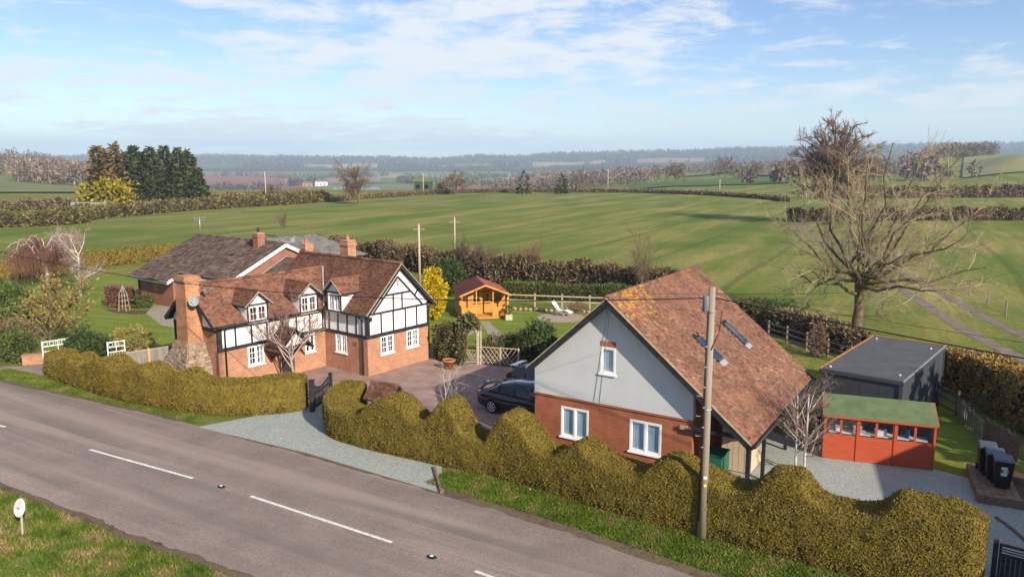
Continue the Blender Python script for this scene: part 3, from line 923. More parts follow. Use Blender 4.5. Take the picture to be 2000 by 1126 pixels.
# --- west wing walls
WX0, WY0, WY1 = -6.4, 3.5, 7.5
hw = [(1.6, 2.53, 1.0, 2.0), (5.05, 5.7, 1.0, 2.0), (3.55, 4.35, 0.0, 1.9)]
MB().wall((WX0, WY0, 0), X1, -Y1, 6.4, 0, 2.05, 0.25, hw).build('brick_wall', m_brick, cot)
MB().wall((WX0, WY1, 0), -Y1, -X1, 4.0, 0, 3.0, 0.25).build('brick_wall', m_brick, cot)
MB().wall((0, WY1, 0), -X1, Y1, 6.15, 0, 3.4, 0.25).build('brick_wall', m_brick, cot)
MB().wall((WX0 + 0.25, WY0 - 0.02, 0), X1, -Y1, 6.1, 2.05, 3.35, 0.2).build('rendered_wall', m_white, cot)
MB().extrude([(WX0 - 0.01, WY0, 3.003), (WX0 - 0.01, WY1, 3.003), (WX0 - 0.01, WY1, 3.4), (WX0 - 0.01, 5.5, 5.02), (WX0 - 0.01, WY0, 3.4)], (0.2, 0, 0)).build('rendered_gable', m_white, cot)
wb = [(0, 2.1, 6.37, 2.1, 0.17), (0.09, 0.9, 0.09, 3.4, 0.2)] + [(a, 2.18, a, 3.36, 0.085) for a in (0.95, 1.85, 2.75, 3.65, 4.55, 5.4, 6.25)]
wb[1] = (0.10, 2.0, 0.10, 3.4, 0.22)
beams(cot, wb, (WX0, WY0 - 0.02, 0), X1, -Y1, m_black)
beams(cot, [(0, 3.08, 4.0, 3.08, 0.18), (0.1, 0.0, 0.1, 3.0, 0.14)], (WX0 - 0.01, WY1, 0), -Y1, -X1, m_black)
window(cot, (WX0 + 1.6, WY0, 1.0), X1, -Y1, 0.93, 1.0, 2, 2, 3, curtain=0.25)
window(cot, (WX0 + 5.05, WY0, 1.0), X1, -Y1, 0.65, 1.0, 2, 1, 3, curtain=0.0)
MB().box(WX0 + 3.55, WX0 + 4.35, WY0 + 0.10, WY0 + 0.15, 0.0, 1.9).build('front_door', m_black, cot)
# --- roofs
def gable_roof(parent, ridge, eave_pts, mat, name='roof'):
    pass
sE = 0.968
aE = math.atan(sE)
def E_plane(x):
    return 5.80 - abs(x - 2.25) * sE
roof = MB()
roof.extrude([(-0.27, -0.3, E_plane(-0.27) - 0.03), (2.25, -0.3, 5.77), (4.77, -0.3, E_plane(4.77) - 0.03), (4.77, -0.3, E_plane(4.77) - 0.16), (2.25, -0.3, 5.60), (-0.27, -0.3, E_plane(-0.27) - 0.16)], (0, LEN + 0.5, 0))
ro = roof.build('roof', m_dark_in, cot)
SLE = 2.55 / math.cos(aE)
roof_tiles(ro, 'roof_tiles', m_tile_cot, (-0.30, LEN + 0.2, E_plane(-0.30)), (0, -1, 0), (math.cos(aE), 0, math.sin(aE)), LEN + 0.5, SLE, seed=1)
roof_tiles(ro, 'roof_tiles', m_tile_cot, (4.80, -0.3, E_plane(4.80)), (0, 1, 0), (-math.cos(aE), 0, math.sin(aE)), LEN + 0.5, SLE, seed=2)
ridge_tiles(ro, (2.25, -0.3, 5.84), (2.25, LEN + 0.2, 5.84), m_tile_cot, seed=3)
for sx in (-1, 1):
    MB().bar((2.25 + sx * 2.52, -0.315, E_plane(4.77) - 0.13), (2.25, -0.315, 5.67), 0.035, 0.17, up=(sx * sE, 0, 1)).build('bargeboard', m_black, cot)
    MB().bar((2.25 + sx * 2.55, -0.315, E_plane(4.80) - 0.010), (2.25, -0.315, 5.785), 0.07, 0.035, up=(sx * sE, 0, 1)).build('verge', m_mortar, cot)
aW = math.atan(0.804)
def W_plane(y):
    return 5.2 - abs(y - 5.5) * 0.804
roof = MB()
roof.extrude([(WX0 - 0.32, 3.22, W_plane(3.22) - 0.10), (WX0 - 0.32, 5.5, 5.10), (WX0 - 0.32, 7.78, W_plane(7.78) - 0.10), (WX0 - 0.32, 7.78, W_plane(7.78) - 0.2), (WX0 - 0.32, 5.5, 5.0), (WX0 - 0.32, 3.22, W_plane(3.22) - 0.2)], (8.0, 0, 0))
rw = roof.build('roof', m_dark_in, cot)
SLW = 2.3 / math.cos(aW)
def keepW(p):
    return p[:, 2] > 5.80 - np.abs(p[:, 0] - 2.25) * sE - 0.15
roof_tiles(rw, 'roof_tiles', m_tile_cot, (WX0 - 0.34, 3.2, W_plane(3.2)), (1, 0, 0), (0, math.cos(aW), math.sin(aW)), 8.35, SLW, seed=4, sag=0.05, keep=keepW)
roof_tiles(rw, 'roof_tiles', m_tile_cot, (WX0 + 8.0, 7.8, W_plane(7.8)), (-1, 0, 0), (0, -math.cos(aW), math.sin(aW)), 8.35, SLW, seed=5, keep=keepW)
ridge_tiles(rw, (WX0 - 0.34, 5.5, 5.25), (1.6, 5.5, 5.25), m_tile_cot, sag=0.06, seed=6)
for sy in (-1, 1):
    MB().bar((WX0 - 0.335, 5.5 + sy * 2.28, W_plane(7.78) - 0.12), (WX0 - 0.335, 5.5, 5.08), 0.035, 0.16, up=(0, sy * 0.804, 1)).build('bargeboard', m_black, cot)
# lead valley strip, gutters and pipes
MB().bar((-0.30, 3.12, 3.50), (1.55, 5.46, 5.27), 0.07, 0.02).build('valley_flashing', m_lead, cot)
pipe(cot, [(-0.36, -0.28, 3.30), (-0.36, 3.1, 3.30)], 0.05, m_black, 'gutter')
pipe(cot, [(WX0 - 0.2, 3.14, 3.29), (-0.4, 3.14, 3.29)], 0.05, m_black, 'gutter')
pipe(cot, [(4.86, -0.28, 3.30), (4.86, LEN, 3.30)], 0.05, m_black, 'gutter')
pipe(cot, [(WX0 + 0.35, 3.14, 3.25), (WX0 + 0.35, 3.28, 3.12), (WX0 + 0.35, 3.40, 3.0), (WX0 + 0.35, 3.40, 0.05)], 0.04, m_black)
pipe(cot, [(-0.36, 0.30, 3.25), (-0.20, 0.30, 3.1), (-0.09, 0.30, 3.0), (-0.09, 0.30, 0.05)], 0.04, m_black)
pipe(cot, [(4.86, -0.05, 3.26), (4.62, 0.05, 3.05), (4.60, 0.05, 0.05)], 0.04, m_black)
# --- dormers
def dormer(parent, o, du, dn, w, z0, z1, za, back, seed, winh, sag=0.0):
    """o: centre of the dormer foot on the wall plane"""
    o, du, dn = Vector(o), Vector(du), Vector(dn)
    hw_ = w / 2 + 0.11
    P = lambda a, z, d: o + du * a + Z1 * (z - o.z) + dn * d
    body = MB()
    body.extrude([P(-hw_, z1 + 0.04, 0.03), P(hw_, z1 + 0.04, 0.03), P(0, za - 0.09, 0.03)], dn * -0.08)
    for s in (-1, 1):
        body.extrude([P(s * hw_, z0 - 0.1, 0.03), P(s * hw_, z1 + 0.1, 0.03), P(s * hw_, z1 + 0.1, -back * 0.75), P(s * hw_, z0 - 0.1, -back * 0.75)], du * (-s * 0.05))
    d = body.build('dormer', m_white, parent)
    for i, (a, c, e, f) in enumerate(((-hw_ + 0.045, z0 - 0.05, -hw_ + 0.045, z1 + 0.08), (hw_ - 0.045, z0 - 0.05, hw_ - 0.045, z1 + 0.08), (-hw_ + 0.09, z1 + 0.035, hw_ - 0.09, z1 + 0.035))):
        MB().bar(P(a, c, 0.03), P(e, f, 0.03), 0.07 + 0.003 * i, 0.085, up=(P(e, f, 0) - P(a, c, 0)).cross(dn)).build('beam', m_black, d)
    window(d, P(-hw_ + 0.09, z0 - 0.02, 0.035), du, dn, 2 * hw_ - 0.18, z1 - z0, 2, 2, 2, curtain=0.0, sill=True)
    # dark panel coloured as the unlit room behind the window
    MB().extrude([P(-hw_ + 0.06, z0, -0.35), P(hw_ - 0.06, z0, -0.35), P(hw_ - 0.06, z1, -0.35), P(-hw_ + 0.06, z1, -0.35)], dn * -0.02).build('dark_room_panel', m_dark_in, d)
    ov = 0.2
    ez = z1 + 0.02
    half = hw_ + ov
    rise = za - ez
    sl = math.hypot(half, rise)
    for s in (-1, 1):
        eave = P(s * half, ez, 0.22)
        up_ = (P(0, za, 0.22) - eave).normalized()
        along = -dn
        L_ = back + 0.3
        MB().extrude([P(s * half, ez, 0.20), P(0, za - 0.01, 0.20), P(0, za - 0.07, 0.20), P(s * half, ez - 0.06, 0.20)], along * L_).build('roof', m_dark_in, d)
        roof_tiles(d, 'roof_tiles', m_tile_cot, eave + Z1 * 0.01, along, up_, L_, sl, seed=seed + (s > 0))
        MB().bar(P(s * half, ez - 0.02, 0.225), P(0, za - 0.02, 0.225), 0.05, 0.05, up=up_.cross(dn)).build('verge', m_mortar, d)
        MB().bar(P(s * (half - 0.03), ez - 0.075, 0.19), P(0, za - 0.085, 0.19), 0.03, 0.09, up=up_.cross(dn)).build('bargeboard', m_black, d)
    ridge_tiles(d, P(0, za + 0.03, 0.22), P(0, za + 0.03, -back), m_tile_cot, 0.08, 0.35, seed=seed)
    return d
dormer(cot, (-4.32, 3.23, 3.3), X1, -Y1, 0.98, 3.30, 4.10, 4.80, 1.75, 11, 0.8)
dormer(cot, (-1.22, 3.23, 3.3), X1, -Y1, 0.96, 3.30, 4.16, 4.84, 1.85, 13, 0.8)
dormer(cot, (-0.28, 2.20, 3.3), -Y1, -X1, 0.98, 3.32, 4.28, 5.02, 1.95, 15, 0.8)
# --- porch over the front door
px_, py_ = -2.85, 3.5
por_o = MB().box(px_ - 0.72, px_ + 0.72, 2.32, 2.46, 1.78, 1.89).build('porch', m_black, cot)
for s in (-1, 1):
    MB().bar((px_ + s * 0.62, 3.47, 1.15), (px_ + s * 0.62, 2.45, 1.80), 0.08, 0.08).build('bracket', m_black, por_o)
MB().extrude([(px_ - 0.7, 2.33, 1.9), (px_ + 0.7, 2.33, 1.9), (px_, 2.33, 2.62)], (0, 0.05, 0)).build('porch_gable', m_white, por_o)
for s in (-1, 1):
    e = Vector((px_ + s * 1.05, 2.15, 1.68)); t_ = Vector((px_, 2.15, 2.74))
    MB().extrude([e, t_, t_ - Z1 * 0.07, e - Z1 * 0.07], (0, 1.36, 0)).build('roof', m_dark_in, por_o)
    roof_tiles(por_o, 'roof_tiles', m_tile_cot, e + Z1 * 0.012, (0, 1, 0), (t_ - e).normalized(), 1.36, (t_ - e).length, seed=21 + s)
    MB().bar(e + Vector((0, -0.01, -0.02)), t_ + Vector((0, -0.01, -0.02)), 0.04, 0.1, up=(s * 1.0, 0, 0.95)).build('bargeboard', m_black, por_o)
ridge_tiles(por_o, (px_, 2.15, 2.77), (px_, 3.5, 2.77), m_tile_cot, 0.08, 0.3, seed=5)
# --- big chimney of brick on a battered rubble stone base
ch = MB()
ch.loft([[(-7.22, 4.72, 2.3), (-6.42, 4.72, 2.3), (-6.42, 5.78, 2.3), (-7.22, 5.78, 2.3)], [(-7.14, 4.82, 5.38), (-6.42, 4.82, 5.38), (-6.42, 5.70, 5.38), (-7.14, 5.70, 5.38)]])
cho = ch.build('chimney', m_brick_old, cot)
for k, (g_, z0, z1) in enumerate(((0.05, 5.38, 5.46), (0.09, 5.46, 5.60), (0.04, 5.60, 5.68))):
    MB().box(-7.14 - g_, -6.42 + g_, 4.82 - g_, 5.70 + g_, z0, z1).build('corbel', m_brick_old, cho)
rs = random.Random(4)
st = MB()
lev = [(0.0, -7.75, 4.05, 6.45), (1.25, -7.68, 4.12, 6.38), (1.9, -7.45, 4.40, 6.10), (2.45, -7.24, 4.68, 5.82)]
st.loft([[(x + 0.03, a + 0.03, z), (-6.41, a + 0.03, z), (-6.41, b2 - 0.03, z), (x + 0.03, b2 - 0.03, z)] for z, x, a, b2 in lev])
def at_lev(z):
    for (z0, x0, a0, b0), (z1, x1, a1, b1) in zip(lev[:-1], lev[1:]):
        if z <= z1:
            t = (z - z0) / (z1 - z0); return lerp(x0, x1, t), lerp(a0, a1, t), lerp(b0, b1, t)
    return lev[-1][1:]
z = 0.0
while z < 2.42:
    hh = rs.uniform(0.09, 0.17)
    zm = min(z + hh, 2.45)
    x, a, b2 = at_lev((z + zm) / 2)
    for face in range(3):
        L_ = (b2 - a) if face == 0 else (-6.41 - x)
        t = 0.0
        while t < L_ - 0.03:
            w_ = min(rs.uniform(0.14, 0.42), L_ - t)
            j = lambda: rs.uniform(-0.016, 0.016)
            pr_ = rs.uniform(0.02, 0.075)
            if face == 0:
                st.add([(x - pr_ + j(), a + t + 0.01 + j(), z + 0.008 + j()), (x - pr_ + j(), a + t + w_ - 0.01 + j(), z + 0.008 + j()), (x - pr_ + j(), a + t + w_ - 0.01 + j(), zm - 0.006 + j()), (x - pr_ + j(), a + t + 0.01 + j(), zm - 0.006 + j()),
                        (x + 0.08, a + t + 0.01, z), (x + 0.08, a + t + w_, z), (x + 0.08, a + t + w_, zm), (x + 0.08, a + t, zm)], [(0, 1, 2, 3), (0, 4, 5, 1), (1, 5, 6, 2), (2, 6, 7, 3), (3, 7, 4, 0)])
            else:
                yy = a if face == 1 else b2
                sg_ = -1 if face == 1 else 1
                st.add([(x + t + 0.01 + j(), yy + sg_ * pr_ + j(), z + 0.008 + j()), (x + t + w_ - 0.01 + j(), yy + sg_ * pr_ + j(), z + 0.008 + j()), (x + t + w_ - 0.01 + j(), yy + sg_ * pr_ + j(), zm - 0.006 + j()), (x + t + 0.01 + j(), yy + sg_ * pr_ + j(), zm - 0.006 + j()),
                        (x + t + 0.01, yy - sg_ * 0.08, z), (x + t + w_, yy - sg_ * 0.08, z), (x + t + w_, yy - sg_ * 0.08, zm), (x + t, yy - sg_ * 0.08, zm)], [(0, 1, 2, 3), (0, 4, 5, 1), (1, 5, 6, 2), (2, 6, 7, 3), (3, 7, 4, 0)])
            t += w_
    z = zm
st.build('stonework', m_stone, cot, kind='stuff', label='rough brown rubble stone base of the chimney')
# --- rear stacks
def stack(parent, x, y, z0, z1, w, d, mat, pots=1, name='chimney'):
    o = MB().box(x - w / 2, x + w / 2, y - d / 2, y + d / 2, z0, z1).build(name, mat, parent)
    MB().box(x - w / 2 - 0.05, x + w / 2 + 0.05, y - d / 2 - 0.05, y + d / 2 + 0.05, z1 - 0.28, z1 - 0.12).build('corbel', mat, o)
    MB().box(x - w / 2 - 0.02, x + w / 2 + 0.02, y - d / 2 - 0.02, y + d / 2 + 0.02, z1, z1 + 0.05).build('cap', m_mortar, o)
    for k in range(pots):
        yy = y + (k - (pots - 1) / 2) * 0.3
        MB().lathe([(0.13, 0), (0.11, 0.05), (0.10, 0.26), (0.12, 0.30)], 10, (x, yy, z1 + 0.05)).build('chimney_pot', m_terra, o)
    return o
stack(cot, 4.25, 6.45, 2.5, 6.45, 0.62, 0.75, m_brick, 1)
stack(cot, 2.6, 8.3, 4.5, 6.25, 0.55, 0.5, m_brick, 1)
# --- small fittings on the cottage
def dish(parent, p, nrm, r, arm_to):
    p, nrm = Vector(p), Vector(nrm).normalized()
    a = nrm.cross(Z1).normalized(); c = a.cross(nrm)
    rings = []
    for k in range(5):
        rr_ = r * k / 4 + 0.002
        rings.append([p + a * (math.cos(t) * rr_) + c * (math.sin(t) * rr_ * 1.08) + nrm * (0.10 * (k / 4) ** 2) for t in np.linspace(0, 2 * math.pi, 20, endpoint=False)])
    mb = MB().loft(rings, caps=False)
    mb.loft([[q - nrm * 0.012 for q in r_] for r_ in rings], caps=False)
    o = mb.build('satellite_dish', m_lead, parent, True)
    MB().tube([p - nrm * 0.01, Vector(arm_to)], 0.02, 6).build('bracket', m_metal, o)
    MB().tube([p - c * r * 0.9 + nrm * 0.08, p + nrm * 0.36], 0.012, 6).build('feed_arm', m_metal, o)
    MB().box(*[q for i in range(3) for q in ((p + nrm * 0.38)[i] - 0.03, (p + nrm * 0.38)[i] + 0.03)]).build('receiver', m_metal, o)
dish(cot, (-7.0, 4.32, 4.55), (-0.75, -0.9, 0.35), 0.24, (-6.8, 4.80, 4.5))
dish(cot, (-6.42, 4.42, 4.95), (0.9, -0.5, 0.35), 0.18, (-6.5, 4.80, 5.0))
MB().lathe([(0.02, 0), (0.06, 0.02), (0.075, 0.16), (0.02, 0.24)], 8, (0.16, -0.14, 2.95)).build('wall_lantern', m_black, cot)
MB().bar((0.16, -0.02, 3.10), (0.16, -0.14, 3.16), 0.02, 0.02).build('lantern_bracket', m_black, cot)
pl = MB().lathe([(0.13, 0), (0.13, 0.02)], 18)
pl.v = [(-0.005 - v[2], 1.02 + v[0], 1.62 + v[1] * 0.75) for v in pl.v]
plo = pl.build('name_plaque', m_black, cot)
for k, (w_, dz) in enumerate(((0.10, 0.03), (0.13, -0.03))):
    MB().box(-0.029, -0.027, 1.02 - w_ / 2, 1.02 + w_ / 2, 1.62 + dz - 0.010, 1.62 + dz + 0.010).build('lettering', m_signwhite, plo)
MB().box(2.14, 2.30, -0.07, -0.025, 4.62, 4.86).build('alarm_box', m_terra, cot)
MB().box(2.17, 2.27, -0.075, -0.071, 4.68, 4.80).build('alarm_panel', m_signwhite, cot)

# ================================================================== bungalow behind
BO = P0 + ER * 9.2 + EL * 20.0
bun = thing('brick_bungalow', 'brown tiled brick bungalow with white fascia behind the cottage', 'house', BO, ROT)
sB = 0.47; aB = math.atan(sB)
Bz = lambda x: 5.0 - abs(x) * sB
MB().wall((-4.6, 0, 0), X1, -Y1, 9.2, 0, 2.45, 0.25).extrude([(-4.6, 0, 2.45), (4.6, 0, 2.45), (4.6, 0, Bz(4.6) - 0.2), (0, 0, 4.8), (-4.6, 0, Bz(4.6) - 0.2)], (0, 0.25, 0)).build('gable_wall', m_brick_bung, bun)
MB().wall((-4.6, 6.7, 0), -Y1, -X1, 6.5, 0, 2.5, 0.25, [(2.6, 4.2, 0.9, 2.0)]).build('brick_wall', m_brick_bung, bun)
MB().wall((-5.5, 12.2, 0), -Y1, -X1, 5.45, 0, 2.1, 0.25, [(2.2, 3.1, 1.15, 1.95)]).build('brick_wall', m_brick_bung, bun)
MB().wall((-5.25, 6.75, 0), X1, -Y1, 0.9, 0, 2.3, 0.25).build('brick_wall', m_brick_bung, bun)
MB().wall((4.6, 12.2, 0), -X1, Y1, 10.1, 0, 2.1, 0.25).extrude([(-5.25, 12.2, 2.1), (4.6, 12.2, 2.1), (0, 12.2, 4.8)], (0, -0.2, 0)).build('gable_wall', m_brick_bung, bun)
MB().wall((4.6, 0, 0), Y1, X1, 12.2, 0, 2.5, 0.25).build('brick_wall', m_brick_bung, bun)
window(bun, (-5.5, 10.0, 1.15), -Y1, -X1, 0.9, 0.8, 2, 1, 2, mat=m_cedar2)
window(bun, (-4.6, 4.1, 0.9), -Y1, -X1, 1.6, 1.1, 2, 1, 1)
rb = MB()
rb.extrude([(-5.1, -0.25, Bz(5.1) - 0.03), (0, -0.25, 4.97), (5.1, -0.25, Bz(5.1) - 0.03), (5.1, -0.25, Bz(5.1) - 0.18), (0, -0.25, 4.8), (-5.1, -0.25, Bz(5.1) - 0.18)], (0, 12.8, 0))
rb.extrude([(-6.0, 6.5, Bz(6.0) - 0.03), (-5.0, 6.5, Bz(5.0) - 0.035), (-5.0, 6.5, Bz(5.0) - 0.16), (-6.0, 6.5, Bz(6.0) - 0.16)], (0, 6.05, 0))
rbo = rb.build('roof', m_dark_in, bun)
def keepB(p):
    return (p[:, 0] > -5.15) | (p[:, 1] > 6.5)
roof_tiles(rbo, 'roof_tiles', m_tile_bung, (-6.03, 12.6, Bz(6.03)), (0, -1, 0), (math.cos(aB), 0, math.sin(aB)), 12.87, 6.03 / math.cos(aB), 0.30, 0.30, 0.075, seed=31, keep=keepB)
roof_tiles(rbo, 'roof_tiles', m_tile_bung, (5.12, -0.27, Bz(5.12)), (0, 1, 0), (-math.cos(aB), 0, math.sin(aB)), 12.87, 5.12 / math.cos(aB), 0.30, 0.30, 0.075, seed=32)
ridge_tiles(rbo, (0, -0.27, 5.06), (0, 12.6, 5.06), m_tile_bung, 0.13, 0.45, seed=33)
for s in (-1, 1):
    MB().bar((s * 5.12, -0.29, Bz(5.12) - 0.10), (0, -0.29, 4.90), 0.04, 0.26, up=(s * sB, 0, 1)).build('bargeboard', m_pvc, bun)
MB().bar((-5.16, -0.27, Bz(5.12) - 0.13), (-5.16, 6.5, Bz(5.12) - 0.13), 0.06, 0.2).build('fascia', m_pvc, bun)
MB().bar((-6.06, 6.45, Bz(6.03) - 0.13), (-6.06, 12.6, Bz(6.03) - 0.13), 0.06, 0.2).build('fascia', m_pvc, bun)
MB().bar((-6.06, 6.47, Bz(6.03) - 0.10), (-5.12, 6.47, Bz(5.12) - 0.10), 0.05, 0.24, up=(-sB, 0, 1)).build('bargeboard', m_pvc, bun)
pipe(bun, [(-6.13, 6.5, 2.08), (-6.13, 12.6, 2.08)], 0.055, m_black, 'gutter')
pipe(bun, [(-5.58, 12.1, 2.05), (-5.58, 12.1, 0.0)], 0.045, m_black)
bc = stack(bun, -0.65, 2.3, 4.2, 5.72, 0.62, 0.66, m_brick_bung, 1)
MB().tube([(-0.65, 2.3, 5.75), (-0.65, 2.3, 6.15)], 0.11, 10).build('flue_cowl', m_black, bc)
# lean-to joining bungalow and cottage side
MB().wall((-2.9, -4.2, 0), X1, -Y1, 5.9, 0, 2.3, 0.2).wall((-2.9, -0.05, 0), -Y1, -X1, 3.95, 0, 2.3, 0.2).build('link_wall', m_brick_bung, bun)
lk = MB().extrude([(-3.3, -4.5, 2.3), (0.0, -4.5, 4.0), (3.3, -4.5, 2.3), (3.3, -4.5, 2.15), (0, -4.5, 3.85), (-3.3, -4.5, 2.15)], (0, 4.4, 0)).build('link_roof', m_dark_in, bun)
aL = math.atan(1.7 / 3.3)
roof_tiles(lk, 'roof_tiles', m_tile_bung, (-3.32, -0.32, 2.31), (0, -1, 0), (math.cos(aL), 0, math.sin(aL)), 4.2, 3.3 / math.cos(aL), 0.3, 0.3, 0.05, seed=35)
MB().bar((-3.3, -0.36, 2.42), (0, -0.36, 4.12), 0.1, 0.04, up=(-0.5, 0, 1)).build('lead_flashing', m_lead, bun)

# ================================================================== grey roofed house beyond
gh = thing('grey_roofed_house', 'low house with plain grey slate hipped roof behind the bungalow', 'house', (-20.5, 72.0, 0), R(50))
MB().box(-3.6, 5.2, -3.3, 3.3, 0, 2.35).build('brick_wall', m_brick_bung, gh)
zr, ze = 4.35, 2.35
hp = [(-4.0, -3.7, ze), (5.6, -3.7, ze), (5.6, 3.7, ze), (-4.0, 3.7, ze), (-3.4, 0, zr), (2.2, 0, zr)]
gr = MB().add(hp, [(0, 1, 5, 4), (1, 2, 5), (2, 3, 4, 5), (3, 0, 4), (0, 3, 2, 1)]).build('roof', m_slate, gh)
for s, (a, b2, o_, seed) in enumerate((((1, 0, 0), (0, 3.7, zr - ze), (-4.0, -3.7, ze + 0.01), 41),)):
    roof_tiles(gr, 'roof_tiles', m_slate, o_, a, Vector(b2).normalized(), 9.6, math.hypot(3.7, zr - ze), 0.32, 0.26, 0.015, seed=seed,
               keep=lambda p: (p[:, 0] < 5.6 - (p[:, 1] + 3.7) * 3.4 / 3.7) & (p[:, 0] > -4.0 + (p[:, 1] + 3.7) * 0.6 / 3.7))
roof_tiles(gr, 'roof_tiles', m_slate, (5.6, -3.7, ze + 0.01), (0, 1, 0), Vector((-3.4, 0, zr - ze)).normalized(), 7.4, math.hypot(3.4, zr - ze), 0.32, 0.26, 0.015, seed=43,
           keep=lambda p: (np.abs(p[:, 1]) < 3.7 * (1 - (5.6 - p[:, 0]) / 3.4)))
MB().box(-1.3, -0.8, -0.9, -0.5, 3.6, 4.25).build('roof_vent', m_metal, gr)

# ================================================================== annexe
AN0 = gp(1044.8, 766.8, 2.3); AN0.z = 0
AROT = R(-32.5)
AE_ = Vector((math.cos(AROT), math.sin(AROT), 0)); AN_ = Vector((-math.sin(AROT), math.cos(AROT), 0))
ann = thing('rendered_annexe', 'annexe with pale rendered gable over orange brick and long sloping tiled roof', 'house', AN0, AROT)
AW, AD = 6.3, 8.7
hz_ = [(1.16, 2.33, 0.82, 2.0), (3.98, 5.19, 0.82, 2.0)]
MB().wall((0, 0, 0), X1, -Y1, AW, 0, 2.3, 0.25, hz_).build('brick_wall', m_brick_ann, ann)
xr, zr_ = 3.15, 6.36
sR, sL = 0.822, 0.90
Rz = lambda x: zr_ - (x - xr) * sR
Lz = lambda x: zr_ - (xr - x) * sL
hgw = (2.78, 3.38, 3.53, 4.52)
def gable_poly(x0, x1):
    return None
g1 = MB()
def zc(x):
    return min(Rz(x), Lz(x)) - 0.2
def col(xa, xb, za, zb):   # vertical strip of the gable between xa and xb from za up to the rafters or zb
    if zb is None:
        pts = [(xa, -0.02, za), (xb, -0.02, za), (xb, -0.02, zc(xb))]
        if xa < xr < xb: pts.append((xr, -0.02, zc(xr)))
        pts.append((xa, -0.02, zc(xa)))
    else:
        pts = [(xa, -0.02, za), (xb, -0.02, za), (xb, -0.02, zb), (xa, -0.02, zb)]
    g1.extrude(pts, (0, 0.24, 0))
col(0, hgw[0], 2.37, None); col(hgw[1], AW, 2.37, None); col(hgw[0], hgw[1], 2.37, hgw[2]); col(hgw[0], hgw[1], hgw[3], None)
g1.build('rendered_gable', m_render, ann)
MB().box(-0.03, AW + 0.03, -0.05, 0.22, 2.302, 2.368).build('brick_band', m_brick_ann, ann)
window(ann, (1.16, 0, 0.82), X1, -Y1, 1.17, 1.18, 2, 1, 1, blind=True, frame=0.06)
window(ann, (3.98, 0, 0.82), X1, -Y1, 1.21, 1.18, 2, 1, 1, blind=True, frame=0.06)
window(ann, (2.78, -0.02, 3.53), X1, -Y1, 0.6, 0.99, 1, 1, 1, blind=True, frame=0.06)
mb = MB()
for k in range(9):
    mb.box(2.77 + k * 0.0685, 2.77 + k * 0.0685 + 0.060, -0.032, -0.018, 4.535, 4.735)
mb.build('brick_lintel', m_brick_ann, ann, kind='stuff')
MB().wall((0, AD, 0), -Y1, -X1, AD - 0.25, 0, 2.3, 0.25, [(0.8, 3.3, 0, 2.05), (4.6, 7.1, 0, 2.05)]).build('brick_wall', m_brick_ann, ann)
MB().wall((-0.02, AD, 0), -Y1, -X1, AD - 0.2, 2.3, 3.4, 0.2).build('rendered_wall', m_render, ann)
for y0 in (AD - 3.3, AD - 7.1):
    MB().box(0.06, 0.11, y0, y0 + 2.5, 0.02, 2.05).build('garage_door', m_pvc, ann)
MB().wall((AW, 0.25, 0), Y1, X1, AD - 0.25, 0, 3.2, 0.25, [(0.55, 1.5, 0.0, 2.0)]).build('brick_wall', m_brick_ann, ann)
MB().box(AW - 0.14, AW - 0.08, 0.80, 1.75, 0.02, 2.0).build('red_door', m_reddoor, ann)
g1 = MB()
g1.extrude([(0.2, AD, 0), (AW - 0.25, AD, 0), (AW - 0.25, AD, zc(AW - 0.25)), (xr, AD, zc(xr)), (0.2, AD, zc(0.2))], (0, -0.25, 0))
g1.build('back_wall', m_brick_ann, ann)
xe = 8.4
yA, yB = -0.4, 9.15
rf_ = MB()
rf_.extrude([(-0.12, yA, Lz(-0.12) - 0.03), (xr, yA, zr_ - 0.03), (xe, yA, Rz(xe) - 0.03), (xe, yA, Rz(xe) - 0.15), (xr, yA, zr_ - 0.18), (-0.12, yA, Lz(-0.12) - 0.15)], (0, yB - yA, 0))
ra = rf_.build('roof', m_dark_in, ann)
aR, aLl = math.atan(sR), math.atan(sL)
sk = [(5.36, 6.30, 6.05, 6.55), (5.34, 6.28, 2.72, 3.30)]
def keepS(p):
    k = np.ones(len(p), bool)
    for a, b2, c_, d_ in sk:
        k &= ~((p[:, 0] > a - 0.08) & (p[:, 0] < b2 + 0.05) & (p[:, 1] > c_ - 0.06) & (p[:, 1] < d_ + 0.06))
    return k
roof_tiles(ra, 'roof_tiles', m_tile_ann, (xe + 0.03, yA - 0.02, Rz(xe + 0.03)), (0, 1, 0), (-math.cos(aR), 0, math.sin(aR)), yB - yA + 0.04, (xe + 0.03 - xr) / math.cos(aR), 0.165, 0.1, 0.032, seed=51, keep=keepS)
roof_tiles(ra, 'roof_tiles', m_tile_ann, (-0.15, yB + 0.02, Lz(-0.15)), (0, -1, 0), (math.cos(aLl), 0, math.sin(aLl)), yB - yA + 0.04, (xr + 0.15) / math.cos(aLl), 0.165, 0.1, 0.024, seed=52)
ridge_tiles(ra, (xr, yA - 0.02, zr_ + 0.05), (xr, yB + 0.02, zr_ + 0.05), m_tile_ann, 0.12, 0.33, seed=53)
MB().bar((-0.14, yA - 0.02, Lz(-0.14) - 0.15), (xr, yA - 0.02, zr_ - 0.15), 0.04, 0.2, up=(-sL, 0, 1)).build('bargeboard', m_black, ann)
MB().bar((xe + 0.02, yA - 0.02, Rz(xe + 0.02) - 0.15), (xr, yA - 0.02, zr_ - 0.15), 0.04, 0.2, up=(sR, 0, 1)).build('bargeboard', m_black, ann)
MB().bar((-0.14, yA - 0.03, Lz(-0.14) - 0.005), (xr, yA - 0.03, zr_ + 0.0), 0.07, 0.04, up=(-sL, 0, 1)).build('verge', m_mortar, ann)
MB().bar((xe + 0.02, yA - 0.03, Rz(xe + 0.02) - 0.005), (xr, yA - 0.03, zr_ + 0.0), 0.07, 0.04, up=(sR, 0, 1)).build('verge', m_mortar, ann)
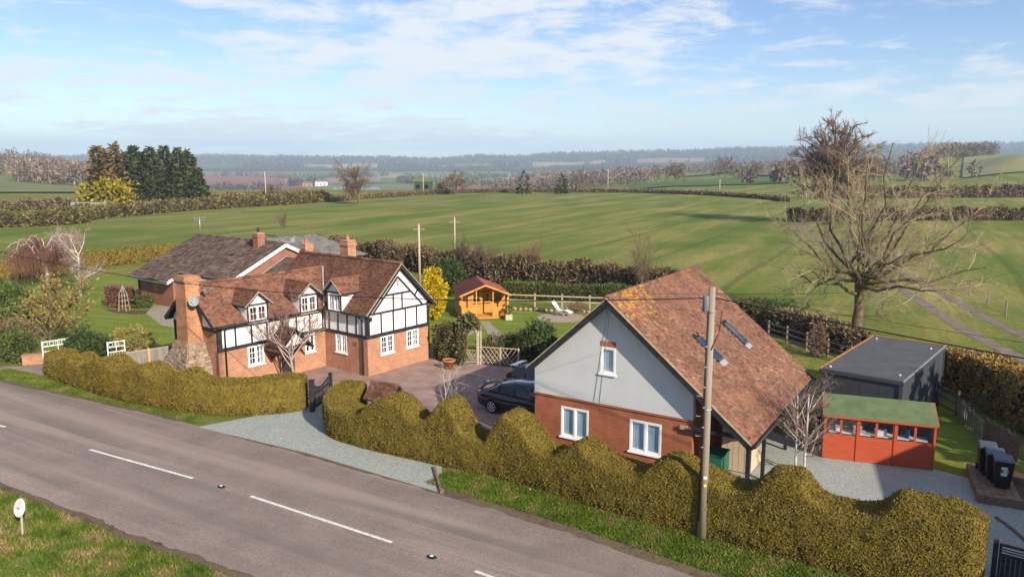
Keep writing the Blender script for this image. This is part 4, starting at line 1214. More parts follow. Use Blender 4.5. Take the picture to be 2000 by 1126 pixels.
for s, (x0, x1) in enumerate(((-0.12, AW), )):
    MB().extrude([(-0.10, yA + 0.02, Lz(-0.1) - 0.19), (xr, yA + 0.02, zr_ - 0.21), (xe, yA + 0.02, Rz(xe) - 0.19), (xe, yA + 0.02, Rz(xe) - 0.22), (xr, yA + 0.02, zr_ - 0.25), (-0.10, yA + 0.02, Lz(-0.1) - 0.22)], (0, 0.36, 0)).build('soffit', m_black, ann)
MB().bar((xe + 0.04, yA, Rz(xe) - 0.10), (xe + 0.04, yB, Rz(xe) - 0.10), 0.05, 0.14).build('fascia', m_black, ann)
pipe(ann, [(xe + 0.12, yA, Rz(xe) - 0.07), (xe + 0.12, yB, Rz(xe) - 0.07)], 0.055, m_black, 'gutter')
for yy in (-0.25, 1.75, 5.2, 8.8):
    MB().box(xe - 0.18, xe - 0.06, yy, yy + 0.12, 0, Rz(xe) - 0.1).build('porch_post', m_black, ann)
MB().bar((xe - 0.12, yA + 0.05, Rz(xe) - 0.16), (xe - 0.12, yB - 0.05, Rz(xe) - 0.16), 0.1, 0.14).build('wall_plate', m_black, ann)
for yy in (-0.19, 1.81, 5.26, 8.7):
    MB().bar((AW + 0.02, yy, 2.15), (xe - 0.1, yy, 2.15), 0.1, 0.12).build('tie_beam', m_black, ann)
for a, b2, c_, d_ in sk:    # roof windows: frame proud of the tiles, glass, lead apron
    nrm = Vector((sR, 0, 1)).normalized()
    def Q(x, y, h): return Vector((x, y, Rz(x))) + nrm * h
    fr = MB()
    for (x0, x1, y0, y1) in ((a, a + 0.07, c_, d_), (b2 - 0.07, b2, c_, d_), (a, b2, c_, c_ + 0.06), (a, b2, d_ - 0.06, d_)):
        q = [Q(x0, y0, -0.03), Q(x1, y0, -0.03), Q(x1, y1, -0.03), Q(x0, y1, -0.03)]
        fr.extrude(q, nrm * 0.09)
    fo = fr.build('skylight', m_anthracite, ra)
    MB().add([Q(a + 0.06, c_ + 0.05, 0.05), Q(b2 - 0.06, c_ + 0.05, 0.05), Q(b2 - 0.06, d_ - 0.05, 0.05), Q(a + 0.06, d_ - 0.05, 0.05)], [(0, 1, 2, 3)]).build('pane', m_glass_dark, fo)
    MB().extrude([Q(a + 0.06, c_ + 0.05, -0.02), Q(b2 - 0.06, c_ + 0.05, -0.02), Q(b2 - 0.06, d_ - 0.05, -0.02), Q(a + 0.06, d_ - 0.05, -0.02)], nrm * -0.02).build('blind', m_anthracite, fo)
    MB().extrude([Q(b2, c_ - 0.03, 0.03), Q(b2 + 0.17, c_ - 0.03, 0.03), Q(b2 + 0.17, d_ + 0.03, 0.03), Q(b2, d_ + 0.03, 0.03)], nrm * 0.01).build('lead_apron', m_lead, fo)
MB().box(AW - 0.42, AW - 0.18, -0.12, -0.005, 2.02, 2.13).build('flood_light', m_mortar, ann)
for k, (xa, xb) in enumerate(((3.02, 2.55), (3.1, 2.78))):
    MB().tube([(xa, -0.035, 5.85), (lerp(xa, xb, 0.5), -0.035, 4.1 - 0.1 * k), (xb, -0.035, 2.40)], 0.008, 5).build('phone_wire', m_lead, ann)
MB().box(AW + 0.01, AW + 0.07, 1.15, 1.27, 1.15, 1.30).build('socket_box', m_plastic_black, ann)
MB().lathe([(0.05, 0), (0.07, 0.04), (0.05, 0.2), (0.02, 0.24)], 8, (xe - 0.12, 1.6, 1.75)).build('lantern', m_signwhite, ann)

# boiler cabinet and store under the catslide
bx = thing('boiler_cabinet', 'dark green metal boiler cabinet beside the annexe side wall', 'cabinet', AN0 + AE_ * 7.0 + AN_ * 0.45, AROT)
MB().box(-0.36, 0.36, -0.42, 0.42, 0.04, 1.22).build('cabinet_body', m_green_box, bx, bevel=0.02)
MB().box(-0.39, 0.39, -0.45, 0.45, 1.222, 1.27).build('cabinet_lid', m_green_box, bx, bevel=0.01)
MB().box(-0.30, 0.30, -0.37, 0.37, 0.0, 0.039).build('plinth', m_dark_in, bx)
MB().box(-0.07, 0.07, -0.428, -0.421, 0.92, 0.96).build('badge', m_metal, bx)
stt = thing('beige_store', 'beige boarded store cupboard under the annexe roof overhang', 'shed', AN0 + AE_ * 7.25 + AN_ * 2.6, AROT)
MB().box(-0.5, 0.55, -0.6, 1.0, 0.05, 1.75).build('panel', m_beige, stt)
for k in range(5):
    MB().box(-0.503 + k * 0.21, -0.495 + k * 0.21 , -0.606, -0.601, 0.05, 1.75).build('joint', m_mortar, stt)
MB().box(-0.55, 0.6, -0.65, 1.05, 1.752, 1.80).build('lid', m_beige, stt)
MB().box(-0.48, 0.53, -0.58, 0.98, 0.0, 0.049).build('plinth', m_sleeper, stt)
# ================================================================== garden buildings
# ---- red shed
sh0 = gp(1607, 893)
SHR = math.atan2(26.25 - 27.48, 15.33 - 11.85)
shed = thing('red_shed', 'bright red wooden shed with green felt roof and row of windows', 'shed', sh0, SHR)
SL, SD, SH = 3.69, 2.1, 1.74
secs = [(0.0, 1.12), (1.16, 2.38), (2.42, 3.69)]
MB().box(0.03, SL - 0.03, 0.03, SD - 0.03, 0.0, 0.06).build('floor', m_sleeper, shed)
for (a, b2) in secs:
    n = 8
    for k in range(n):
        z0, z1 = 0.03 + k * 0.117, 0.03 + (k + 1) * 0.117
        MB().add([(a, -0.024, z0), (b2, -0.024, z0), (b2, 0.02, z0), (a, 0.02, z0), (a, -0.010, z1 - 0.002), (b2, -0.010, z1 - 0.002), (b2, 0.02, z1 - 0.002), (a, 0.02, z1 - 0.002)],
                 [(0, 3, 2, 1), (4, 5, 6, 7), (0, 1, 5, 4), (1, 2, 6, 5), (2, 3, 7, 6), (3, 0, 4, 7)]).build('board', m_redpaint, shed)
    MB().box(a, b2, -0.012, 0.03, 1.58, SH - 0.06).build('header', m_redpaint, shed)
    mid = (a + b2) / 2
    fr = MB()
    for x in (a + 0.02, mid, b2 - 0.02):
        fr.box(x - 0.04 if x != a + 0.02 else a, x + 0.04 if x != b2 - 0.02 else b2, -0.02, 0.03, 0.968, 1.578)
    fr.box(a + 0.06, mid - 0.04, -0.016, 0.03, 0.968, 1.0); fr.box(mid + 0.04, b2 - 0.06, -0.016, 0.03, 0.968, 1.0)
    fo = fr.build('window', m_redpaint, shed)
    for x0, x1 in ((a + 0.06, mid - 0.04), (mid + 0.04, b2 - 0.06)):
        MB().add([(x0, 0.0, 1.0), (x1, 0.0, 1.0), (x1, 0.0, 1.578), (x0, 0.0, 1.578)], [(0, 1, 2, 3)]).build('pane', m_glass, fo)
for x in (0.0, 1.14, 2.40, SL):
    MB().box(x - 0.035, x + 0.035, -0.045, -0.026, 0.0, SH - 0.05).build('batten', m_redpaint, shed)
zrS = 2.22
for x in (0.0, SL):
    s_ = 1 if x else -1
    MB().extrude([(x, 0, 0.0), (x, SD, 0.0), (x, SD, SH), (x, SD / 2, zrS - 0.02), (x, 0, SH)], (-s_ * 0.03, 0, 0)).build('side_wall', m_redpaint, shed)
MB().box(0.03, SL - 0.03, SD - 0.03, SD, 0, SH).build('back_wall', m_redpaint, shed)
for s_ in (-1, 1):
    y0 = SD / 2 + s_ * (SD / 2 + 0.10); zz0 = zrS - (SD / 2 + 0.10) * (zrS - SH) / (SD / 2)
    MB().extrude([(-0.08, y0, zz0), (SL + 0.08, y0, zz0), (SL + 0.08, SD / 2, zrS), (-0.08, SD / 2, zrS)], (0, 0, 0.035)).build('felt_roof', m_felt, shed)
    for f_ in (0.02, 0.5):
        ya, za_ = lerp(y0, SD / 2, f_), lerp(zz0, zrS, f_)
        MB().extrude([(-0.082, ya, za_ + 0.036), (SL + 0.082, ya, za_ + 0.036), (SL + 0.082, lerp(y0, SD / 2, f_ + 0.1), lerp(zz0, zrS, f_ + 0.1) + 0.036), (-0.082, lerp(y0, SD / 2, f_ + 0.1), lerp(zz0, zrS, f_ + 0.1) + 0.036)], (0, 0, 0.006)).build('felt_lap', m_felt, shed)
    for x in (-0.09, SL + 0.09):
        MB().bar((x, y0, zz0 - 0.01), (x, SD / 2, zrS - 0.01), 0.025, 0.09).build('bargeboard', m_redpaint, shed)
MB().bar((-0.07, -0.105, SH - 0.06), (SL + 0.07, -0.105, SH - 0.06), 0.02, 0.06).build('fascia', m_redpaint, shed)
def in_frame(o, rot, x, y, z):
    return o + Vector((math.cos(rot) * x - math.sin(rot) * y, math.sin(rot) * x + math.cos(rot) * y, z))
bench = thing('workbench', 'pale workbench inside the red shed behind its windows', 'bench', in_frame(sh0, SHR, 1.6, 0.32, 0.061), SHR)
MB().box(-1.45, 1.9, -0.25, 0.25, 0.96, 1.0).build('worktop', m_signwhite, bench)
for x in (-1.4, -0.1, 1.35):
    MB().box(x, x + 0.06, -0.2, 0.2, 0, 0.96).build('leg', m_wood_pale, bench)
for k, (x, w, h_, m_, lab, nm) in enumerate(((-1.1, 0.22, 0.14, m_signwhite, 'low white box on the shed bench behind the leftmost shed window', 'storage_box'), (-0.45, 0.3, 0.22, m_metal, 'grey box on the shed bench behind the second shed window', 'storage_box'),
                                   (0.35, 0.4, 0.16, m_signwhite, 'white box on the shed bench behind the middle shed panel', 'storage_box'), (1.25, 0.1, 0.34, flat('blue_plastic', (0.03, 0.16, 0.36)), 'blue canister on the shed bench behind the rightmost shed window', 'canister'))):
    o = thing(nm, lab, 'canister' if nm == 'canister' else 'box', in_frame(sh0, SHR, 1.6 + x, 0.32, 0.061 + 1.001), SHR)
    MB().box(-w / 2, w / 2, -0.14, 0.14, 0, h_).build('body', m_, o, bevel=0.01)
    MB().box(-w / 2 - 0.005, w / 2 + 0.005, -0.145, 0.145, h_ + 0.001, h_ + 0.02).build('lid', m_signwhite if nm != 'canister' else m_plastic_black, o)

# ---- anthracite garden room
ct0 = gp(1602, 717, 2.62); ct0.z = 0
CTR = R(-40.0)
ctn = thing('steel_garden_room', 'flat roofed anthracite grey steel garden room behind the red shed', 'garden room', ct0, CTR)
CW, CD, CH = 3.2, 7.9, 2.6
for x, y in ((0, 0), (CW - 0.14, 0), (0, CD - 0.14), (CW - 0.14, CD - 0.14)):
    MB().box(x, x + 0.14, y, y + 0.14, 0, CH - 0.16).build('corner_post', m_anthracite, ctn)
for k in range(4):
    x0 = 0.145 + k * (CW - 0.29) / 4
    MB().box(x0 + 0.006, x0 + (CW - 0.29) / 4 - 0.006, 0.05, 0.10, 0.05, CH - 0.17).build('panel', m_anthracite, ctn)
for k in range(7):
    y0 = 0.145 + k * (CD - 0.29) / 7
    for x0 in (0.04, CW - 0.09):
        MB().box(x0, x0 + 0.05, y0 + 0.006, y0 + (CD - 0.29) / 7 - 0.006, 0.05, CH - 0.17).build('panel', m_anthracite, ctn)
MB().box(0.145, CW - 0.145, CD - 0.10, CD - 0.05, 0.05, CH - 0.17).build('panel', m_anthracite, ctn)
MB().box(-0.03, CW + 0.03, -0.03, CD + 0.03, CH - 0.158, CH - 0.03).build('roof_frame', m_anthracite, ctn)
MB().box(0.05, CW - 0.05, 0.05, CD - 0.05, CH - 0.028, CH + 0.0).build('roof_sheet', m_anthracite2, ctn)
for (a, b2, c_, d_) in ((-0.04, 0.04, -0.03, CD + 0.03), (0.045, CW + 0.03, CD - 0.04, CD + 0.04)):
    MB().box(a, b2, c_, d_, CH - 0.027, CH + 0.03).build('rusty_trim', m_rust, ctn)
MB().box(CW - 0.03, CW + 0.035, -0.03, CD - 0.05, CH - 0.026, CH + 0.012).build('edge_trim', m_metal, ctn)
for x, y in ((0.25, 0.5), (CW - 0.35, 0.9), (0.3, CD - 0.6), (CW - 0.4, CD - 1.2)):
    MB().lathe([(0.07, 0), (0.06, 0.04), (0.03, 0.06)], 10, (x, y, CH)).build('roof_vent', m_metal, ctn)

# ---- orange summerhouse
S0 = gp(902, 624); SR = R(11.5)
smr = thing('orange_summerhouse', 'orange timber summerhouse with veranda and red shingle roof on the back lawn', 'summerhouse', S0, SR)
w, d, vy, eh, ah = 3.4, 4.0, 1.25, 1.83, 2.52
MB().box(0, w, 0, d, 0.0, 0.14).build('deck', m_cedar, smr)
for k in range(10):
    MB().box(0.03, w - 0.03, -0.03 + k * 0.128, -0.03 + k * 0.128 + 0.12, 0.141, 0.165).build('deck_board', m_cedar, smr)
def clad(o, du, dn, L, z0, z1, holes=(), board=0.12, name='cladding', mat=None):
    o, du, dn = Vector(o), Vector(du), Vector(dn)
    mb = MB()
    k = int(round((z1 - z0) / board))
    for i in range(k):
        a, b2 = z0 + (z1 - z0) * i / k, z0 + (z1 - z0) * (i + 1) / k - 0.003
        segs = [(0, L)]
        for h in holes:
            if a < h[3] - 0.01 and b2 > h[2] + 0.01:
                ns = []
                for s0, s1 in segs:
                    if h[0] > s0: ns.append((s0, min(s1, h[0])))
                    if h[1] < s1: ns.append((max(s0, h[1]), s1))
                segs = [q for q in ns if q[1] - q[0] > 0.01]
        for s0, s1 in segs:
            p = lambda t, zz, dd: o + du * t + Z1 * zz + dn * dd
            mb.add([p(s0, a, 0.016), p(s1, a, 0.016), p(s1, a, -0.03), p(s0, a, -0.03), p(s0, b2, 0.0), p(s1, b2, 0.0), p(s1, b2, -0.03), p(s0, b2, -0.03)],
                   [(0, 3, 2, 1), (4, 5, 6, 7), (0, 1, 5, 4), (1, 2, 6, 5), (2, 3, 7, 6), (3, 0, 4, 7)])
    return mb.build(name, mat or m_cedar, smr, kind='stuff')
clad((0, d, 0), -Y1, -X1, d - vy, 0.15, eh)
clad((w, vy, 0), Y1, X1, d - vy, 0.15, eh)
clad((w, d, 0), -X1, Y1, w, 0.15, eh)
hs = [(0.18, 0.72, 1.0, 1.72), (0.95, 1.60, 0.95, 1.75), (1.66, 2.30, 0.95, 1.75), (2.55, 3.2, 1.0, 1.72)]
clad((0, vy, 0), X1, -Y1, w, 0.15, eh, hs)
for (a, b2, c_, e_) in hs:
    window(smr, (a, vy - 0.01, c_), X1, -Y1, b2 - a, e_ - c_, 1, 2, 2, curtain=0, mat=m_cedar2, frame=0.05, sill=False)
for x in (0.92, 1.63, 2.33):
    MB().box(x - 0.03, x + 0.03, vy - 0.035, vy - 0.018, 0.17, 1.78).build('door_stile', m_cedar2, smr)
MB().extrude([(0, vy, eh), (w, vy, eh), (w / 2, vy, ah - 0.06)], (0, 0.04, 0)).build('gable_board', m_cedar, smr)
MB().extrude([(0, d - 0.03, eh), (w, d - 0.03, eh), (w / 2, d - 0.03, ah - 0.06)], (0, 0.03, 0)).build('gable_board', m_cedar, smr)
for x in (0.04, 1.08, 2.3, w - 0.04):
    MB().box(x - 0.04, x + 0.04, 0.02, 0.10, 0.166, eh + (0.0 if x in (0.04, w - 0.04) else 0.30)).build('veranda_post', m_cedar2, smr)
for (x0, x1) in ((0.09, 1.03), (2.35, w - 0.09)):
    MB().box(x0, x1, 0.03, 0.08, 0.80, 0.85).build('handrail', m_cedar2, smr)
    n = int((x1 - x0) / 0.105)
    for k in range(n):
        xx = lerp(x0, x1, (k + 0.5) / n)
        MB().box(xx - 0.044, xx + 0.044, 0.04, 0.06, 0.17, 0.798).build('slat', m_cedar2, smr)
for x in (0.02, w - 0.06):
    MB().box(x, x + 0.04, 0.11, vy - 0.02, 0.80, 0.85).build('handrail', m_cedar2, smr)
    for k in range(9):
        yy = 0.15 + k * 0.12
        MB().box(x + 0.01, x + 0.03, yy, yy + 0.09, 0.17, 0.798).build('slat', m_cedar2, smr)
rs_ = (ah - eh) / (w / 2)
for s_ in (-1, 1):
    e0 = Vector((w / 2 + s_ * (w / 2 + 0.18), -0.28, ah - (w / 2 + 0.18) * rs_)); t0 = Vector((w / 2, -0.28, ah))
    MB().extrude([e0, t0, t0 - Z1 * 0.05, e0 - Z1 * 0.05], (0, d + 0.5, 0)).build('roof', m_cedar2, smr)
    roof_tiles(smr, 'roof_shingles', m_felt_red, e0 + Z1 * 0.004, (0, 1, 0), (t0 - e0).normalized(), d + 0.5, (t0 - e0).length, 0.33, 0.14, 0.012, seed=61 + s_)
    MB().bar(e0 + Vector((0, -0.012, -0.03)), t0 + Vector((0, -0.012, -0.03)), 0.024, 0.12, up=(s_ * rs_, 0, 1)).build('bargeboard', m_cedar2, smr)
sheet('path_to_summerhouse', [gp(938, 628), gp(956, 627), gp(962, 636), gp(985, 655), gp(1000, 668), gp(960, 668), gp(950, 645)], 0.011, m_slab)
sheet('path_to_summerhouse', [gp(940, 634), gp(905, 655), gp(880, 668), gp(884, 672), gp(912, 658), gp(942, 640)], 0.013, m_slab)

# ---- planter box beside the veranda
pt = thing('planter_box', 'square pale planter with a small green bush beside the summerhouse veranda', 'planter', gp(993, 624), SR)
MB().box(-0.25, 0.25, -0.25, 0.25, 0, 0.4).build('box', m_wood_pale, pt, bevel=0.01)

# ---- sun lounger on pebble circle
cc = gp(1096, 620)
vs = [(cc.x + 1.75 * math.cos(a), cc.y + 1.75 * math.sin(a)) for a in np.linspace(0, 2 * math.pi, 28, endpoint=False)]
sheet('pebble_circle', vs, 0.012, m_pebble)
lg = thing('garden_recliner', 'white sling garden recliner on a round pebble patch', 'chair', gp(1094, 616), R(-28))
prof = [(-0.62, 1.08), (-0.50, 0.92), (-0.12, 0.42), (0.05, 0.37), (0.45, 0.45), (0.62, 0.42), (0.95, 0.28)]
mb = MB()
for i in range(len(prof) - 1):
    (x0, z0), (x1, z1) = prof[i], prof[i + 1]
    mb.extrude([(x0, -0.27, z0), (x1, -0.27, z1), (x1, 0.27, z1), (x0, 0.27, z0)], (0, 0, 0.025))
mb.build('sling_seat', m_canvas, lg)
for s_ in (-1, 1):
    MB().tube([(x, s_ * 0.29, z) for x, z in prof], 0.016, 6).build('side_rail', m_metal, lg, True)
    MB().tube([(-0.25, s_ * 0.30, 0.60), (-0.05, s_ * 0.32, 0.66), (0.38, s_ * 0.32, 0.64), (0.45, s_ * 0.30, 0.45)], 0.018, 6).build('armrest', m_metal, lg, True)
    MB().tube([(-0.42, s_ * 0.28, 0.0), (0.35, s_ * 0.28, 0.42)], 0.015, 6).build('leg', m_metal, lg, True)
    MB().tube([(0.60, s_ * 0.28, 0.0), (-0.18, s_ * 0.28, 0.52)], 0.015, 6).build('leg', m_metal, lg, True)

# ---- terracotta pot
pot = thing('terracotta_pot', 'large terracotta pot standing beside the ivy arch', 'plant pot', gp(877, 720))
MB().lathe([(0.20, 0), (0.31, 0.44), (0.35, 0.44), (0.36, 0.53), (0.31, 0.53), (0.29, 0.47)], 20).build('pot_body', m_terra, pot, True)
MB().lathe([(0.28, 0.46), (0.285, 0.475)], 16).build('soil', m_soil, pot)

# ---- little tiled well roof behind the hedge
wr = thing('tiled_well_canopy', 'small steep tiled well canopy peeping over the clipped hedge', 'well', gp(752, 750, 1.7).xy.to_3d(), R(-27))
for s_ in (-1, 1):
    e0 = Vector((-0.72, s_ * 0.62, 1.12)); t0 = Vector((-0.72, 0, 1.74))
    MB().extrude([e0, t0, t0 - Z1 * 0.05, e0 - Z1 * 0.05], (1.44, 0, 0)).build('roof', m_black, wr)
    roof_tiles(wr, 'roof_tiles', m_tile_cot, e0 + Z1 * 0.006, (1, 0, 0), (t0 - e0).normalized(), 1.44, (t0 - e0).length, 0.165, 0.1, 0.022, seed=71 + s_)
    MB().bar(Vector((0.74, s_ * 0.6, 1.08)), (0.74, 0, 1.70), 0.03, 0.08, up=(0, s_, 1)).build('bargeboard', m_black, wr)
ridge_tiles(wr, (-0.74, 0, 1.77), (0.74, 0, 1.77), m_tile_cot, 0.085, 0.24, seed=72)
for x in (-0.55, 0.55):
    MB().box(x - 0.05, x + 0.05, -0.05, 0.05, 0, 1.7).build('post', m_black, wr)
MB().lathe([(0.55, 0), (0.55, 0.7), (0.60, 0.7), (0.60, 0.78), (0.42, 0.78), (0.42, 0.1)], 18).build('well_ring', m_brick_old, wr)

# ================================================================== cars
def car(root, estate=False):
    L0, hw_ = 2.2, 0.86
    #   x      half width  belt z   bottom z
    st_ = [(-2.20, 0.70, 0.86, 0.42), (-2.12, 0.78, 0.93, 0.30), (-1.75, 0.85, 0.96, 0.24), (-0.9, 0.87, 0.94, 0.22), (0.3, 0.87, 0.90, 0.22), (1.0, 0.86, 0.88, 0.22), (1.5, 0.84, 0.80, 0.24), (2.0, 0.77, 0.70, 0.28), (2.2, 0.62, 0.58, 0.36)]
    rings = []
    for x, hw2, zb, z0 in st_:
        zm = lerp(z0, zb, 0.55)
        half = [(hw2 * 0.90, z0), (hw2 * 0.98, lerp(z0, zb, 0.2)), (hw2, zm), (hw2 * 0.985, lerp(z0, zb, 0.82)), (hw2 * 0.90, zb), (hw2 * 0.5, zb + 0.035)]
        rings.append([(x, -a, z) for a, z in half] + [(x, a, z) for a, z in half[::-1]])
    body = MB().loft(rings).build('body', m_carpaint, root, True)
    if estate:
        gh_ = [(-2.08, 0.66, 0.92), (-1.80, 0.63, 1.38), (-1.2, 0.63, 1.47), (0.1, 0.62, 1.47), (0.45, 0.60, 1.40), (1.15, 0.66, 0.90)]
    else:
        gh_ = [(-1.72, 0.60, 0.98), (-1.02, 0.60, 1.36), (-0.55, 0.61, 1.42), (0.10, 0.60, 1.42), (0.42, 0.58, 1.36), (1.15, 0.66, 0.90)]
    rings = []
    for x, a, z in gh_:
        base = 0.90
        rings.append([(x, -0.79, base), (x, -lerp(0.79, a, min(1, (z - base) / 0.5)) if z > base + 0.05 else -0.78, max(z - 0.05, base + 0.005)), (x, -a + 0.10, z), (x, a - 0.10, z), (x, lerp(0.79, a, min(1, (z - base) / 0.5)) if z > base + 0.05 else 0.78, max(z - 0.05, base + 0.005)), (x, 0.79, base)])
    cab = MB().loft(rings).build('cabin', m_carpaint, root, True)
    # side glass
    if estate:
        gl = [[(-1.75, 0.97), (-1.62, 1.33), (-0.98, 1.36), (-0.98, 0.97)], [(-0.92, 0.97), (-0.92, 1.36), (-0.2, 1.36), (-0.2, 0.97)], [(-0.13, 0.97), (-0.13, 1.36), (0.28, 1.34), (0.85, 0.97)]]
    else:
        gl = [[(-1.38, 1.0), (-1.02, 1.27), (-0.98, 1.28), (-0.98, 1.0)], [(-0.92, 1.0), (-0.92, 1.30), (-0.2, 1.33), (-0.2, 0.98)], [(-0.13, 0.98), (-0.13, 1.33), (0.22, 1.31), (0.85, 0.97)]]
    for s_ in (-1, 1):
        for q in gl:
            pts = [(x, s_ * (0.805 - (z - 0.9) * 0.36), z) for x, z in q]
            MB().extrude(pts, (0, s_ * 0.006, 0.002)).build('side_window', m_carglass, cab)
    xr0, zr0, xr1, zr1 = gh_[0][0], gh_[0][2], gh_[1][0], gh_[1][2]
    off = Vector((-(zr1 - zr0), 0, (xr1 - xr0))).normalized() * 0.02
    rw_ = [Vector((lerp(xr0, xr1, t), y, lerp(zr0, zr1, t))) + off for t, y in ((0.1, -0.58), (0.1, 0.58), (0.9, 0.48), (0.9, -0.48))]
    MB().extrude(rw_, off * 0.3).build('rear_window', m_carglass, cab)
    fw_ = [Vector((lerp(0.42, 1.15, t), y, lerp(gh_[4][2], 0.90, t))) + Vector((0.012, 0, 0.02)) for t, y in ((0.08, -0.50), (0.08, 0.50), (0.92, 0.62), (0.92, -0.62))]
    MB().extrude(fw_, (0.004, 0, 0.006)).build('windscreen', m_carglass, cab)
    for x in (-1.32, 1.32):
        for s_ in (-1, 1):
            cy_ = s_ * 0.76
            wv = MB().lathe([(0.20, -0.1), (0.29, -0.105), (0.315, -0.07), (0.315, 0.07), (0.29, 0.105), (0.20, 0.1)], 24)
            wv.v = [(x + a, cy_ + c_ , 0.315 + b2) for a, b2, c_ in wv.v]
            wo = wv.build('wheel', m_tyre, root, True)
            hub = MB().lathe([(0.06, 0), (0.06, 0.02)], 12)
            hub.v = [(x + a, cy_ + s_ * (0.09 + c_), 0.315 + b2) for a, b2, c_ in hub.v]
            for k in range(7):
                a = 2 * math.pi * k / 7
                hub.bar((x + 0.04 * math.cos(a), cy_ + s_ * 0.10, 0.315 + 0.04 * math.sin(a)), (x + 0.205 * math.cos(a), cy_ + s_ * 0.10, 0.315 + 0.205 * math.sin(a)), 0.03, 0.055, up=(-math.sin(a), 0, math.cos(a)))
            hub.tube([(x + 0.215 * math.cos(t), cy_ + s_ * 0.10, 0.315 + 0.215 * math.sin(t)) for t in np.linspace(0, 2 * math.pi, 21)], 0.016, 6)
            hub.build('rim', m_alloy, wo)
            ar = [(x + 0.36 * math.cos(t), s_ * 0.872, 0.315 + 0.36 * math.sin(t)) for t in np.linspace(-0.15, math.pi + 0.15, 14)]
            MB().add([(x, s_ * 0.871, 0.315)] + ar, [(0, i, i + 1) for i in range(1, 14)]).build('wheel_arch', m_tyre, root)
    for s_ in (-1, 1):
        MB().box(-2.19, -2.06, s_ * 0.62 - 0.13, s_ * 0.62 + 0.13, 0.68, 0.84).build('tail_light', m_redlens, root, bevel=0.02)
        MB().box(2.00, 2.13, s_ * 0.55 - 0.15, s_ * 0.55 + 0.15, 0.52, 0.66).build('headlight', m_carglass, root, bevel=0.02)
        MB().box(0.62, 0.80, s_ * 0.92 - 0.07, s_ * 0.92 + 0.07, 0.92, 1.03).build('door_mirror', m_carpaint, root, bevel=0.03)
        for x in (-0.8, 0.05):
            MB().box(x - 0.09, x + 0.09, s_ * 0.868 - 0.012, s_ * 0.868 + 0.012, 0.80, 0.825).build('door_handle', m_carpaint, root)
    MB().box(-2.26, -2.18, -0.26, 0.26, 0.52, 0.63).build('number_plate', m_yellow, root)
    if estate:
        for s_ in (-1, 1):
            MB().tube([(-1.5, s_ * 0.56, 1.46), (-1.4, s_ * 0.56, 1.52), (0.0, s_ * 0.56, 1.53), (0.1, s_ * 0.56, 1.47)], 0.016, 6).build('roof_rail', m_plastic_black, cab)
        MB().extrude([(-2.0, -0.55, 1.40), (-1.62, -0.56, 1.46), (-1.62, 0.56, 1.46), (-2.0, 0.55, 1.40)], (0, 0, 0.03)).build('roof_spoiler', m_carpaint, cab)
    else:
        rgs = []
        for y in np.linspace(-0.72, 0.72, 9):
            b_ = 1 - (abs(y) / 0.72) ** 3
            z = 0.985 + 0.15 * b_
            x = -2.02 - 0.05 * b_
            rgs.append([(x - 0.13, y, z + 0.035), (x + 0.13, y, z - 0.005), (x + 0.13, y, z - 0.03), (x - 0.10, y, z)])
        MB().loft(rgs).build('rear_spoiler', m_carpaint, body, True)
    return root
CARR = R(-32.5)
hd = Vector((math.cos(CARR), math.sin(CARR), 0)); lf = Vector((-math.sin(CARR), math.cos(CARR), 0))
c1 = gp(962, 806) + hd * 1.32 + lf * 0.76
saloon = thing('black_saloon_car', 'shiny black saloon car with rear spoiler parked nose to the annexe', 'car', (c1.x, c1.y, 0.01), CARR, 'cars parked on the drive')
car(saloon)
c2 = c1 + lf * 2.6 - hd * 0.25
est = thing('dark_estate_car', 'dark blue estate car half hidden behind the black saloon', 'car', (c2.x, c2.y, 0.01), CARR, 'cars parked on the drive')
car(est, True)
MB_strip = sheet('drive_marking', [gp(896, 722.5), gp(958, 736.5), gp(957, 738), gp(895, 724)], 0.012, m_lead)

# ================================================================== poles and cables
def utility_pole(loc, h_, r0, label, detail=True, group='timber utility poles', mat=None):
    t = thing('utility_pole', label, 'pole', loc, 0, group)
    MB().tube([(0, 0, 0), (0, 0, h_ * 0.5), (0, 0, h_)], [r0, r0 * 0.86, r0 * 0.72], 14).build('shaft', mat or m_pole, t, True)
    return t
pb = gp(1370, 1050)
pole = utility_pole(pb, 7.6, 0.135, 'tall weathered timber utility pole standing in front of the annexe')
MB().lathe([(0.085, 0), (0.095, 0.02), (0.095, 0.42), (0.08, 0.45)], 12, (-0.17, -0.04, 6.90)).build('terminal_box', flat('grey_mesh_guard', (0.14, 0.15, 0.17), 0.6, 0.3), pole, True)
MB().tube([(-0.10, -0.09, 6.95), (-0.12, -0.08, 4.5), (-0.13, -0.08, 0.6)], 0.028, 6).build('riser_cable', m_wire, pole, True)
for k, z in enumerate((6.2, 5.6, 5.0, 4.4, 3.8, 3.2)):
    s_ = -1 if k % 2 else -1
    MB().tube([(0, 0, z), (s_ * 0.30, -0.02, z), (s_ * 0.30, -0.02, z + 0.05)], 0.010, 5).build('step_iron', m_metal, pole)
    MB().box(-0.15, -0.09, -0.125, -0.10, z - 0.32, z - 0.29).build('cable_clip', m_metal, pole)
MB().tube([(0.13 * math.cos(t), 0.13 * math.sin(t), 4.02) for t in np.linspace(0, 2 * math.pi, 15)], 0.014, 5).build('steel_band', m_metal, pole)
MB().tube([(0.13 * math.cos(t), 0.13 * math.sin(t), 6.9) for t in np.linspace(0, 2 * math.pi, 15)], 0.014, 5).build('steel_band', m_metal, pole)
MB().box(-0.05, 0.05, -0.142, -0.134, 1.92, 2.0).build('number_plate', m_signwhite, pole)
yd = MB().lathe([(0.045, 0), (0.045, 0.006)], 14)
yd.v = [(v[0], -0.136 - v[2], 1.72 + v[1]) for v in yd.v]
yd.build('yellow_disc', m_yellow, pole)
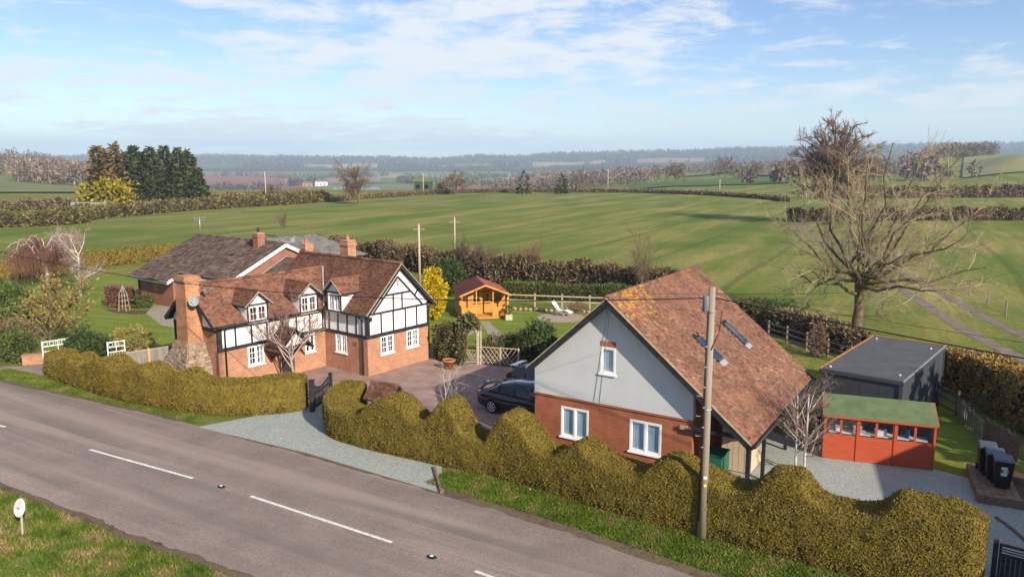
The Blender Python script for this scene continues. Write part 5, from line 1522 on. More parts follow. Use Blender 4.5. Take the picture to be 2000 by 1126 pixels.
MB().tube([(0.12, 0, 7.0), (0.3, -0.05, 6.9), (0.22, -0.1, 6.3), (0.02, -0.13, 5.8)], 0.014, 6).build('drip_loop', m_wire, pole)
dl = Vector((-0.869, 0.495, 0)); dr = Vector((0.81, -0.586, 0))
p2 = pb + dl * 46
utility_pole((p2.x, p2.y, 0), 7.6, 0.135, 'timber utility pole far along the road to the left')
p3 = pb + dr * 46
utility_pole((p3.x, p3.y, 0), 7.6, 0.135, 'timber utility pole along the road to the right')
def cable(a, b2, sag, r, label, name='overhead_cable', n=40):
    a, b2 = Vector(a), Vector(b2)
    pts = [a.lerp(b2, t) - Z1 * (sag * 4 * t * (1 - t)) for t in np.linspace(0, 1, n)]
    tag(MB().tube(pts, r, 5).build(name, m_wire, None, True), label, 'cable', 'overhead cables')
cable(pb + Vector((-0.1, 0, 7.28)), p2 + Z1 * 7.3, 1.35, 0.017, 'thick black overhead cable from the pole leftwards across the cottage')
cable(pb + Vector((-0.1, 0.03, 7.38)), p2 + Z1 * 7.55, 0.95, 0.005, 'thin wire running left above the thick cable')
cable(pb + Vector((0.1, 0, 7.28)), p3 + Z1 * 7.3, 1.2, 0.018, 'thick black overhead cable from the pole to the right')
cable(pb + Vector((0.1, 0.03, 7.40)), p3 + Z1 * 7.6, 0.8, 0.005, 'thin wire running right above the thick cable')
cable(pb + Vector((0.05, 0.1, 7.4)), (34, 44, 6.2), 0.8, 0.006, 'thin wire running from the pole over the garden room')
for (u, v, vt, r0, lab) in ((820, 556, 437, 0.13, 'pale timber pole behind the yellow conifer'), (889, 530, 424, 0.10, 'slim pole standing by the dark field hedge'),
                            (1187, 371, 331, 0.2, 'pole on the far field crest left of the round trees'), (1405, 380, 350, 0.18, 'pole on the far field crest near the bushy tree'),
                            (827, 378, 338, 0.2, 'pole beside the green barn on the field crest'), (520, 396, 335, 0.2, 'pole beyond the left field hedge')):
    g_ = gp(u, v); h_ = height_at(g_.y, vt)
    t = utility_pole((g_.x, g_.y, 0), h_, r0, lab, mat=m_wood_pale)
    MB().bar((-0.55, 0, h_ - 0.5), (0.55, 0, h_ - 0.5), 0.09, 0.09).build('cross_arm', m_pole, t)

# ================================================================== fences and gates
def rail_fence(name, label, cat, a, b2, h_, rails, spacing, mat, post=0.11, railw=0.09, group=None):
    a, b2 = Vector(a), Vector(b2)
    t = thing(name, label, cat, a, math.atan2(b2.y - a.y, b2.x - a.x), group)
    L = (b2 - a).length
    n = max(1, int(round(L / spacing)))
    for i in range(n + 1):
        x = L * i / n
        MB().box(x - post / 2, x + post / 2, -post / 2, post / 2, 0, h_ + 0.06).build('post', mat, t)
    for z in rails:
        for i in range(n):
            MB().box(L * i / n + 0.01, L * (i + 1) / n - 0.01, -post / 2 - 0.036, -post / 2 - 0.002, z - railw / 2, z + railw / 2).build('rail', mat, t)
    return t
rail_fence('post_and_rail_fence', 'pale post and rail fence behind the garden recliner', 'fence', (-0.3, 58.8, 0), (10.2, 56.6, 0), 1.05, (0.95, 0.55), 2.1, m_wood_pale)
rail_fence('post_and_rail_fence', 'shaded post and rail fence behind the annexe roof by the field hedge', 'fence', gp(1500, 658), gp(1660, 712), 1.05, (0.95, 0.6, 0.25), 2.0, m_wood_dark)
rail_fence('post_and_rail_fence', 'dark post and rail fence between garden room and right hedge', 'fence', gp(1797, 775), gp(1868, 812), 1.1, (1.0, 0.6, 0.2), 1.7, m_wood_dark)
pf0, pf1 = gp(1872, 818), gp(1917, 862)
pf = thing('picket_fence', 'short weathered picket fence panel beside the stick pile', 'fence', pf0, math.atan2(pf1.y - pf0.y, pf1.x - pf0.x))
Lp = (pf1 - pf0).length
n = 11
for k in range(n):
    x = Lp * (k + 0.5) / n
    hh = 0.95 + 0.03 * math.sin(k * 2.3)
    MB().add([(x - 0.04, -0.012, 0.03), (x + 0.04, -0.012, 0.03), (x + 0.04, -0.012, hh - 0.05), (x, -0.012, hh), (x - 0.04, -0.012, hh - 0.05), (x - 0.04, 0.012, 0.03), (x + 0.04, 0.012, 0.03), (x + 0.04, 0.012, hh - 0.05), (x, 0.012, hh), (x - 0.04, 0.012, hh - 0.05)],
             [(0, 1, 2, 3, 4), (9, 8, 7, 6, 5), (0, 5, 6, 1), (1, 6, 7, 2), (2, 7, 8, 3), (3, 8, 9, 4), (4, 9, 5, 0)]).build('picket', m_wood_fence, pf)
for z in (0.25, 0.75):
    MB().box(0, Lp, 0.013, 0.05, z - 0.035, z + 0.035).build('rail', m_wood_fence, pf)
pf2a, pf2b = gp(1919, 862), gp(1990, 905)
pg = thing('old_board_fence', 'dark weathered board fence behind the wheelie bins', 'fence', pf2a, math.atan2(pf2b.y - pf2a.y, pf2b.x - pf2a.x))
Lp2 = (pf2b - pf2a).length
for k in range(int(Lp2 / 0.13)):
    hh = 1.0 + 0.08 * math.sin(k * 1.9)
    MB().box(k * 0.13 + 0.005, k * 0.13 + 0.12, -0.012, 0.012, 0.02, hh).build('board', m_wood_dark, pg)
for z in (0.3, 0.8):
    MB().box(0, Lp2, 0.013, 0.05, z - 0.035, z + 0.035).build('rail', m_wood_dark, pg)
# closeboard fence at the left of the chimney
fa, fb = gp(243, 687, 1.7), gp(350, 671, 1.7); fa.z = fb.z = 0
cf = thing('closeboard_fence', 'grey weathered closeboard fence with one new post beside the stone chimney', 'fence', fa, math.atan2(fb.y - fa.y, fb.x - fa.x))
Lf = (fb - fa).length
n = int(Lf / 0.105)
for k in range(n):
    MB().box(k * 0.105, k * 0.105 + 0.1, -0.008 - 0.006 * (k % 2), 0.008 - 0.006 * (k % 2), 0.15, 1.62).build('board', m_wood_fence, cf)
for k, x in enumerate((0.0, Lf * 0.42, Lf * 0.98)):
    MB().box(x - 0.055, x + 0.055, -0.075, 0.03, 0, 1.72).build('post', m_wood_new if k == 1 else m_wood_fence, cf, label='bright new orange timber post' if k == 1 else None)
MB().box(0, Lf, -0.03, 0.03, 1.63, 1.67).build('capping', m_wood_pale, cf)
MB().box(0, Lf, -0.03, 0.025, 0.0, 0.145).build('gravel_board', m_wood_fence, cf)
MB().box(0, Lf, 0.012, 0.06, 0.95, 1.03).build('rail', m_wood_fence, cf)
# black timber entrance gate
ga, gb_ = gp(613, 802), gp(645, 776)
gt = thing('black_entrance_gate', 'open black timber gate with curved top at the drive entrance', 'gate', ga, math.atan2(gb_.y - ga.y, gb_.x - ga.x))
Lg = (gb_ - ga).length
MB().box(-0.24, -0.04, -0.1, 0.1, 0, 1.42).box(-0.26, -0.02, -0.12, 0.12, 1.42, 1.50).build('gate_post', m_black, gt, bevel=0.01)
MB().box(Lg + 0.04, Lg + 0.19, -0.07, 0.07, 0, 1.15).box(Lg + 0.02, Lg + 0.21, -0.09, 0.09, 1.15, 1.20).build('gate_post', m_black, gt, bevel=0.01)
top = lambda x: 0.90 + 0.20 * (2 * abs(x / Lg - 0.5)) ** 1.5
for z in (0.15, 0.75):
    MB().box(0.0, Lg, -0.025, 0.025, z - 0.05, z + 0.05).build('rail', m_black, gt)
MB().tube([(x, 0, top(x)) for x in np.linspace(0, Lg, 11)], 0.045, 6).build('top_rail', m_black, gt)
for k in range(12):
    x = Lg * (k + 0.5) / 12
    MB().box(x - 0.028, x + 0.028, -0.012, 0.012, 0.08, top(x)).build('picket', m_black, gt)
# white metal gates at the left entrance
def white_gate(a, b2, label):
    t = thing('white_metal_gate', label, 'gate', a, math.atan2(b2.y - a.y, b2.x - a.x), 'white metal gates')
    L = (b2 - a).length
    for x in (0.0, L):
        MB().tube([(x, 0, 0.05), (x, 0, 1.3)], 0.035, 8).build('stile', m_pvc, t)
    for z in (0.12, 0.7, 0.98, 1.26):
        MB().tube([(0, 0, z), (L, 0, z)], 0.026, 6).build('rail', m_pvc, t)
    k = int(L / 0.13)
    for i in range(1, k):
        MB().tube([(L * i / k, 0, 0.12), (L * i / k, 0, 0.7)], 0.010, 5).build('bar', m_pvc, t)
    for i in range(int(L / 0.3)):
        x = 0.17 + 0.3 * i
        MB().tube([(x + 0.11 * math.cos(q), 0, 1.12 + 0.11 * math.sin(q)) for q in np.linspace(0, 2 * math.pi, 14)], 0.012, 5).build('scroll', m_pvc, t)
    MB().tube([(L * 0.5, 0, 0.7), (L * 0.5, 0, 1.26)], 0.02, 6).build('bar', m_pvc, t)
ga1 = gp(86, 711); white_gate(ga1, gp(146, 701), 'white scrolled metal gate standing left of the wavy hedge')
white_gate(gp(213, 712), gp(246, 707), 'white scrolled metal gate leaf showing above the wavy hedge')
bp = thing('brick_gate_pier', 'low brick pier beside the white gate at the left', 'pier', gp(66, 710), R(20))
MB().box(-0.5, 0.5, -0.2, 0.2, 0, 0.5).build('brickwork', m_brick, bp)
MB().box(-0.54, 0.54, -0.24, 0.24, 0.5, 0.56).build('coping', m_brick, bp)
# dark slatted gate at the lower right corner
sa, sb = gp(1946, 1060, 1.15), gp(2010, 1076, 1.15); sa.z = sb.z = 0
sb = sa + (sb - sa).normalized() * 3.4
sg = thing('dark_slatted_gate', 'dark timber gate with open slatted top at the end of the long hedge', 'gate', sa, math.atan2(sb.y - sa.y, sb.x - sa.x))
MB().box(-0.06, 0.06, -0.06, 0.06, 0, 1.25).build('gate_post', m_black, sg)
for k in range(4):
    x0 = 0.08 + k * 0.82
    MB().box(x0, x0 + 0.06, -0.03, 0.03, 0.05, 1.12).build('stile', m_black, sg)
    for z in (0.90, 0.97, 1.04):
        MB().box(x0 + 0.06, x0 + 0.82, -0.012, 0.012, z - 0.012, z + 0.012).build('slat', m_black, sg)
    for j in range(7):
        MB().box(x0 + 0.065 + j * 0.108, x0 + 0.065 + j * 0.108 + 0.102, -0.015, 0.015, 0.06, 0.84).build('board', m_black, sg)
MB().box(0.08, 3.36, -0.035, 0.035, 1.122, 1.18).build('top_rail', m_black, sg)
MB().box(0.08, 3.36, -0.028, 0.028, 0.842, 0.885).build('rail', m_black, sg)
# post and wire fence along the far track
fence_px = [(2060, 680), (1964, 618), (1929, 597), (1893, 577), (1862, 560), (1838, 547), (1812, 533), (1790, 522), (1770, 512), (1752, 503), (1735, 495), (1718, 487), (1703, 480), (1690, 474), (1678, 468)]
wf = [gp(*q) for q in fence_px]
t = thing('post_and_wire_fence', 'post and wire fence along the right side of the farm track', 'fence', wf[0])
for q in wf:
    MB().tube([q - wf[0], q - wf[0] + Z1 * 1.2], 0.055, 7).build('post', m_wood_fence, t)
for z in (0.3, 0.6, 0.9, 1.15):
    MB().tube([q - wf[0] + Z1 * z for q in wf], 0.003, 4).build('wire', m_lead, t)

# ================================================================== bins, sleepers, stick pile
la, lb_ = gp(1911, 911), gp(1912, 982)
_bd = gp(1886, 912) - gp(1912, 982)
BEDR = math.atan2(-_bd.x, _bd.y)
bed = thing('sleeper_raised_bed', 'raised platform of brown timber sleepers under the wheelie bins', 'raised bed', gp(1912, 982), BEDR)
zz0 = 0.0
for z in (0.0, 0.155):
    MB().box(-0.05, 0.16, 0.0, 2.9, z, z + 0.15).build('sleeper', m_sleeper, bed, bevel=0.012)
    MB().box(0.165, 2.7, -0.02, 0.18, z, z + 0.15).build('sleeper', m_sleeper, bed, bevel=0.012)
for k in range(5):
    MB().box(0.165 + k * 0.21, 0.165 + k * 0.21 + 0.2, 0.185, 2.88, 0.14, 0.29).build('sleeper', m_sleeper, bed, bevel=0.012)
MB().box(1.22, 2.7, 0.185, 2.88, 0.0, 0.285).build('gravel_fill', m_soil, bed)
def wheelie_bin(loc, rot, label, sticker=False):
    t = thing('wheelie_bin', label, 'wheelie bin', loc, rot, 'wheelie bins in a row')
    r0 = [(-0.21, -0.26, 0.05), (0.21, -0.26, 0.05), (0.21, 0.22, 0.05), (-0.21, 0.22, 0.05)]
    r1 = [(-0.285, -0.34, 0.94), (0.285, -0.34, 0.94), (0.285, 0.30, 0.98), (-0.285, 0.30, 0.98)]
    r2 = [(-0.29, -0.36, 0.95), (0.29, -0.36, 0.95), (0.29, 0.32, 0.99), (-0.29, 0.32, 0.99)]
    MB().loft([r0, r1]).build('bin_body', m_plastic_black, t, bevel=0.02)
    MB().loft([[(x, y, z + 0.001) for x, y, z in r2], [(x * 1.02, y * 1.02, z + 0.04) for x, y, z in r2], [(x * 0.8, y * 0.75, z + 0.075) for x, y, z in r2]]).build('lid', m_plastic_lid, t, bevel=0.012)
    MB().tube([(-0.24, 0.40, 0.95), (0.24, 0.40, 0.95)], 0.02, 8).build('handle', m_plastic_black, t)
    for s_ in (-1, 1):
        wv = MB().lathe([(0.10, -0.03), (0.10, 0.03)], 14)
        wv.v = [(s_ * 0.24 + c_, 0.25 + a, 0.10 + b2) for a, b2, c_ in wv.v]
        wv.build('wheel', m_tyre, t)
    if sticker:
        for k, (x0, x1, z0, z1, m_) in enumerate(((-0.09, 0.09, 0.70, 0.80, m_signwhite), (-0.13, -0.03, 0.60, 0.69, m_redlens), (-0.025, 0.06, 0.60, 0.69, m_signwhite), (0.065, 0.12, 0.60, 0.69, m_yellow), (-0.09, 0.09, 0.48, 0.59, m_signwhite))):
            yf = lambda z: -0.26 - (z - 0.05) * 0.08 / 0.89 - 0.004
            MB().extrude([(x0, yf(z0), z0), (x1, yf(z0), z0), (x1, yf(z1), z1), (x0, yf(z1), z1)], (0, -0.002, 0)).build('sticker', m_, t)
    return t
b0 = gp(1962, 956, 0.29)
bd = Vector((-math.sin(BEDR * 0.45), math.cos(BEDR * 0.45), 0)) * 0.74
wheelie_bin(b0 + bd * 0.4, BEDR, 'nearest black wheelie bin with white stickers on the timber sleepers', True)
wheelie_bin(b0 + bd * 1.25, BEDR, 'middle black wheelie bin of the row on the sleepers')
wheelie_bin(b0 + bd * 2.1, BEDR, 'farthest black wheelie bin of the row on the sleepers')
hp_ = [gp(1945, 1009, 0.05), gp(1965, 1022, 0.05), gp(1985, 1038, 0.05), gp(2005, 1056, 0.05), gp(2030, 1072, 0.05)]
tag(MB().tube(hp_, 0.045, 7).build('fallen_branch', m_sleeper, None, True), 'bare brown branch lying on the shaded gravel at the right edge', 'branch')
rp = random.Random(8)
sp_c = gp(1935, 815)
stick = thing('stick_pile', 'heap of cut grey sticks against the right hedge', 'stick pile', sp_c)
for k in range(70):
    a = rp.uniform(0, math.pi); L = rp.uniform(0.5, 1.5)
    q = Vector((rp.gauss(0.5, 0.9), rp.gauss(0.3, 0.6), max(0.03, rp.uniform(0.05, 0.8))))
    dd = Vector((math.cos(a), math.sin(a), rp.uniform(-0.3, 0.4))) * L / 2
    a_, b_ = q - dd, q + dd
    a_.z, b_.z = max(a_.z, 0.02), max(b_.z, 0.02)
    MB().tube([a_, b_], [rp.uniform(0.014, 0.03), 0.008], 5).build('stick', m_wood_dark, stick)

# ================================================================== roadside things
sgp = gp(44, 1043)
sign = thing('round_sign', 'round pale sign seen from behind on a short post in the near verge', 'sign', (sgp.x, sgp.y, 0), R(-28))
MB().tube([(0, 0, 0), (0, 0.05, 1.02)], 0.035, 8).build('post', m_wood_pale, sign)
dv = MB().lathe([(0.27, 0), (0.275, 0.006), (0.27, 0.012)], 28)
tl = R(-18)
dv.v = [(a, -0.01 + c_ * math.cos(tl) + b2 * math.sin(-tl), 0.86 + b2 * math.cos(tl)) for a, b2, c_ in dv.v]
dv.build('disc', m_signwhite, sign)
MB().box(-0.05, 0.05, -0.05, -0.02, 0.84, 0.88).build('bracket', m_metal, sign)
for (u, v, lab) in ((432, 950, 'cat eye road stud between the first and second long white dashes'), (843, 1087, 'cat eye road stud near the bottom edge of the road')):
    g_ = gp(u, v, 0.062)
    t = thing('road_stud', lab, 'road stud', g_, R(-30), 'cat eye road studs')
    MB().loft([[(0.17 * math.cos(a), 0.11 * math.sin(a), 0.0) for a in np.linspace(0, 2 * math.pi, 16, endpoint=False)], [(0.13 * math.cos(a), 0.08 * math.sin(a), 0.035) for a in np.linspace(0, 2 * math.pi, 16, endpoint=False)]]).build('casting', m_plastic_black, t)
    MB().box(-0.05, 0.05, -0.045, 0.045, 0.036, 0.055).build('reflector', m_signwhite, t, bevel=0.008)
# timber edging at the gravel end, kerb of setts beside the hedge
tag(MB().bar(gp(848, 912, 0.05), gp(862, 961, 0.05), 0.09, 0.12).build('timber_edging', m_sleeper), 'timber edging board at the right end of the gravel entrance', 'edging')

# ================================================================== garden arch and trellis
ar0 = gp(934, 711)
trl = thing('rustic_trellis', 'rustic larch pole trellis of crossing laths beside the ivy arch', 'trellis', ar0, math.atan2((gp(1012, 716) - ar0).y, (gp(1012, 716) - ar0).x))
Lt = (gp(1012, 716) - ar0).length
for x in (0.0, 0.14, Lt * 0.55, Lt):
    MB().tube([(x, 0, 0), (x + 0.02, 0, 1.9 if x < 0.2 else 1.05)], 0.05, 7).build('post', m_wood_pale, trl)
for k in range(9):
    x = 0.1 + k * (Lt - 0.1) / 9
    for s_ in (-1, 1):
        a_, b_ = Vector((x, 0.03 * s_, 0.1)), Vector((x + s_ * 0.62, 0.03 * s_, 0.95))
        if b_.x < 0.05: b_ = a_.lerp(b_, (x - 0.05) / 0.62)
        if b_.x > Lt: b_ = a_.lerp(b_, (Lt - x) / 0.62)
        MB().tube([a_, b_], 0.018, 5).build('lath', m_wood_pale, trl)
MB().tube([(0, 0, 1.0), (Lt, 0, 1.0)], 0.03, 6).build('rail', m_wood_pale, trl)
gt2 = thing('trellis_gate', 'small lattice garden gate under the ivy arch', 'gate', gp(903, 709), math.atan2((ar0 - gp(903, 709)).y, (ar0 - gp(903, 709)).x))
Lt2 = (ar0 - gp(903, 709)).length - 0.1
for k in range(5):
    for s_ in (-1, 1):
        x = Lt2 * (k + 0.5) / 5
        a_, b_ = Vector((x, 0.02 * s_, 0.1)), Vector((min(max(x + s_ * 0.4, 0), Lt2), 0.02 * s_, 0.75))
        MB().tube([a_, b_], 0.014, 5).build('lath', m_wood_pale, gt2)
for z in (0.1, 0.78):
    MB().tube([(0, 0, z), (Lt2, 0, z)], 0.022, 6).build('rail', m_wood_pale, gt2)
arch = thing('wooden_arch_frame', 'rustic pole arch frame overgrown by ivy at the garden entrance', 'arch', gp(905, 708), 0)
aa = gp(932, 711) - gp(905, 708)
for off in (Vector((0, 0, 0)), Vector((0.15, 0.9, 0))):
    MB().tube([off, off + Z1 * 1.75, off + aa * 0.5 + Z1 * 2.45, off + aa + Z1 * 1.8, off + aa], 0.045, 7).build('hoop', m_wood_pale, arch)

# garden gate in the field hedge and obelisk on the left lawn
o5 = gp(968, 553)
fg = thing('pale_field_gate', 'small pale five bar gate in the hedge behind the summerhouse', 'gate', o5, R(-20))
for x in (0, 1.5):
    MB().box(x - 0.05, x + 0.05, -0.05, 0.05, 0, 1.4).build('gate_post', m_wood_pale, fg)
for z in (0.25, 0.5, 0.75, 1.0, 1.25):
    MB().box(0.05, 1.45, -0.02, 0.02, z - 0.04, z + 0.04).build('bar', m_wood_pale, fg)
ob = thing('garden_obelisk', 'pale lattice plant obelisk beside the block of clipped hedge', 'obelisk', gp(243, 607))
for sx in (-1, 1):
    for sy in (-1, 1):
        MB().tube([(sx * 0.28, sy * 0.28, 0), (sx * 0.2, sy * 0.2, 1.3), (0, 0, 1.95)], 0.022, 5).build('upright', m_wood_pale, ob)
for z in (0.4, 0.8, 1.2):
    r_ = 0.28 - z * 0.06
    MB().tube([(r_, r_, z), (-r_, r_, z), (-r_, -r_, z), (r_, -r_, z), (r_, r_, z)], 0.015, 5).build('hoop', m_wood_pale, ob)

# ================================================================== brick house added out of view; gable shaped to shade shed and bins
nb0 = Vector((22.2, 16.13, 0)); nrot = math.atan2(-1.0, 3.5)
nb = thing('unseen_brick_house', 'unseen brick house added right of the view to shade shed and bins', 'house', nb0, nrot)
MB().box(-5.4, 5.4, -6.3, -0.25, 0, 3.7).build('brick_wall', m_brick, nb)
MB().extrude([(-5.4, -0.25, 3.7), (5.4, -0.25, 3.7), (0, -0.25, 7.0)], (0, -6.05, 0)).build('gable_wall', m_brick, nb)
MB().extrude([(-5.8, 0, 3.78), (0, 0, 7.4), (5.8, 0, 3.78), (5.8, 0, 3.6), (0, 0, 7.2), (-5.8, 0, 3.6)], (0, -6.5, 0)).build('roof', m_tile_bung, nb)
for x in (-2.2, 1.0):
    window(nb, (x + 1.1, -0.25, 1.0), -X1, Y1, 1.1, 1.1, 2, 1, 1)
# ---------------------------------------------------------------- far farm buildings
def barn(name, label, u0, u1, v, D, h_, mat, roofm, depth=12):
    x0, x1 = (u0 - 1000) / CAM_F * D, (u1 - 1000) / CAM_F * D
    z0 = float(terrain([(x0 + x1) / 2], [D])[0]) - 0.5
    t = thing(name, label, 'barn' if 'house' not in name else 'house', ((x0 + x1) / 2, D, z0), 0)
    w2 = (x1 - x0) / 2
    MB().box(-w2, w2, 0, depth, 0, h_).build('wall', mat, t)
    e = h_ * 0.45
    MB().extrude([(-w2 - 0.3, -0.5, h_), (-w2 - 0.3, depth / 2, h_ + e), (-w2 - 0.3, depth + 0.5, h_), (-w2 - 0.3, depth / 2, h_ - 0.05)], (2 * w2 + 0.6, 0, 0)).build('roof', roofm, t)
    n = max(2, int(w2 / 3))
    for k in range(n):
        xx = lerp(-w2, w2, (k + 0.5) / n)
        MB().box(xx - 0.8, xx + 0.8, -0.06, -0.01, h_ * 0.3, h_ * 0.7).build('window', m_carglass, t)
    return t
barn('white_farm_barn', 'long low white farm building beyond the bare tree on the crest', 652, 738, 372, 900, 6.5, m_white, m_metal, 22)
barn('white_farm_house', 'white farmhouse among dark conifers in the valley', 619, 641, 355, 1300, 8.5, m_white, m_slate, 10)
barn('red_farm_house', 'small reddish farmhouse left of the white farmhouse in the valley', 594, 612, 356, 1300, 7, m_brick, m_tile_bung, 10)
barn('green_barn', 'dark green barn by the pole on the field crest', 810, 842, 372, 335, 4.2, flat('green_sheeting', (0.055, 0.075, 0.035), 0.8, 0.2), m_felt, 9)

# ---------------------------------------------------------------- small garden and farm things
pipe(bun, [(0.2, 12.3, 4.9), (0.2, 12.3, 6.6)], 0.03, m_metal, 'aerial_mast', 6)
for k in range(4):
    MB().bar((-0.35, 12.3, 6.2 + k * 0.1), (0.75, 12.3, 6.2 + k * 0.1), 0.015, 0.015).build('aerial_rod', m_metal, bun)
sheet('patio', [gp(300, 596), gp(345, 598), gp(345, 640), gp(318, 636), gp(285, 612)], 0.012, m_slab)
sheet('flower_bed', [gp(200, 603), gp(250, 606), gp(290, 606), gp(300, 612), gp(262, 614), gp(225, 611)], 0.010, m_soil)
sheet('flower_bed', [(-0.6, 57.6), (9.6, 55.4), (9.9, 56.6), (-0.4, 58.9)], 0.010, m_soil)
sheet('flower_bed', [gp(945, 712), gp(1060, 722), gp(1080, 690), gp(1000, 676), gp(945, 690)], 0.010, m_soil)
rk = thing('rockery_edging', 'row of rough stones edging the flower bed behind the recliner', 'rockery', (-0.6, 57.5, 0))
rr = random.Random(77)
for k in range(26):
    x = k * 0.4 + rr.uniform(-0.06, 0.06); y = -k * 0.4 * 0.215 + rr.uniform(-0.08, 0.08)
    r_ = rr.uniform(0.12, 0.2)
    mb = MB().lathe([(r_ * 0.8, 0.0), (r_, r_ * 0.5), (r_ * 0.7, r_ * 1.0), (r_ * 0.2, r_ * 1.15)], 7, (0, 0, 0))
    mb.v = [(x + v[0] * rr.uniform(0.8, 1.2), y + v[1] * rr.uniform(0.8, 1.2), v[2] * rr.uniform(0.85, 1.1)) for v in mb.v]
    mb.build('stone', m_stone, rk)
q = gp(185, 417)
tr_ = thing('farm_trailer', 'grey farm trailer parked beyond the left hedge', 'trailer', q, R(8))
MB().box(-4.5, 4.5, -1.2, 1.2, 0.9, 2.6).build('trailer_body', m_metal, tr_)
MB().box(-4.6, 4.6, -1.25, 1.25, 0.7, 0.88).build('chassis', m_plastic_black, tr_)
for x in (-3.2, -2.2, 2.8):
    for s_ in (-1, 1):
        wv = MB().lathe([(0.42, -0.12), (0.42, 0.12)], 14)
        wv.v = [(x + a, s_ * 1.15 + c_, 0.42 + b2) for a, b2, c_ in wv.v]
        wv.build('wheel', m_tyre, tr_)
for k in range(9):
    q = gp(441 + k * 5.8, 396.5 - k * 0.55)
    t = thing('wrapped_bale', 'white wrapped bale in the row beyond the left hedge', 'bale', q, R(20 + 7 * k), 'row of white wrapped bales')
    mb = MB().lathe([(0.2, -0.62), (0.62, -0.6), (0.66, 0.0), (0.62, 0.6), (0.2, 0.62)], 14)
    mb.v = [(v[2], v[0], 0.64 + v[1]) for v in mb.v]
    mb.build('bale_wrap', m_signwhite, t, True)
# ================================================================== vegetation helpers
def nrm(a):
    return a / (np.linalg.norm(a, axis=-1, keepdims=True) + 1e-9)
def leaves(P, Nn, size, rg, spread=0.8, aspect=0.5, jit=0.35, up=0.0):
    """diamond leaf or sprig at each point, pointing roughly along its normal"""
    k = len(P)
    a = nrm(Nn + rg.normal(0, spread, (k, 3)) + np.array([0, 0, up]))
    w = nrm(np.cross(a, rg.normal(0, 1, (k, 3))))
    L = size * (1 + rg.normal(0, jit, k)).clip(0.4, 2.0)
    tip = P + a * L[:, None]
    mid = P + a * (L * 0.45)[:, None]
    hw_ = (L * aspect * 0.5)[:, None]
    V = np.stack([P - a * (L * 0.15)[:, None], mid - w * hw_, tip, mid + w * hw_], 1).reshape(-1, 3)
    F = np.arange(k * 4).reshape(k, 4)
    return V, F
def flat_leaves(P, Nn, size, rg, tilt=0.26, aspect=0.6, jit=0.3):
    """sprigs of a clipped face: they lie along the cut surface, each a little tilted"""
    k = len(P)
    N2 = nrm(Nn + rg.normal(0, tilt, (k, 3)))
    a = nrm(np.cross(N2, rg.normal(0, 1, (k, 3))) + np.array([0, 0, 0.35]))
    w = nrm(np.cross(N2, a))
    L = size * (1 + rg.normal(0, jit, k)).clip(0.4, 2.0)
    hw_ = (L * aspect * 0.5)[:, None]
    V = np.stack([P - a * (L * 0.5)[:, None], P - w * hw_, P + a * (L * 0.5)[:, None], P + w * hw_], 1).reshape(-1, 3)
    return V, np.arange(k * 4).reshape(k, 4)
def merge(lst):
    V, F, o = [], [], 0
    for v, f in lst:
        V.append(v); F.append(f + o); o += len(v)
    return np.concatenate(V), np.concatenate(F)
def tubes(branches, sides):
    """branches: list of (pts (K,3), radii (K)) -> quads"""
    by = {}
    for p, r in branches:
        by.setdefault(len(p), []).append((p, r))
    out = []
    for K, lst in by.items():
        P = np.array([b_[0] for b_ in lst]); Rr = np.array([b_[1] for b_ in lst])
        B = len(P)
        T = np.empty_like(P)
        T[:, 1:-1] = P[:, 2:] - P[:, :-2]; T[:, 0] = P[:, 1] - P[:, 0]; T[:, -1] = P[:, -1] - P[:, -2]
        T = nrm(T)
        ref = np.where(np.abs(T[..., 2:3]) > 0.9, np.array([1.0, 0, 0]), np.array([0, 0, 1.0]))
        A = nrm(np.cross(T, ref)); C_ = np.cross(T, A)
        an = np.arange(sides) * 2 * math.pi / sides
        V = P[:, :, None, :] + (A[:, :, None, :] * np.cos(an)[None, None, :, None] + C_[:, :, None, :] * np.sin(an)[None, None, :, None]) * Rr[:, :, None, None]
        I = np.arange(B * K * sides).reshape(B, K, sides)
        F = np.stack([I[:, :-1], np.roll(I, -1, 2)[:, :-1], np.roll(I, -1, 2)[:, 1:], I[:, 1:]], -1).reshape(-1, 4)
        out.append((V.reshape(-1, 3), F))
    return merge(out)
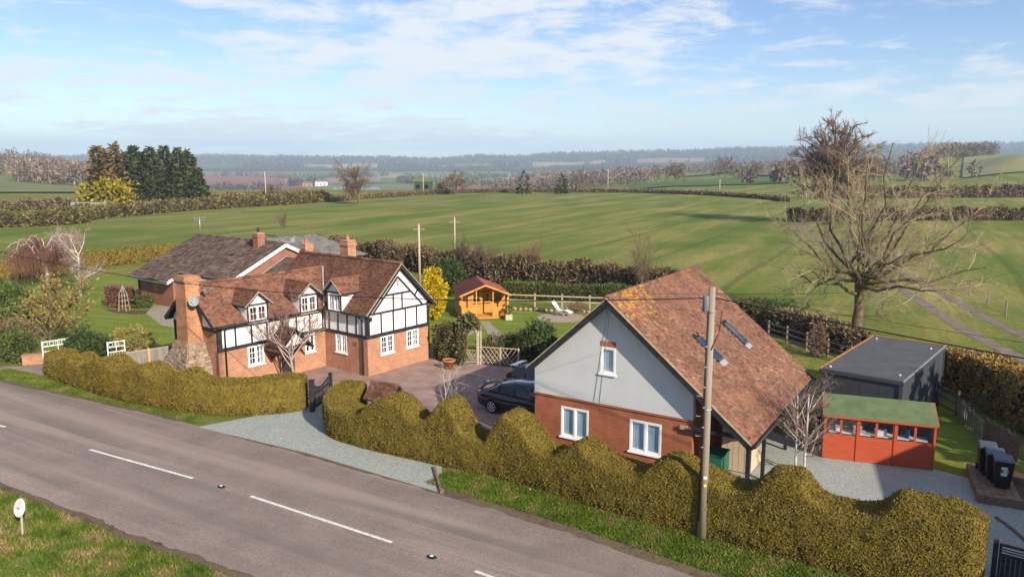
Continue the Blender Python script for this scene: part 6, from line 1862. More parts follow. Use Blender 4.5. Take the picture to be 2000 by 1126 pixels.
def grow(seed, height, r0, levels, nchild, ratio, angle, trop, wig, start=0.25, trunk_frac=0.45, split=None, seg=(7, 6, 5, 4, 3, 3), rmin=0.006, lean=(0, 0), droop=None, cap=9000, spread_top=0.0):
    """recursive branching skeleton; returns branches per level"""
    rr = random.Random(seed)
    out = [[] for _ in range(levels)]
    stack_ = [(Vector((0, 0, 0)), Vector((lean[0], lean[1], 1)).normalized(), height * trunk_frac, r0, 0)]
    count = 0
    while stack_:
        p, d, L, r, lv = stack_.pop(0)
        count += 1
        if count > cap:
            break
        K = seg[min(lv, len(seg) - 1)]
        pts, rad_ = [p.copy()], [r]
        tr = trop[min(lv, len(trop) - 1)]
        wg = wig[min(lv, len(wig) - 1)]
        dirs = [d.copy()]
        r_end = max(r * (0.62 if lv == 0 else 0.42), rmin * 0.6)
        for i in range(1, K):
            d = (d + Vector((rr.gauss(0, wg), rr.gauss(0, wg), rr.gauss(0, wg) + tr))).normalized()
            p = p + d * (L / (K - 1))
            pts.append(p.copy()); dirs.append(d.copy())
            rad_.append(max(lerp(r, r_end, i / (K - 1)), rmin * 0.6))
        out[lv].append((np.array([tuple(q) for q in pts]), np.array(rad_)))
        if lv + 1 < levels:
            n = nchild[min(lv, len(nchild) - 1)]
            n = max(1, int(n * rr.uniform(0.75, 1.3) + 0.5))
            for k in range(n):
                f = start + (1 - start) * ((k + rr.random()) / n) if lv > 0 else rr.uniform(start, 1.0)
                x = f * (K - 1); i = min(int(x), K - 2)
                q = pts[i].lerp(pts[i + 1], x - i)
                dd = dirs[i + 1]
                ang = R(angle[min(lv, len(angle) - 1)]) * rr.uniform(0.6, 1.25)
                side = dd.cross(Vector((rr.gauss(0, 1), rr.gauss(0, 1), rr.gauss(0, 1)))).normalized()
                nd = (dd * math.cos(ang) + side * math.sin(ang)).normalized()
                rl = ratio[min(lv, len(ratio) - 1)] * rr.uniform(0.7, 1.25) * (1.15 - 0.45 * f if lv > 0 else 1.0)
                rc = max(lerp(r, r_end, f) * rr.uniform(0.45, 0.7), rmin)
                stack_.append((q, nd, L * rl if lv > 0 else height * rl, rc, lv + 1))
    return out
def tree_obj(name, label, loc, br, mat, twigmat=None, trunk_lv=1, sides=(9, 6, 4, 3, 3, 3), group=None, rot=0.0, cat='tree', extra=None):
    t = thing(name, label, cat, loc, rot, group)
    tv = [tubes(b_, sides[min(i, len(sides) - 1)]) for i, b_ in enumerate(br[:trunk_lv + 1]) if b_]
    V, F = merge(tv)
    link_mesh('trunk', np_mesh('trunk', V, F, True), mat, t)
    cv = [tubes(b_, sides[min(i + trunk_lv + 1, len(sides) - 1)]) for i, b_ in enumerate(br[trunk_lv + 1:]) if b_]
    if extra: cv += extra
    V, F = merge(cv)
    link_mesh('crown', np_mesh('crown', V, F), twigmat or mat, t)
    return t
def tips(br, lv, rg, n):
    """random points on the branches of a level, with outward directions"""
    b_ = br[lv]
    idx = rg.integers(0, len(b_), n)
    P, Dd = [], []
    for i in idx:
        p = b_[i][0]
        f = rg.random() * (len(p) - 1); k = min(int(f), len(p) - 2)
        P.append(p[k] * (1 - (f - k)) + p[k + 1] * (f - k)); Dd.append(p[k + 1] - p[k])
    return np.array(P), nrm(np.array(Dd))

def hedge(name, label, front, width, prof, mat, core, seed, dens=900, size=0.07, back=1, cat='hedge', lump=0.05, power=0.32, aspect=0.55, spread=0.7, base=0.0, up=0.25, group=None, end_round=0.8, leaf_part='foliage', stems=None, zoff=0.0, clipped=False):
    """front: plan points along the foot of the near face; prof(s in m)->height; body extends 'width' to the side 'back'"""
    rg = np.random.default_rng(seed)
    L_ = np.array([(p[0], p[1]) for p in smooth_line(front, 8)])
    seg = np.linalg.norm(np.diff(L_, axis=0), axis=1); S = np.concatenate([[0], np.cumsum(seg)])
    tot = S[-1]
    def at(s):
        x = np.interp(s, S, L_[:, 0]); y = np.interp(s, S, L_[:, 1])
        x2 = np.interp(np.minimum(s + 0.3, tot), S, L_[:, 0]); y2 = np.interp(np.minimum(s + 0.3, tot), S, L_[:, 1])
        x1 = np.interp(np.maximum(s - 0.3, 0), S, L_[:, 0]); y1 = np.interp(np.maximum(s - 0.3, 0), S, L_[:, 1])
        t = nrm(np.stack([x2 - x1, y2 - y1], -1))
        n_ = np.stack([-t[:, 1], t[:, 0]], -1) * back
        return np.stack([x, y], -1), t, n_
    th = np.sort(np.concatenate([np.linspace(0, math.pi, 240), [math.acos(-math.copysign(abs(q) ** (1 / power), q)) for q in np.linspace(-1, 1, 160)]]))
    cxs = -np.sign(np.cos(th)) * np.abs(np.cos(th)) ** power; czs = np.abs(np.sin(th)) ** power
    arc = np.concatenate([[0], np.cumsum(np.hypot(np.diff(cxs) * width / 2, np.diff(czs) * 1.8))]); arc /= arc[-1]
    ph = rg.uniform(0, 6, 8)
    def surf(s, c):
        q, t, n_ = at(s)
        hh = prof(s)
        endf = np.clip(np.minimum(s, tot - s) / end_round, 0.0, 1.0); endf = np.sqrt(np.clip(1 - (1 - endf) ** 2, 0.02, 1))
        cx_ = np.interp(c, arc, cxs); cz_ = np.interp(c, arc, czs)
        wob = lump * (np.sin(s * 0.83 + c * 4 + ph[0]) + 0.8 * np.sin(s * 2.37 - c * 9 + ph[1]) + 0.6 * np.sin(s * 5.9 + c * 17 + ph[2]) + 0.45 * np.sin(s * 11.3 - c * 23 + ph[6]))
        off = (width / 2) * (1 + cx_ * endf) + cx_ * wob
        bell = 1.0 - 0.10 * np.clip(1 - cz_ / 0.35, 0, 1)
        z = cz_ * (hh - base) * (0.93 + 0.07 * endf) + base + cz_ * wob * 0.6
        off = width / 2 + (off - width / 2) * bell
        P = np.concatenate([q + n_ * off[:, None], z[:, None]], 1)
        return P, t, n_, cx_, cz_
    ns, nc_ = max(12, int(tot / 0.35)), 20
    ss, cc_ = np.meshgrid(np.linspace(0, tot, ns), np.linspace(0, 1, nc_), indexing='ij')
    P, t, n_, a, b_ = surf(ss.ravel(), cc_.ravel())
    ctr, _, nn_ = at(ss.ravel())
    cen = np.concatenate([ctr + nn_ * width / 2, np.full((len(ctr), 1), 0.4)], 1)
    Pc = P + nrm(cen - P) * 0.06
    I = np.arange(ns * nc_).reshape(ns, nc_)
    F = np.stack([I[:-1, :-1], I[1:, :-1], I[1:, 1:], I[:-1, 1:]], -1).reshape(-1, 4)
    caps = []
    o0 = Vector((float(L_[0][0]), float(L_[0][1]), 0))
    T = thing(name, label, cat, o0 + Z1 * zoff, 0, group)
    org = np.array([o0.x, o0.y, 0])
    link_mesh('branches', np_mesh('branches', Pc - org, F, True), core, T)
    # sprigs
    hmean = float(np.mean(prof(np.linspace(0, tot, 50))))
    area = tot * (2 * hmean + width)
    k = int(area * dens)
    s = rg.uniform(0, tot, k); c = rg.random(k)
    if dens > 1000:      # thinner on the hidden far face
        kp = (c < 0.72) | (rg.random(k) < 0.25); s, c = s[kp], c[kp]; k = len(s)
    P, t, n_, cx_, cz_ = surf(s, c)
    e = 0.04
    Pa = surf(np.clip(s + e, 0, tot), c)[0] - surf(np.clip(s - e, 0, tot), c)[0]
    Pb = surf(s, np.clip(c + 0.01, 0, 1))[0] - surf(s, np.clip(c - 0.01, 0, 1))[0]
    Nn = nrm(np.cross(Pb, Pa) * back)
    bad = np.sum(Nn * (P - np.concatenate([at(s)[0] + at(s)[2] * width / 2, np.full((k, 1), 0.3)], 1)), 1) < 0
    Nn[bad] *= -1
    P = P - Nn * rg.random(k)[:, None] * (0.035 if clipped else 0.06)
    if clipped:      # worn foot of the hedge: twiggy gaps low down
        gap = np.sin(s * 3.7 + ph[3]) + 0.8 * np.sin(s * 8.9 + ph[4]) + 0.6 * np.sin(s * 17.0 + P[:, 2] * 9 + ph[5])
        lim = 0.22 + 0.16 * np.clip(gap, -1, 2)
        kp = (P[:, 2] > lim) | (rg.random(k) < 0.30); P, Nn, s, k = P[kp], Nn[kp], s[kp], int(kp.sum())
        q = rg.random(k) < 0.90
        V, F = merge([flat_leaves(P[q] - org, Nn[q], size, rg), leaves(P[~q] - org, Nn[~q], size, rg, spread, aspect, up=up)])
    else:
        V, F = leaves(P - org, Nn, size, rg, spread, aspect, up=up)
    link_mesh(leaf_part, np_mesh(leaf_part, V, F), mat, T, kind=None)
    return T
def prof_pts(pts):
    xs = np.array([p[0] for p in pts]); ys = np.array([p[1] for p in pts])
    sl = np.gradient(ys, xs)
    d = np.diff(ys) / np.diff(xs)
    for i in range(1, len(xs) - 1):
        if d[i - 1] * d[i] <= 0: sl[i] = 0.0
    def f(s):
        s = np.asarray(s, float)
        i = np.clip(np.searchsorted(xs, s) - 1, 0, len(xs) - 2)
        h_ = xs[i + 1] - xs[i]
        t = np.clip((s - xs[i]) / h_, 0, 1)
        return ys[i] * (1 + 2 * t) * (1 - t) ** 2 + sl[i] * h_ * t * (1 - t) ** 2 + ys[i + 1] * t * t * (3 - 2 * t) + sl[i + 1] * h_ * t * t * (t - 1)
    return f
def blob_bush(name, label, loc, rx, ry, rz, mat, core, seed, n=1500, size=0.12, cat='bush', zc=None, stems=True, spread=0.9, lump=0.22, aspect=0.5, group=None, up=0.2, shell=0.55, stem_mat=None):
    rg = np.random.default_rng(seed)
    T = thing(name, label, cat, loc, 0, group)
    zc = rz if zc is None else zc
    d = nrm(rg.normal(0, 1, (n, 3)))
    az = np.arctan2(d[:, 1], d[:, 0])
    ph = rg.uniform(0, 6, 5)
    lum = 1 + lump * (np.sin(az * 3 + ph[0] + d[:, 2] * 3) + 0.7 * np.sin(az * 5 + ph[1] - d[:, 2] * 5) + 0.5 * np.sin(az * 9 + ph[2] + d[:, 2] * 8)) * 0.6
    r = (shell + (1 - shell) * rg.random(n) ** 0.5) * lum
    P = d * np.array([rx, ry, rz]) * r[:, None] + np.array([0, 0, zc])
    P[:, 2] = np.maximum(P[:, 2], 0.03)
    V, F = leaves(P, d, size, rg, spread, aspect, up=up)
    link_mesh('foliage', np_mesh('foliage', V, F), mat, T)
    if stems:
        br = []
        for k in range(14):
            a = rg.uniform(0, 2 * math.pi); e = np.array([math.cos(a) * rx * 0.6, math.sin(a) * ry * 0.6, zc + rz * rg.uniform(0.0, 0.5)])
            br.append((np.array([[0, 0, 0.0], e * np.array([0.4, 0.4, 0.45]), e * 0.9]) + rg.normal(0, 0.02, (3, 3)) * np.array([1, 1, 0]), np.array([0.03, 0.02, 0.008]) * max(1, rx)))
        V, F = tubes(br, 4)
        link_mesh('stems', np_mesh('stems', V, F), stem_mat or m_bark, T)
    return T

# ------------------------------------------------------------------ plant materials
m_bark = M('bark', [(0.085, 0.065, 0.045), (0.17, 0.135, 0.095)], 6, 5, 0.95, 0.7, 20, 0.03, spec=0.1)
m_bark_ash = M('lichened_bark', [(0.085, 0.064, 0.042), (0.165, 0.130, 0.078)], 3, 5, 0.95, 0.7, 20, 0.03, spec=0.1, speck=(2.2, 0.54, 0.66, (0.24, 0.20, 0.055)))
m_twig_ash = M('lichened_twigs', [(0.27, 0.215, 0.14), (0.42, 0.345, 0.235)], 1.5, 4, 0.95, spec=0.1, speck=(0.9, 0.55, 0.70, (0.36, 0.29, 0.08)))
m_birch = M('birch_bark', [(0.38, 0.33, 0.29), (0.60, 0.55, 0.50)], 5, 5, 0.9, 0.3, 20, 0.02, spec=0.15, speck=(6, 0.62, 0.7, (0.10, 0.08, 0.07)))
m_birch_twig = M('birch_twigs', [(0.20, 0.125, 0.105), (0.30, 0.21, 0.18)], 2, 4, 0.95, spec=0.1)
m_weep = M('weeping_twigs', [(0.145, 0.070, 0.055), (0.24, 0.125, 0.095)], 2, 4, 0.95, spec=0.1)
m_pink_twig = M('pinkish_twigs', [(0.30, 0.22, 0.19), (0.44, 0.35, 0.31)], 2, 4, 0.95, spec=0.1)
m_twig_dark = M('dark_twigs', [(0.095, 0.066, 0.050), (0.16, 0.115, 0.088)], 2, 4, 0.95, spec=0.1)
m_twig_brown = M('brown_twigs', [(0.135, 0.095, 0.060), (0.215, 0.155, 0.10)], 2, 4, 0.95, spec=0.1)
m_twig_white = M('whitened_twigs', [(0.42, 0.38, 0.32), (0.60, 0.55, 0.48)], 4, 4, 0.9, spec=0.1)
m_yew = M('golden_clipped_leaf', [(0.32, (0.165, 0.126, 0.028)), (0.5, (0.192, 0.145, 0.029)), (0.68, (0.228, 0.170, 0.031))], 2.6, 5, 0.85, island=0.17, hue=0.012, sat=0.10, spec=0.12, translucent=0.1, speck=(0.9, 0.60, 0.85, (0.135, 0.090, 0.030)))
m_yew_core = flat('hedge_inside', (0.055, 0.034, 0.014), 0.95, 0.1, var=0.3, scale=6)
m_leaf_dark = M('dark_evergreen', [(0.030, 0.050, 0.016), (0.075, 0.110, 0.030)], 1.5, 4, 0.7, island=0.4, hue=0.02, spec=0.3, translucent=0.15)
m_leaf_mid = M('mid_green_leaf', [(0.060, 0.090, 0.022), (0.13, 0.17, 0.042)], 1.5, 4, 0.75, island=0.4, hue=0.02, spec=0.2, translucent=0.2)
m_leaf_ivy = M('ivy_leaf', [(0.05, 0.055, 0.020), (0.12, 0.115, 0.04), (0.20, 0.15, 0.075)], 3, 4, 0.75, island=0.45, hue=0.03, spec=0.2, translucent=0.15)
m_leaf_yellow = M('yellow_conifer_leaf', [(0.42, 0.29, 0.010), (0.62, 0.47, 0.018)], 2, 4, 0.8, island=0.3, hue=0.015, spec=0.15, translucent=0.2)
m_leaf_gorse = M('gorse_leaf', [(0.14, 0.12, 0.015), (0.36, 0.29, 0.015)], 0.4, 4, 0.85, island=0.35, hue=0.02, spec=0.1)
m_leaf_straw = M('catkin_leaf', [(0.24, 0.185, 0.055), (0.36, 0.29, 0.095)], 2, 4, 0.85, island=0.35, hue=0.02, spec=0.1, translucent=0.2)
m_hawthorn = M('bare_hedge_twig', [(0.115, 0.080, 0.048), (0.19, 0.14, 0.080), (0.145, 0.135, 0.05)], 1.2, 4, 0.95, island=0.4, hue=0.02, spec=0.1)
m_hedge_olive = M('olive_hedge_leaf', [(0.060, 0.055, 0.022), (0.13, 0.115, 0.040), (0.20, 0.165, 0.075)], 0.5, 4, 0.95, island=0.45, hue=0.02, spec=0.1)
m_hawthorn_core = flat('bare_hedge_inside', (0.045, 0.030, 0.022), 0.95, 0.1, var=0.3)
m_beech = M('tan_hedge_leaf', [(0.20, 0.125, 0.035), (0.33, 0.22, 0.075), (0.28, 0.23, 0.06)], 0.9, 4, 0.9, island=0.4, hue=0.02, spec=0.1, translucent=0.15)
m_con_a = M('spruce_dark', [(0.034, 0.046, 0.018), (0.080, 0.090, 0.034)], 0.6, 4, 0.9, island=0.4, hue=0.02, spec=0.1)
m_con_b = M('spruce_brown', [(0.085, 0.068, 0.030), (0.19, 0.13, 0.062)], 0.6, 4, 0.9, island=0.4, hue=0.02, spec=0.1)
m_wood = M('bare_wood_crowns', [(0.145, 0.108, 0.086), (0.235, 0.180, 0.140)], 0.02, 4, 0.95, island=0.45, hue=0.03, spec=0.05, kind='World')
m_wood_far = M('far_wood_crowns', [(0.070, 0.062, 0.050), (0.130, 0.108, 0.082)], 0.006, 4, 0.95, island=0.4, hue=0.03, spec=0.05, kind='World')
m_grass_bl = M('grass_blades', [(0.38, (0.080, 0.125, 0.016)), (0.49, (0.14, 0.19, 0.028)), (0.56, (0.24, 0.20, 0.07)), (0.64, (0.34, 0.25, 0.12))], 1.1, 5, 0.9, island=0.4, hue=0.02, spec=0.1, kind='World', translucent=0.25)
m_grass_fresh = M('fresh_grass_blades', [(0.36, (0.085, 0.135, 0.016)), (0.54, (0.14, 0.195, 0.028)), (0.68, (0.25, 0.21, 0.075))], 1.1, 5, 0.9, island=0.35, hue=0.02, spec=0.1, kind='World', translucent=0.25)
m_litter = M('dead_leaves', [(0.22, 0.10, 0.045), (0.40, 0.22, 0.11)], 5, 3, 0.9, island=0.4, spec=0.1)

# ------------------------------------------------------------------ the two wave-topped golden hedges
def heights_from(front, width, back, pts, frac):
    """turn tops read as image pixels (u, v) into (distance along the hedge, height)"""
    L_ = smooth_line(front, 8)
    S = [0.0]
    for a, b_ in zip(L_[:-1], L_[1:]): S.append(S[-1] + (b_ - a).length)
    out = []
    for (u, v) in pts:
        best = None
        for i in range(len(L_) - 1):
            t = (L_[i + 1] - L_[i]).normalized(); n_ = Vector((-t.y, t.x, 0)) * back
            q = L_[i] + n_ * width * frac
            z = height_at(q.y, v)
            e = abs(u_of(q.x, q.y, z) - u)
            if best is None or e < best[0]: best = (e, S[i], z)
        out.append((best[1], max(0.75, best[2] - 0.02)))
    out.sort()
    res = []
    for s, z in out:
        if not res or s > res[-1][0] + 0.05: res.append((s, z))
    return [( -1.0, res[0][1])] + res + [(S[-1] + 1.0, res[-1][1])]
ha_front = [gp(100, 716), gp(90, 738), gp(150, 762), gp(230, 785), gp(350, 808), gp(470, 814), gp(560, 808), gp(612, 800)]
ha_tops = [(102, 690), (120, 685), (140, 684), (157, 692), (178, 686), (202, 700), (240, 690), (277, 711), (314, 702), (349, 724), (384, 714), (412, 731), (450, 736), (500, 733), (560, 725), (606, 722)]
WA = 1.5
pa = prof_pts(heights_from(ha_front, WA, 1, ha_tops, 0.9))
hedge('wavy_clipped_hedge', 'golden clipped hedge with wavy top in front of the cottage', ha_front, WA, pa, m_yew, m_yew_core, 101, dens=1850, size=0.060, lump=0.011, back=1, spread=0.6, power=0.16, clipped=True)
hb_front = [gp(680, 800), gp(640, 824), gp(637, 852), gp(700, 876), gp(790, 897), gp(860, 913), gp(1000, 946), gp(1200, 1006), gp(1370, 1052), gp(1500, 1087), gp(1660, 1128), gp(1800, 1164), gp(1925, 1190)]
hb_tops = [(690, 735), (655, 762), (640, 780), (670, 790), (715, 783), (735, 795), (760, 772), (790, 763), (815, 775), (845, 803), (868, 800), (889, 768), (905, 775), (930, 826), (975, 842), (1000, 812), (1022, 793), (1040, 806), (1075, 858), (1110, 868), (1135, 856), (1165, 849), (1190, 870), (1225, 893), (1275, 900), (1305, 885), (1335, 878), (1370, 890), (1410, 918), (1455, 932), (1490, 925), (1515, 910), (1545, 905), (1575, 920), (1610, 946), (1650, 966), (1700, 974), (1730, 966), (1758, 953), (1800, 958), (1860, 968), (1930, 985)]
WB = 1.35
pbf = prof_pts([(-1.0, 1.5), (0.5, 1.52), (2.2, 1.48), (3.6, 1.36)] + [q for q in heights_from(hb_front, WB, 1, hb_tops, 0.9) if q[0] > 5.0])
hedge('wavy_clipped_hedge', 'long golden clipped hedge with wavy top between road and annexe', hb_front, WB, pbf, m_yew, m_yew_core, 102, dens=2450, size=0.053, lump=0.011, back=1, end_round=0.6, spread=0.6, power=0.16, clipped=True)

# ------------------------------------------------------------------ other hedges
cst = lambda h_, a=0.0, ph=0.0: (lambda s: h_ + a * np.sin(np.asarray(s, float) * 0.9 + ph) + a * 0.6 * np.sin(np.asarray(s, float) * 2.3 + ph * 2))
hedge('clipped_yew_hedge', 'golden brown clipped hedge along the back of the left lawn', [(-62, 69), gp(0, 549), gp(110, 533), gp(200, 522), gp(290, 511), gp(350, 505)], 1.6, cst(1.75, 0.05), m_yew, m_yew_core, 103, dens=200, size=0.155, lump=0.04, spread=0.5, clipped=True, power=0.25)
hedge('field_hedge', 'dark bare hedge along the near edge of the big field behind the gardens', [gp(640, 508), gp(700, 512), gp(800, 530), gp(900, 545), gp(1000, 557), gp(1100, 567), gp(1240, 583), gp(1340, 612)], 2.2, cst(2.3, 0.25, 1), m_hawthorn, m_hawthorn_core, 104, dens=120, size=0.235, lump=0.15, aspect=0.35, spread=0.9)
hedge('field_hedge', 'dark shaded bare hedge between annexe and the field on the right', [gp(1430, 628), gp(1500, 648), gp(1580, 672), gp(1660, 700)], 1.6, cst(1.5, 0.15, 2), m_hawthorn, m_hawthorn_core, 105, dens=150, size=0.2, lump=0.12, aspect=0.35, spread=0.9)
hedge('trackside_hedge', 'tall tan hedge running along the farm track at the right', [(24.5, 22), gp(2030, 860), gp(1960, 825), gp(1880, 780), gp(1810, 750), gp(1760, 722)], 2.0, prof_pts([(-1, 2.2), (4, 2.3), (9, 2.2), (14, 2.0), (18, 1.4), (40, 1.2)]), m_beech, m_hawthorn_core, 106, dens=440, size=0.125, lump=0.10, back=-1, spread=0.9)
hedge('low_green_hedge', 'low dark green clipped hedge behind the post and rail fence', [(-1.0, 61.3), (4.5, 60.6), (11, 59.2)], 1.2, cst(1.35, 0.05), m_leaf_mid, m_yew_core, 107, dens=250, size=0.14, lump=0.06)
hedge('ivy_hedge', 'ragged ivy covered hedge between cottage gable and arch', [gp(841, 703), gp(862, 707), gp(892, 710)], 0.9, cst(1.95, 0.06), m_leaf_ivy, m_hawthorn_core, 108, dens=420, size=0.13, lump=0.10, spread=1.0)
hedge('clipped_hedge_block', 'free standing block of brown clipped hedge on the left lawn', [gp(200, 600), gp(256, 603)], 0.9, cst(1.55, 0.05), m_weep, m_hawthorn_core, 109, dens=250, size=0.16, lump=0.06, aspect=0.3)
hedge('left_boundary_hedge', 'wide shaggy dark green hedge along the far left side of the field', [(-190, 96), gp(0, 445), gp(200, 427), gp(400, 410), gp(560, 400), gp(650, 394)], 6.0, cst(2.2, 0.3), m_hedge_olive, m_hawthorn_core, 110, dens=20, size=0.52, lump=0.28, spread=1.0)
hedge('second_boundary_hedge', 'thin brown hedge below the conifers beyond the shaggy hedge', [gp(-60, 417), gp(180, 404), gp(400, 396), gp(640, 385)], 4.0, cst(2.0, 0.3), m_hawthorn, m_hawthorn_core, 111, dens=18, size=0.55, lump=0.35, spread=1.0)
hedge('crest_hedge', 'low dark hedge along the far crest of the big field', [gp(650, 394), gp(760, 385), gp(900, 377.5), gp(1050, 375.5), gp(1200, 376), gp(1350, 380), gp(1480, 388), gp(1530, 394)], 2.2, cst(1.25, 0.12), m_hawthorn, m_hawthorn_core, 112, dens=15, size=0.45, lump=0.15, spread=1.0)
hedge('crest_hedge', 'dark hedge across the right hand field beyond the big bare tree', [gp(1545, 433), gp(1680, 432), gp(1850, 431), gp(2100, 430)], 3.0, cst(2.1, 0.25), m_hawthorn, m_hawthorn_core, 113, dens=26, size=0.38, lump=0.3, spread=1.0)
hedge('crest_hedge', 'farther dark hedge at the foot of the green hill on the right', [gp(1600, 388), gp(1800, 387), gp(2100, 384)], 5.0, cst(3.0, 0.6), m_hawthorn, m_hawthorn_core, 114, dens=14, size=0.6, lump=0.5, spread=1.0)
# ivy over the arch: two columns and a hood
rg = np.random.default_rng(5)
ia = gp(899, 709)
ivy = thing('ivy_arch', 'arch of dark ivy over the garden entrance', 'ivy', ia)
av = gp(932, 711) - ia
k = 5200
t_ = rg.random(k)
path_ = np.array([[0, 0, 0.02], [0, 0.1, 0.9], [0.0, 0.2, 1.75], [0.30, 0.3, 2.35], [av.x * 0.62, av.y * 0.62 + 0.3, 2.55], [av.x * 0.98, av.y + 0.3, 2.0]])
ti = np.linspace(0, 1, 6)
C_ = np.stack([np.interp(t_, ti, path_[:, j]) for j in range(3)], 1)
d_ = nrm(rg.normal(0, 1, (k, 3)))
rad_ = np.interp(t_, [0, 0.4, 0.6, 1], [0.36, 0.36, 0.42, 0.16])
P = C_ + d_ * (rad_ * (0.6 + 0.5 * rg.random(k)))[:, None] * np.array([1, 1.5, 0.9])
P[:, 2] = np.maximum(P[:, 2], 0.02)
V, F = leaves(P, d_, 0.12, rg, 0.9, 0.7)
link_mesh('foliage', np_mesh('foliage', V, F), m_leaf_ivy, ivy)
V, F = tubes([(path_[[0, 1, 2, 3, 4, 5]] + rg.normal(0, 0.05, (6, 3)) * np.array([1, 1, 0]), np.array([0.05, 0.04, 0.04, 0.03, 0.03, 0.02])) for _ in range(6)], 5)
link_mesh('stems', np_mesh('stems', V, F), m_bark, ivy)

# ------------------------------------------------------------------ shrubs
blob_bush('yellow_conifer', 'bright yellow feathery conifer beside the cottage gable', gp(846, 624), 0.80, 0.80, 1.75, m_leaf_yellow, None, 201, 5200, 0.17, 'conifer', spread=0.6, lump=0.3, up=0.5)
blob_bush('dark_evergreen_shrub', 'large dark evergreen shrub behind the yellow conifer', gp(872, 577), 1.7, 1.4, 1.55, m_leaf_dark, None, 202, 3600, 0.20, 'shrub')
blob_bush('green_bush', 'rounded green bush at the left picture edge by the lawn', gp(8, 648), 2.1, 1.9, 1.65, m_leaf_mid, None, 203, 4200, 0.2, 'bush', lump=0.3)
blob_bush('evergreen_shrub', 'grey green leafy shrub left of the white gate', gp(38, 706), 0.9, 0.8, 0.95, m_leaf_mid, None, 204, 2400, 0.13, 'shrub')
blob_bush('laurel_bush', 'glossy dark laurel bush behind the left wavy hedge', gp(172, 706), 1.25, 0.8, 0.85, m_leaf_dark, None, 205, 2600, 0.16, 'bush')
blob_bush('golden_shrub', 'small straw yellow shrub behind the closeboard fence', gp(262, 690), 1.2, 0.6, 0.85, m_leaf_straw, None, 206, 1800, 0.12, 'shrub')
blob_bush('small_green_bush', 'small round yellow green bush beside the bungalow wall', gp(281, 601), 0.75, 0.6, 0.5, m_leaf_mid, None, 207, 1200, 0.13, 'bush')
blob_bush('holly_bush', 'tall dark leafy bush beside the annexe left eave', gp(1052, 706), 1.05, 0.9, 1.15, m_leaf_dark, None, 208, 2600, 0.16, 'bush')
blob_bush('border_shrub', 'low brown and green border shrub behind the trellis', gp(985, 692), 1.5, 0.6, 0.6, m_leaf_ivy, None, 209, 2200, 0.13, 'shrub')
blob_bush('border_shrub', 'twiggy brown border shrub right of the trellis', gp(1022, 690), 1.2, 0.6, 0.65, m_twig_brown, None, 210, 2000, 0.16, 'shrub', aspect=0.2)
blob_bush('planter_bush', 'clipped little green bush in the pale planter', gp(993, 624) + Z1 * 0.4, 0.25, 0.25, 0.33, m_leaf_mid, None, 211, 500, 0.08, 'bush', stems=False)
blob_bush('lavender_bush', 'low grey purple bush right of the recliner', gp(1127, 610), 0.75, 0.5, 0.42, m_weep, None, 212, 700, 0.13, 'bush', aspect=0.25)
blob_bush('bramble_bush', 'brown bramble thicket left of the white gate at the roadside', gp(20, 690), 1.7, 1.1, 1.0, m_twig_brown, None, 213, 3000, 0.2, 'bush', aspect=0.2)
blob_bush('yellow_gorse_bush', 'bright yellow green bush at the foot of the conifers', gp(214, 409), 6.2, 5.0, 3.6, m_leaf_gorse, None, 214, 1500, 0.9, 'bush', lump=0.35)
blob_bush('evergreen_shrub', 'dark drooping evergreen behind the annexe roof', gp(1500, 640), 1.7, 1.2, 0.95, m_leaf_dark, None, 216, 1800, 0.22, 'shrub', aspect=0.25)
tt = gp(1595, 697)
blob_bush('clipped_twig_bush', 'narrow pale twiggy bush by the shaded rail fence', tt, 0.45, 0.45, 1.0, m_twig_brown, None, 217, 1500, 0.2, 'bush', aspect=0.15)
# forsythia: fan of upright stems with pale catkin leaves
fx = gp(98, 668)
br = grow(31, 4.2, 0.11, 4, [9, 8, 7], [0.62, 0.55, 0.5], [38, 32, 35], [0.0, 0.10, 0.06], [0.05, 0.10, 0.12], start=0.15, trunk_frac=0.14, rmin=0.007)
rg = np.random.default_rng(32)
P, D_ = tips(br, 3, rg, 5200)
lv = leaves(P, D_, 0.13, rg, 0.8, 0.5)
ft = tree_obj('catkin_shrub', 'spreading shrub covered in pale yellow catkins on the left lawn', (fx.x, fx.y, 0), br, m_bark_ash, m_twig_brown, 1, cat='shrub')
link_mesh('foliage', np_mesh('foliage', *lv), m_leaf_straw, ft)

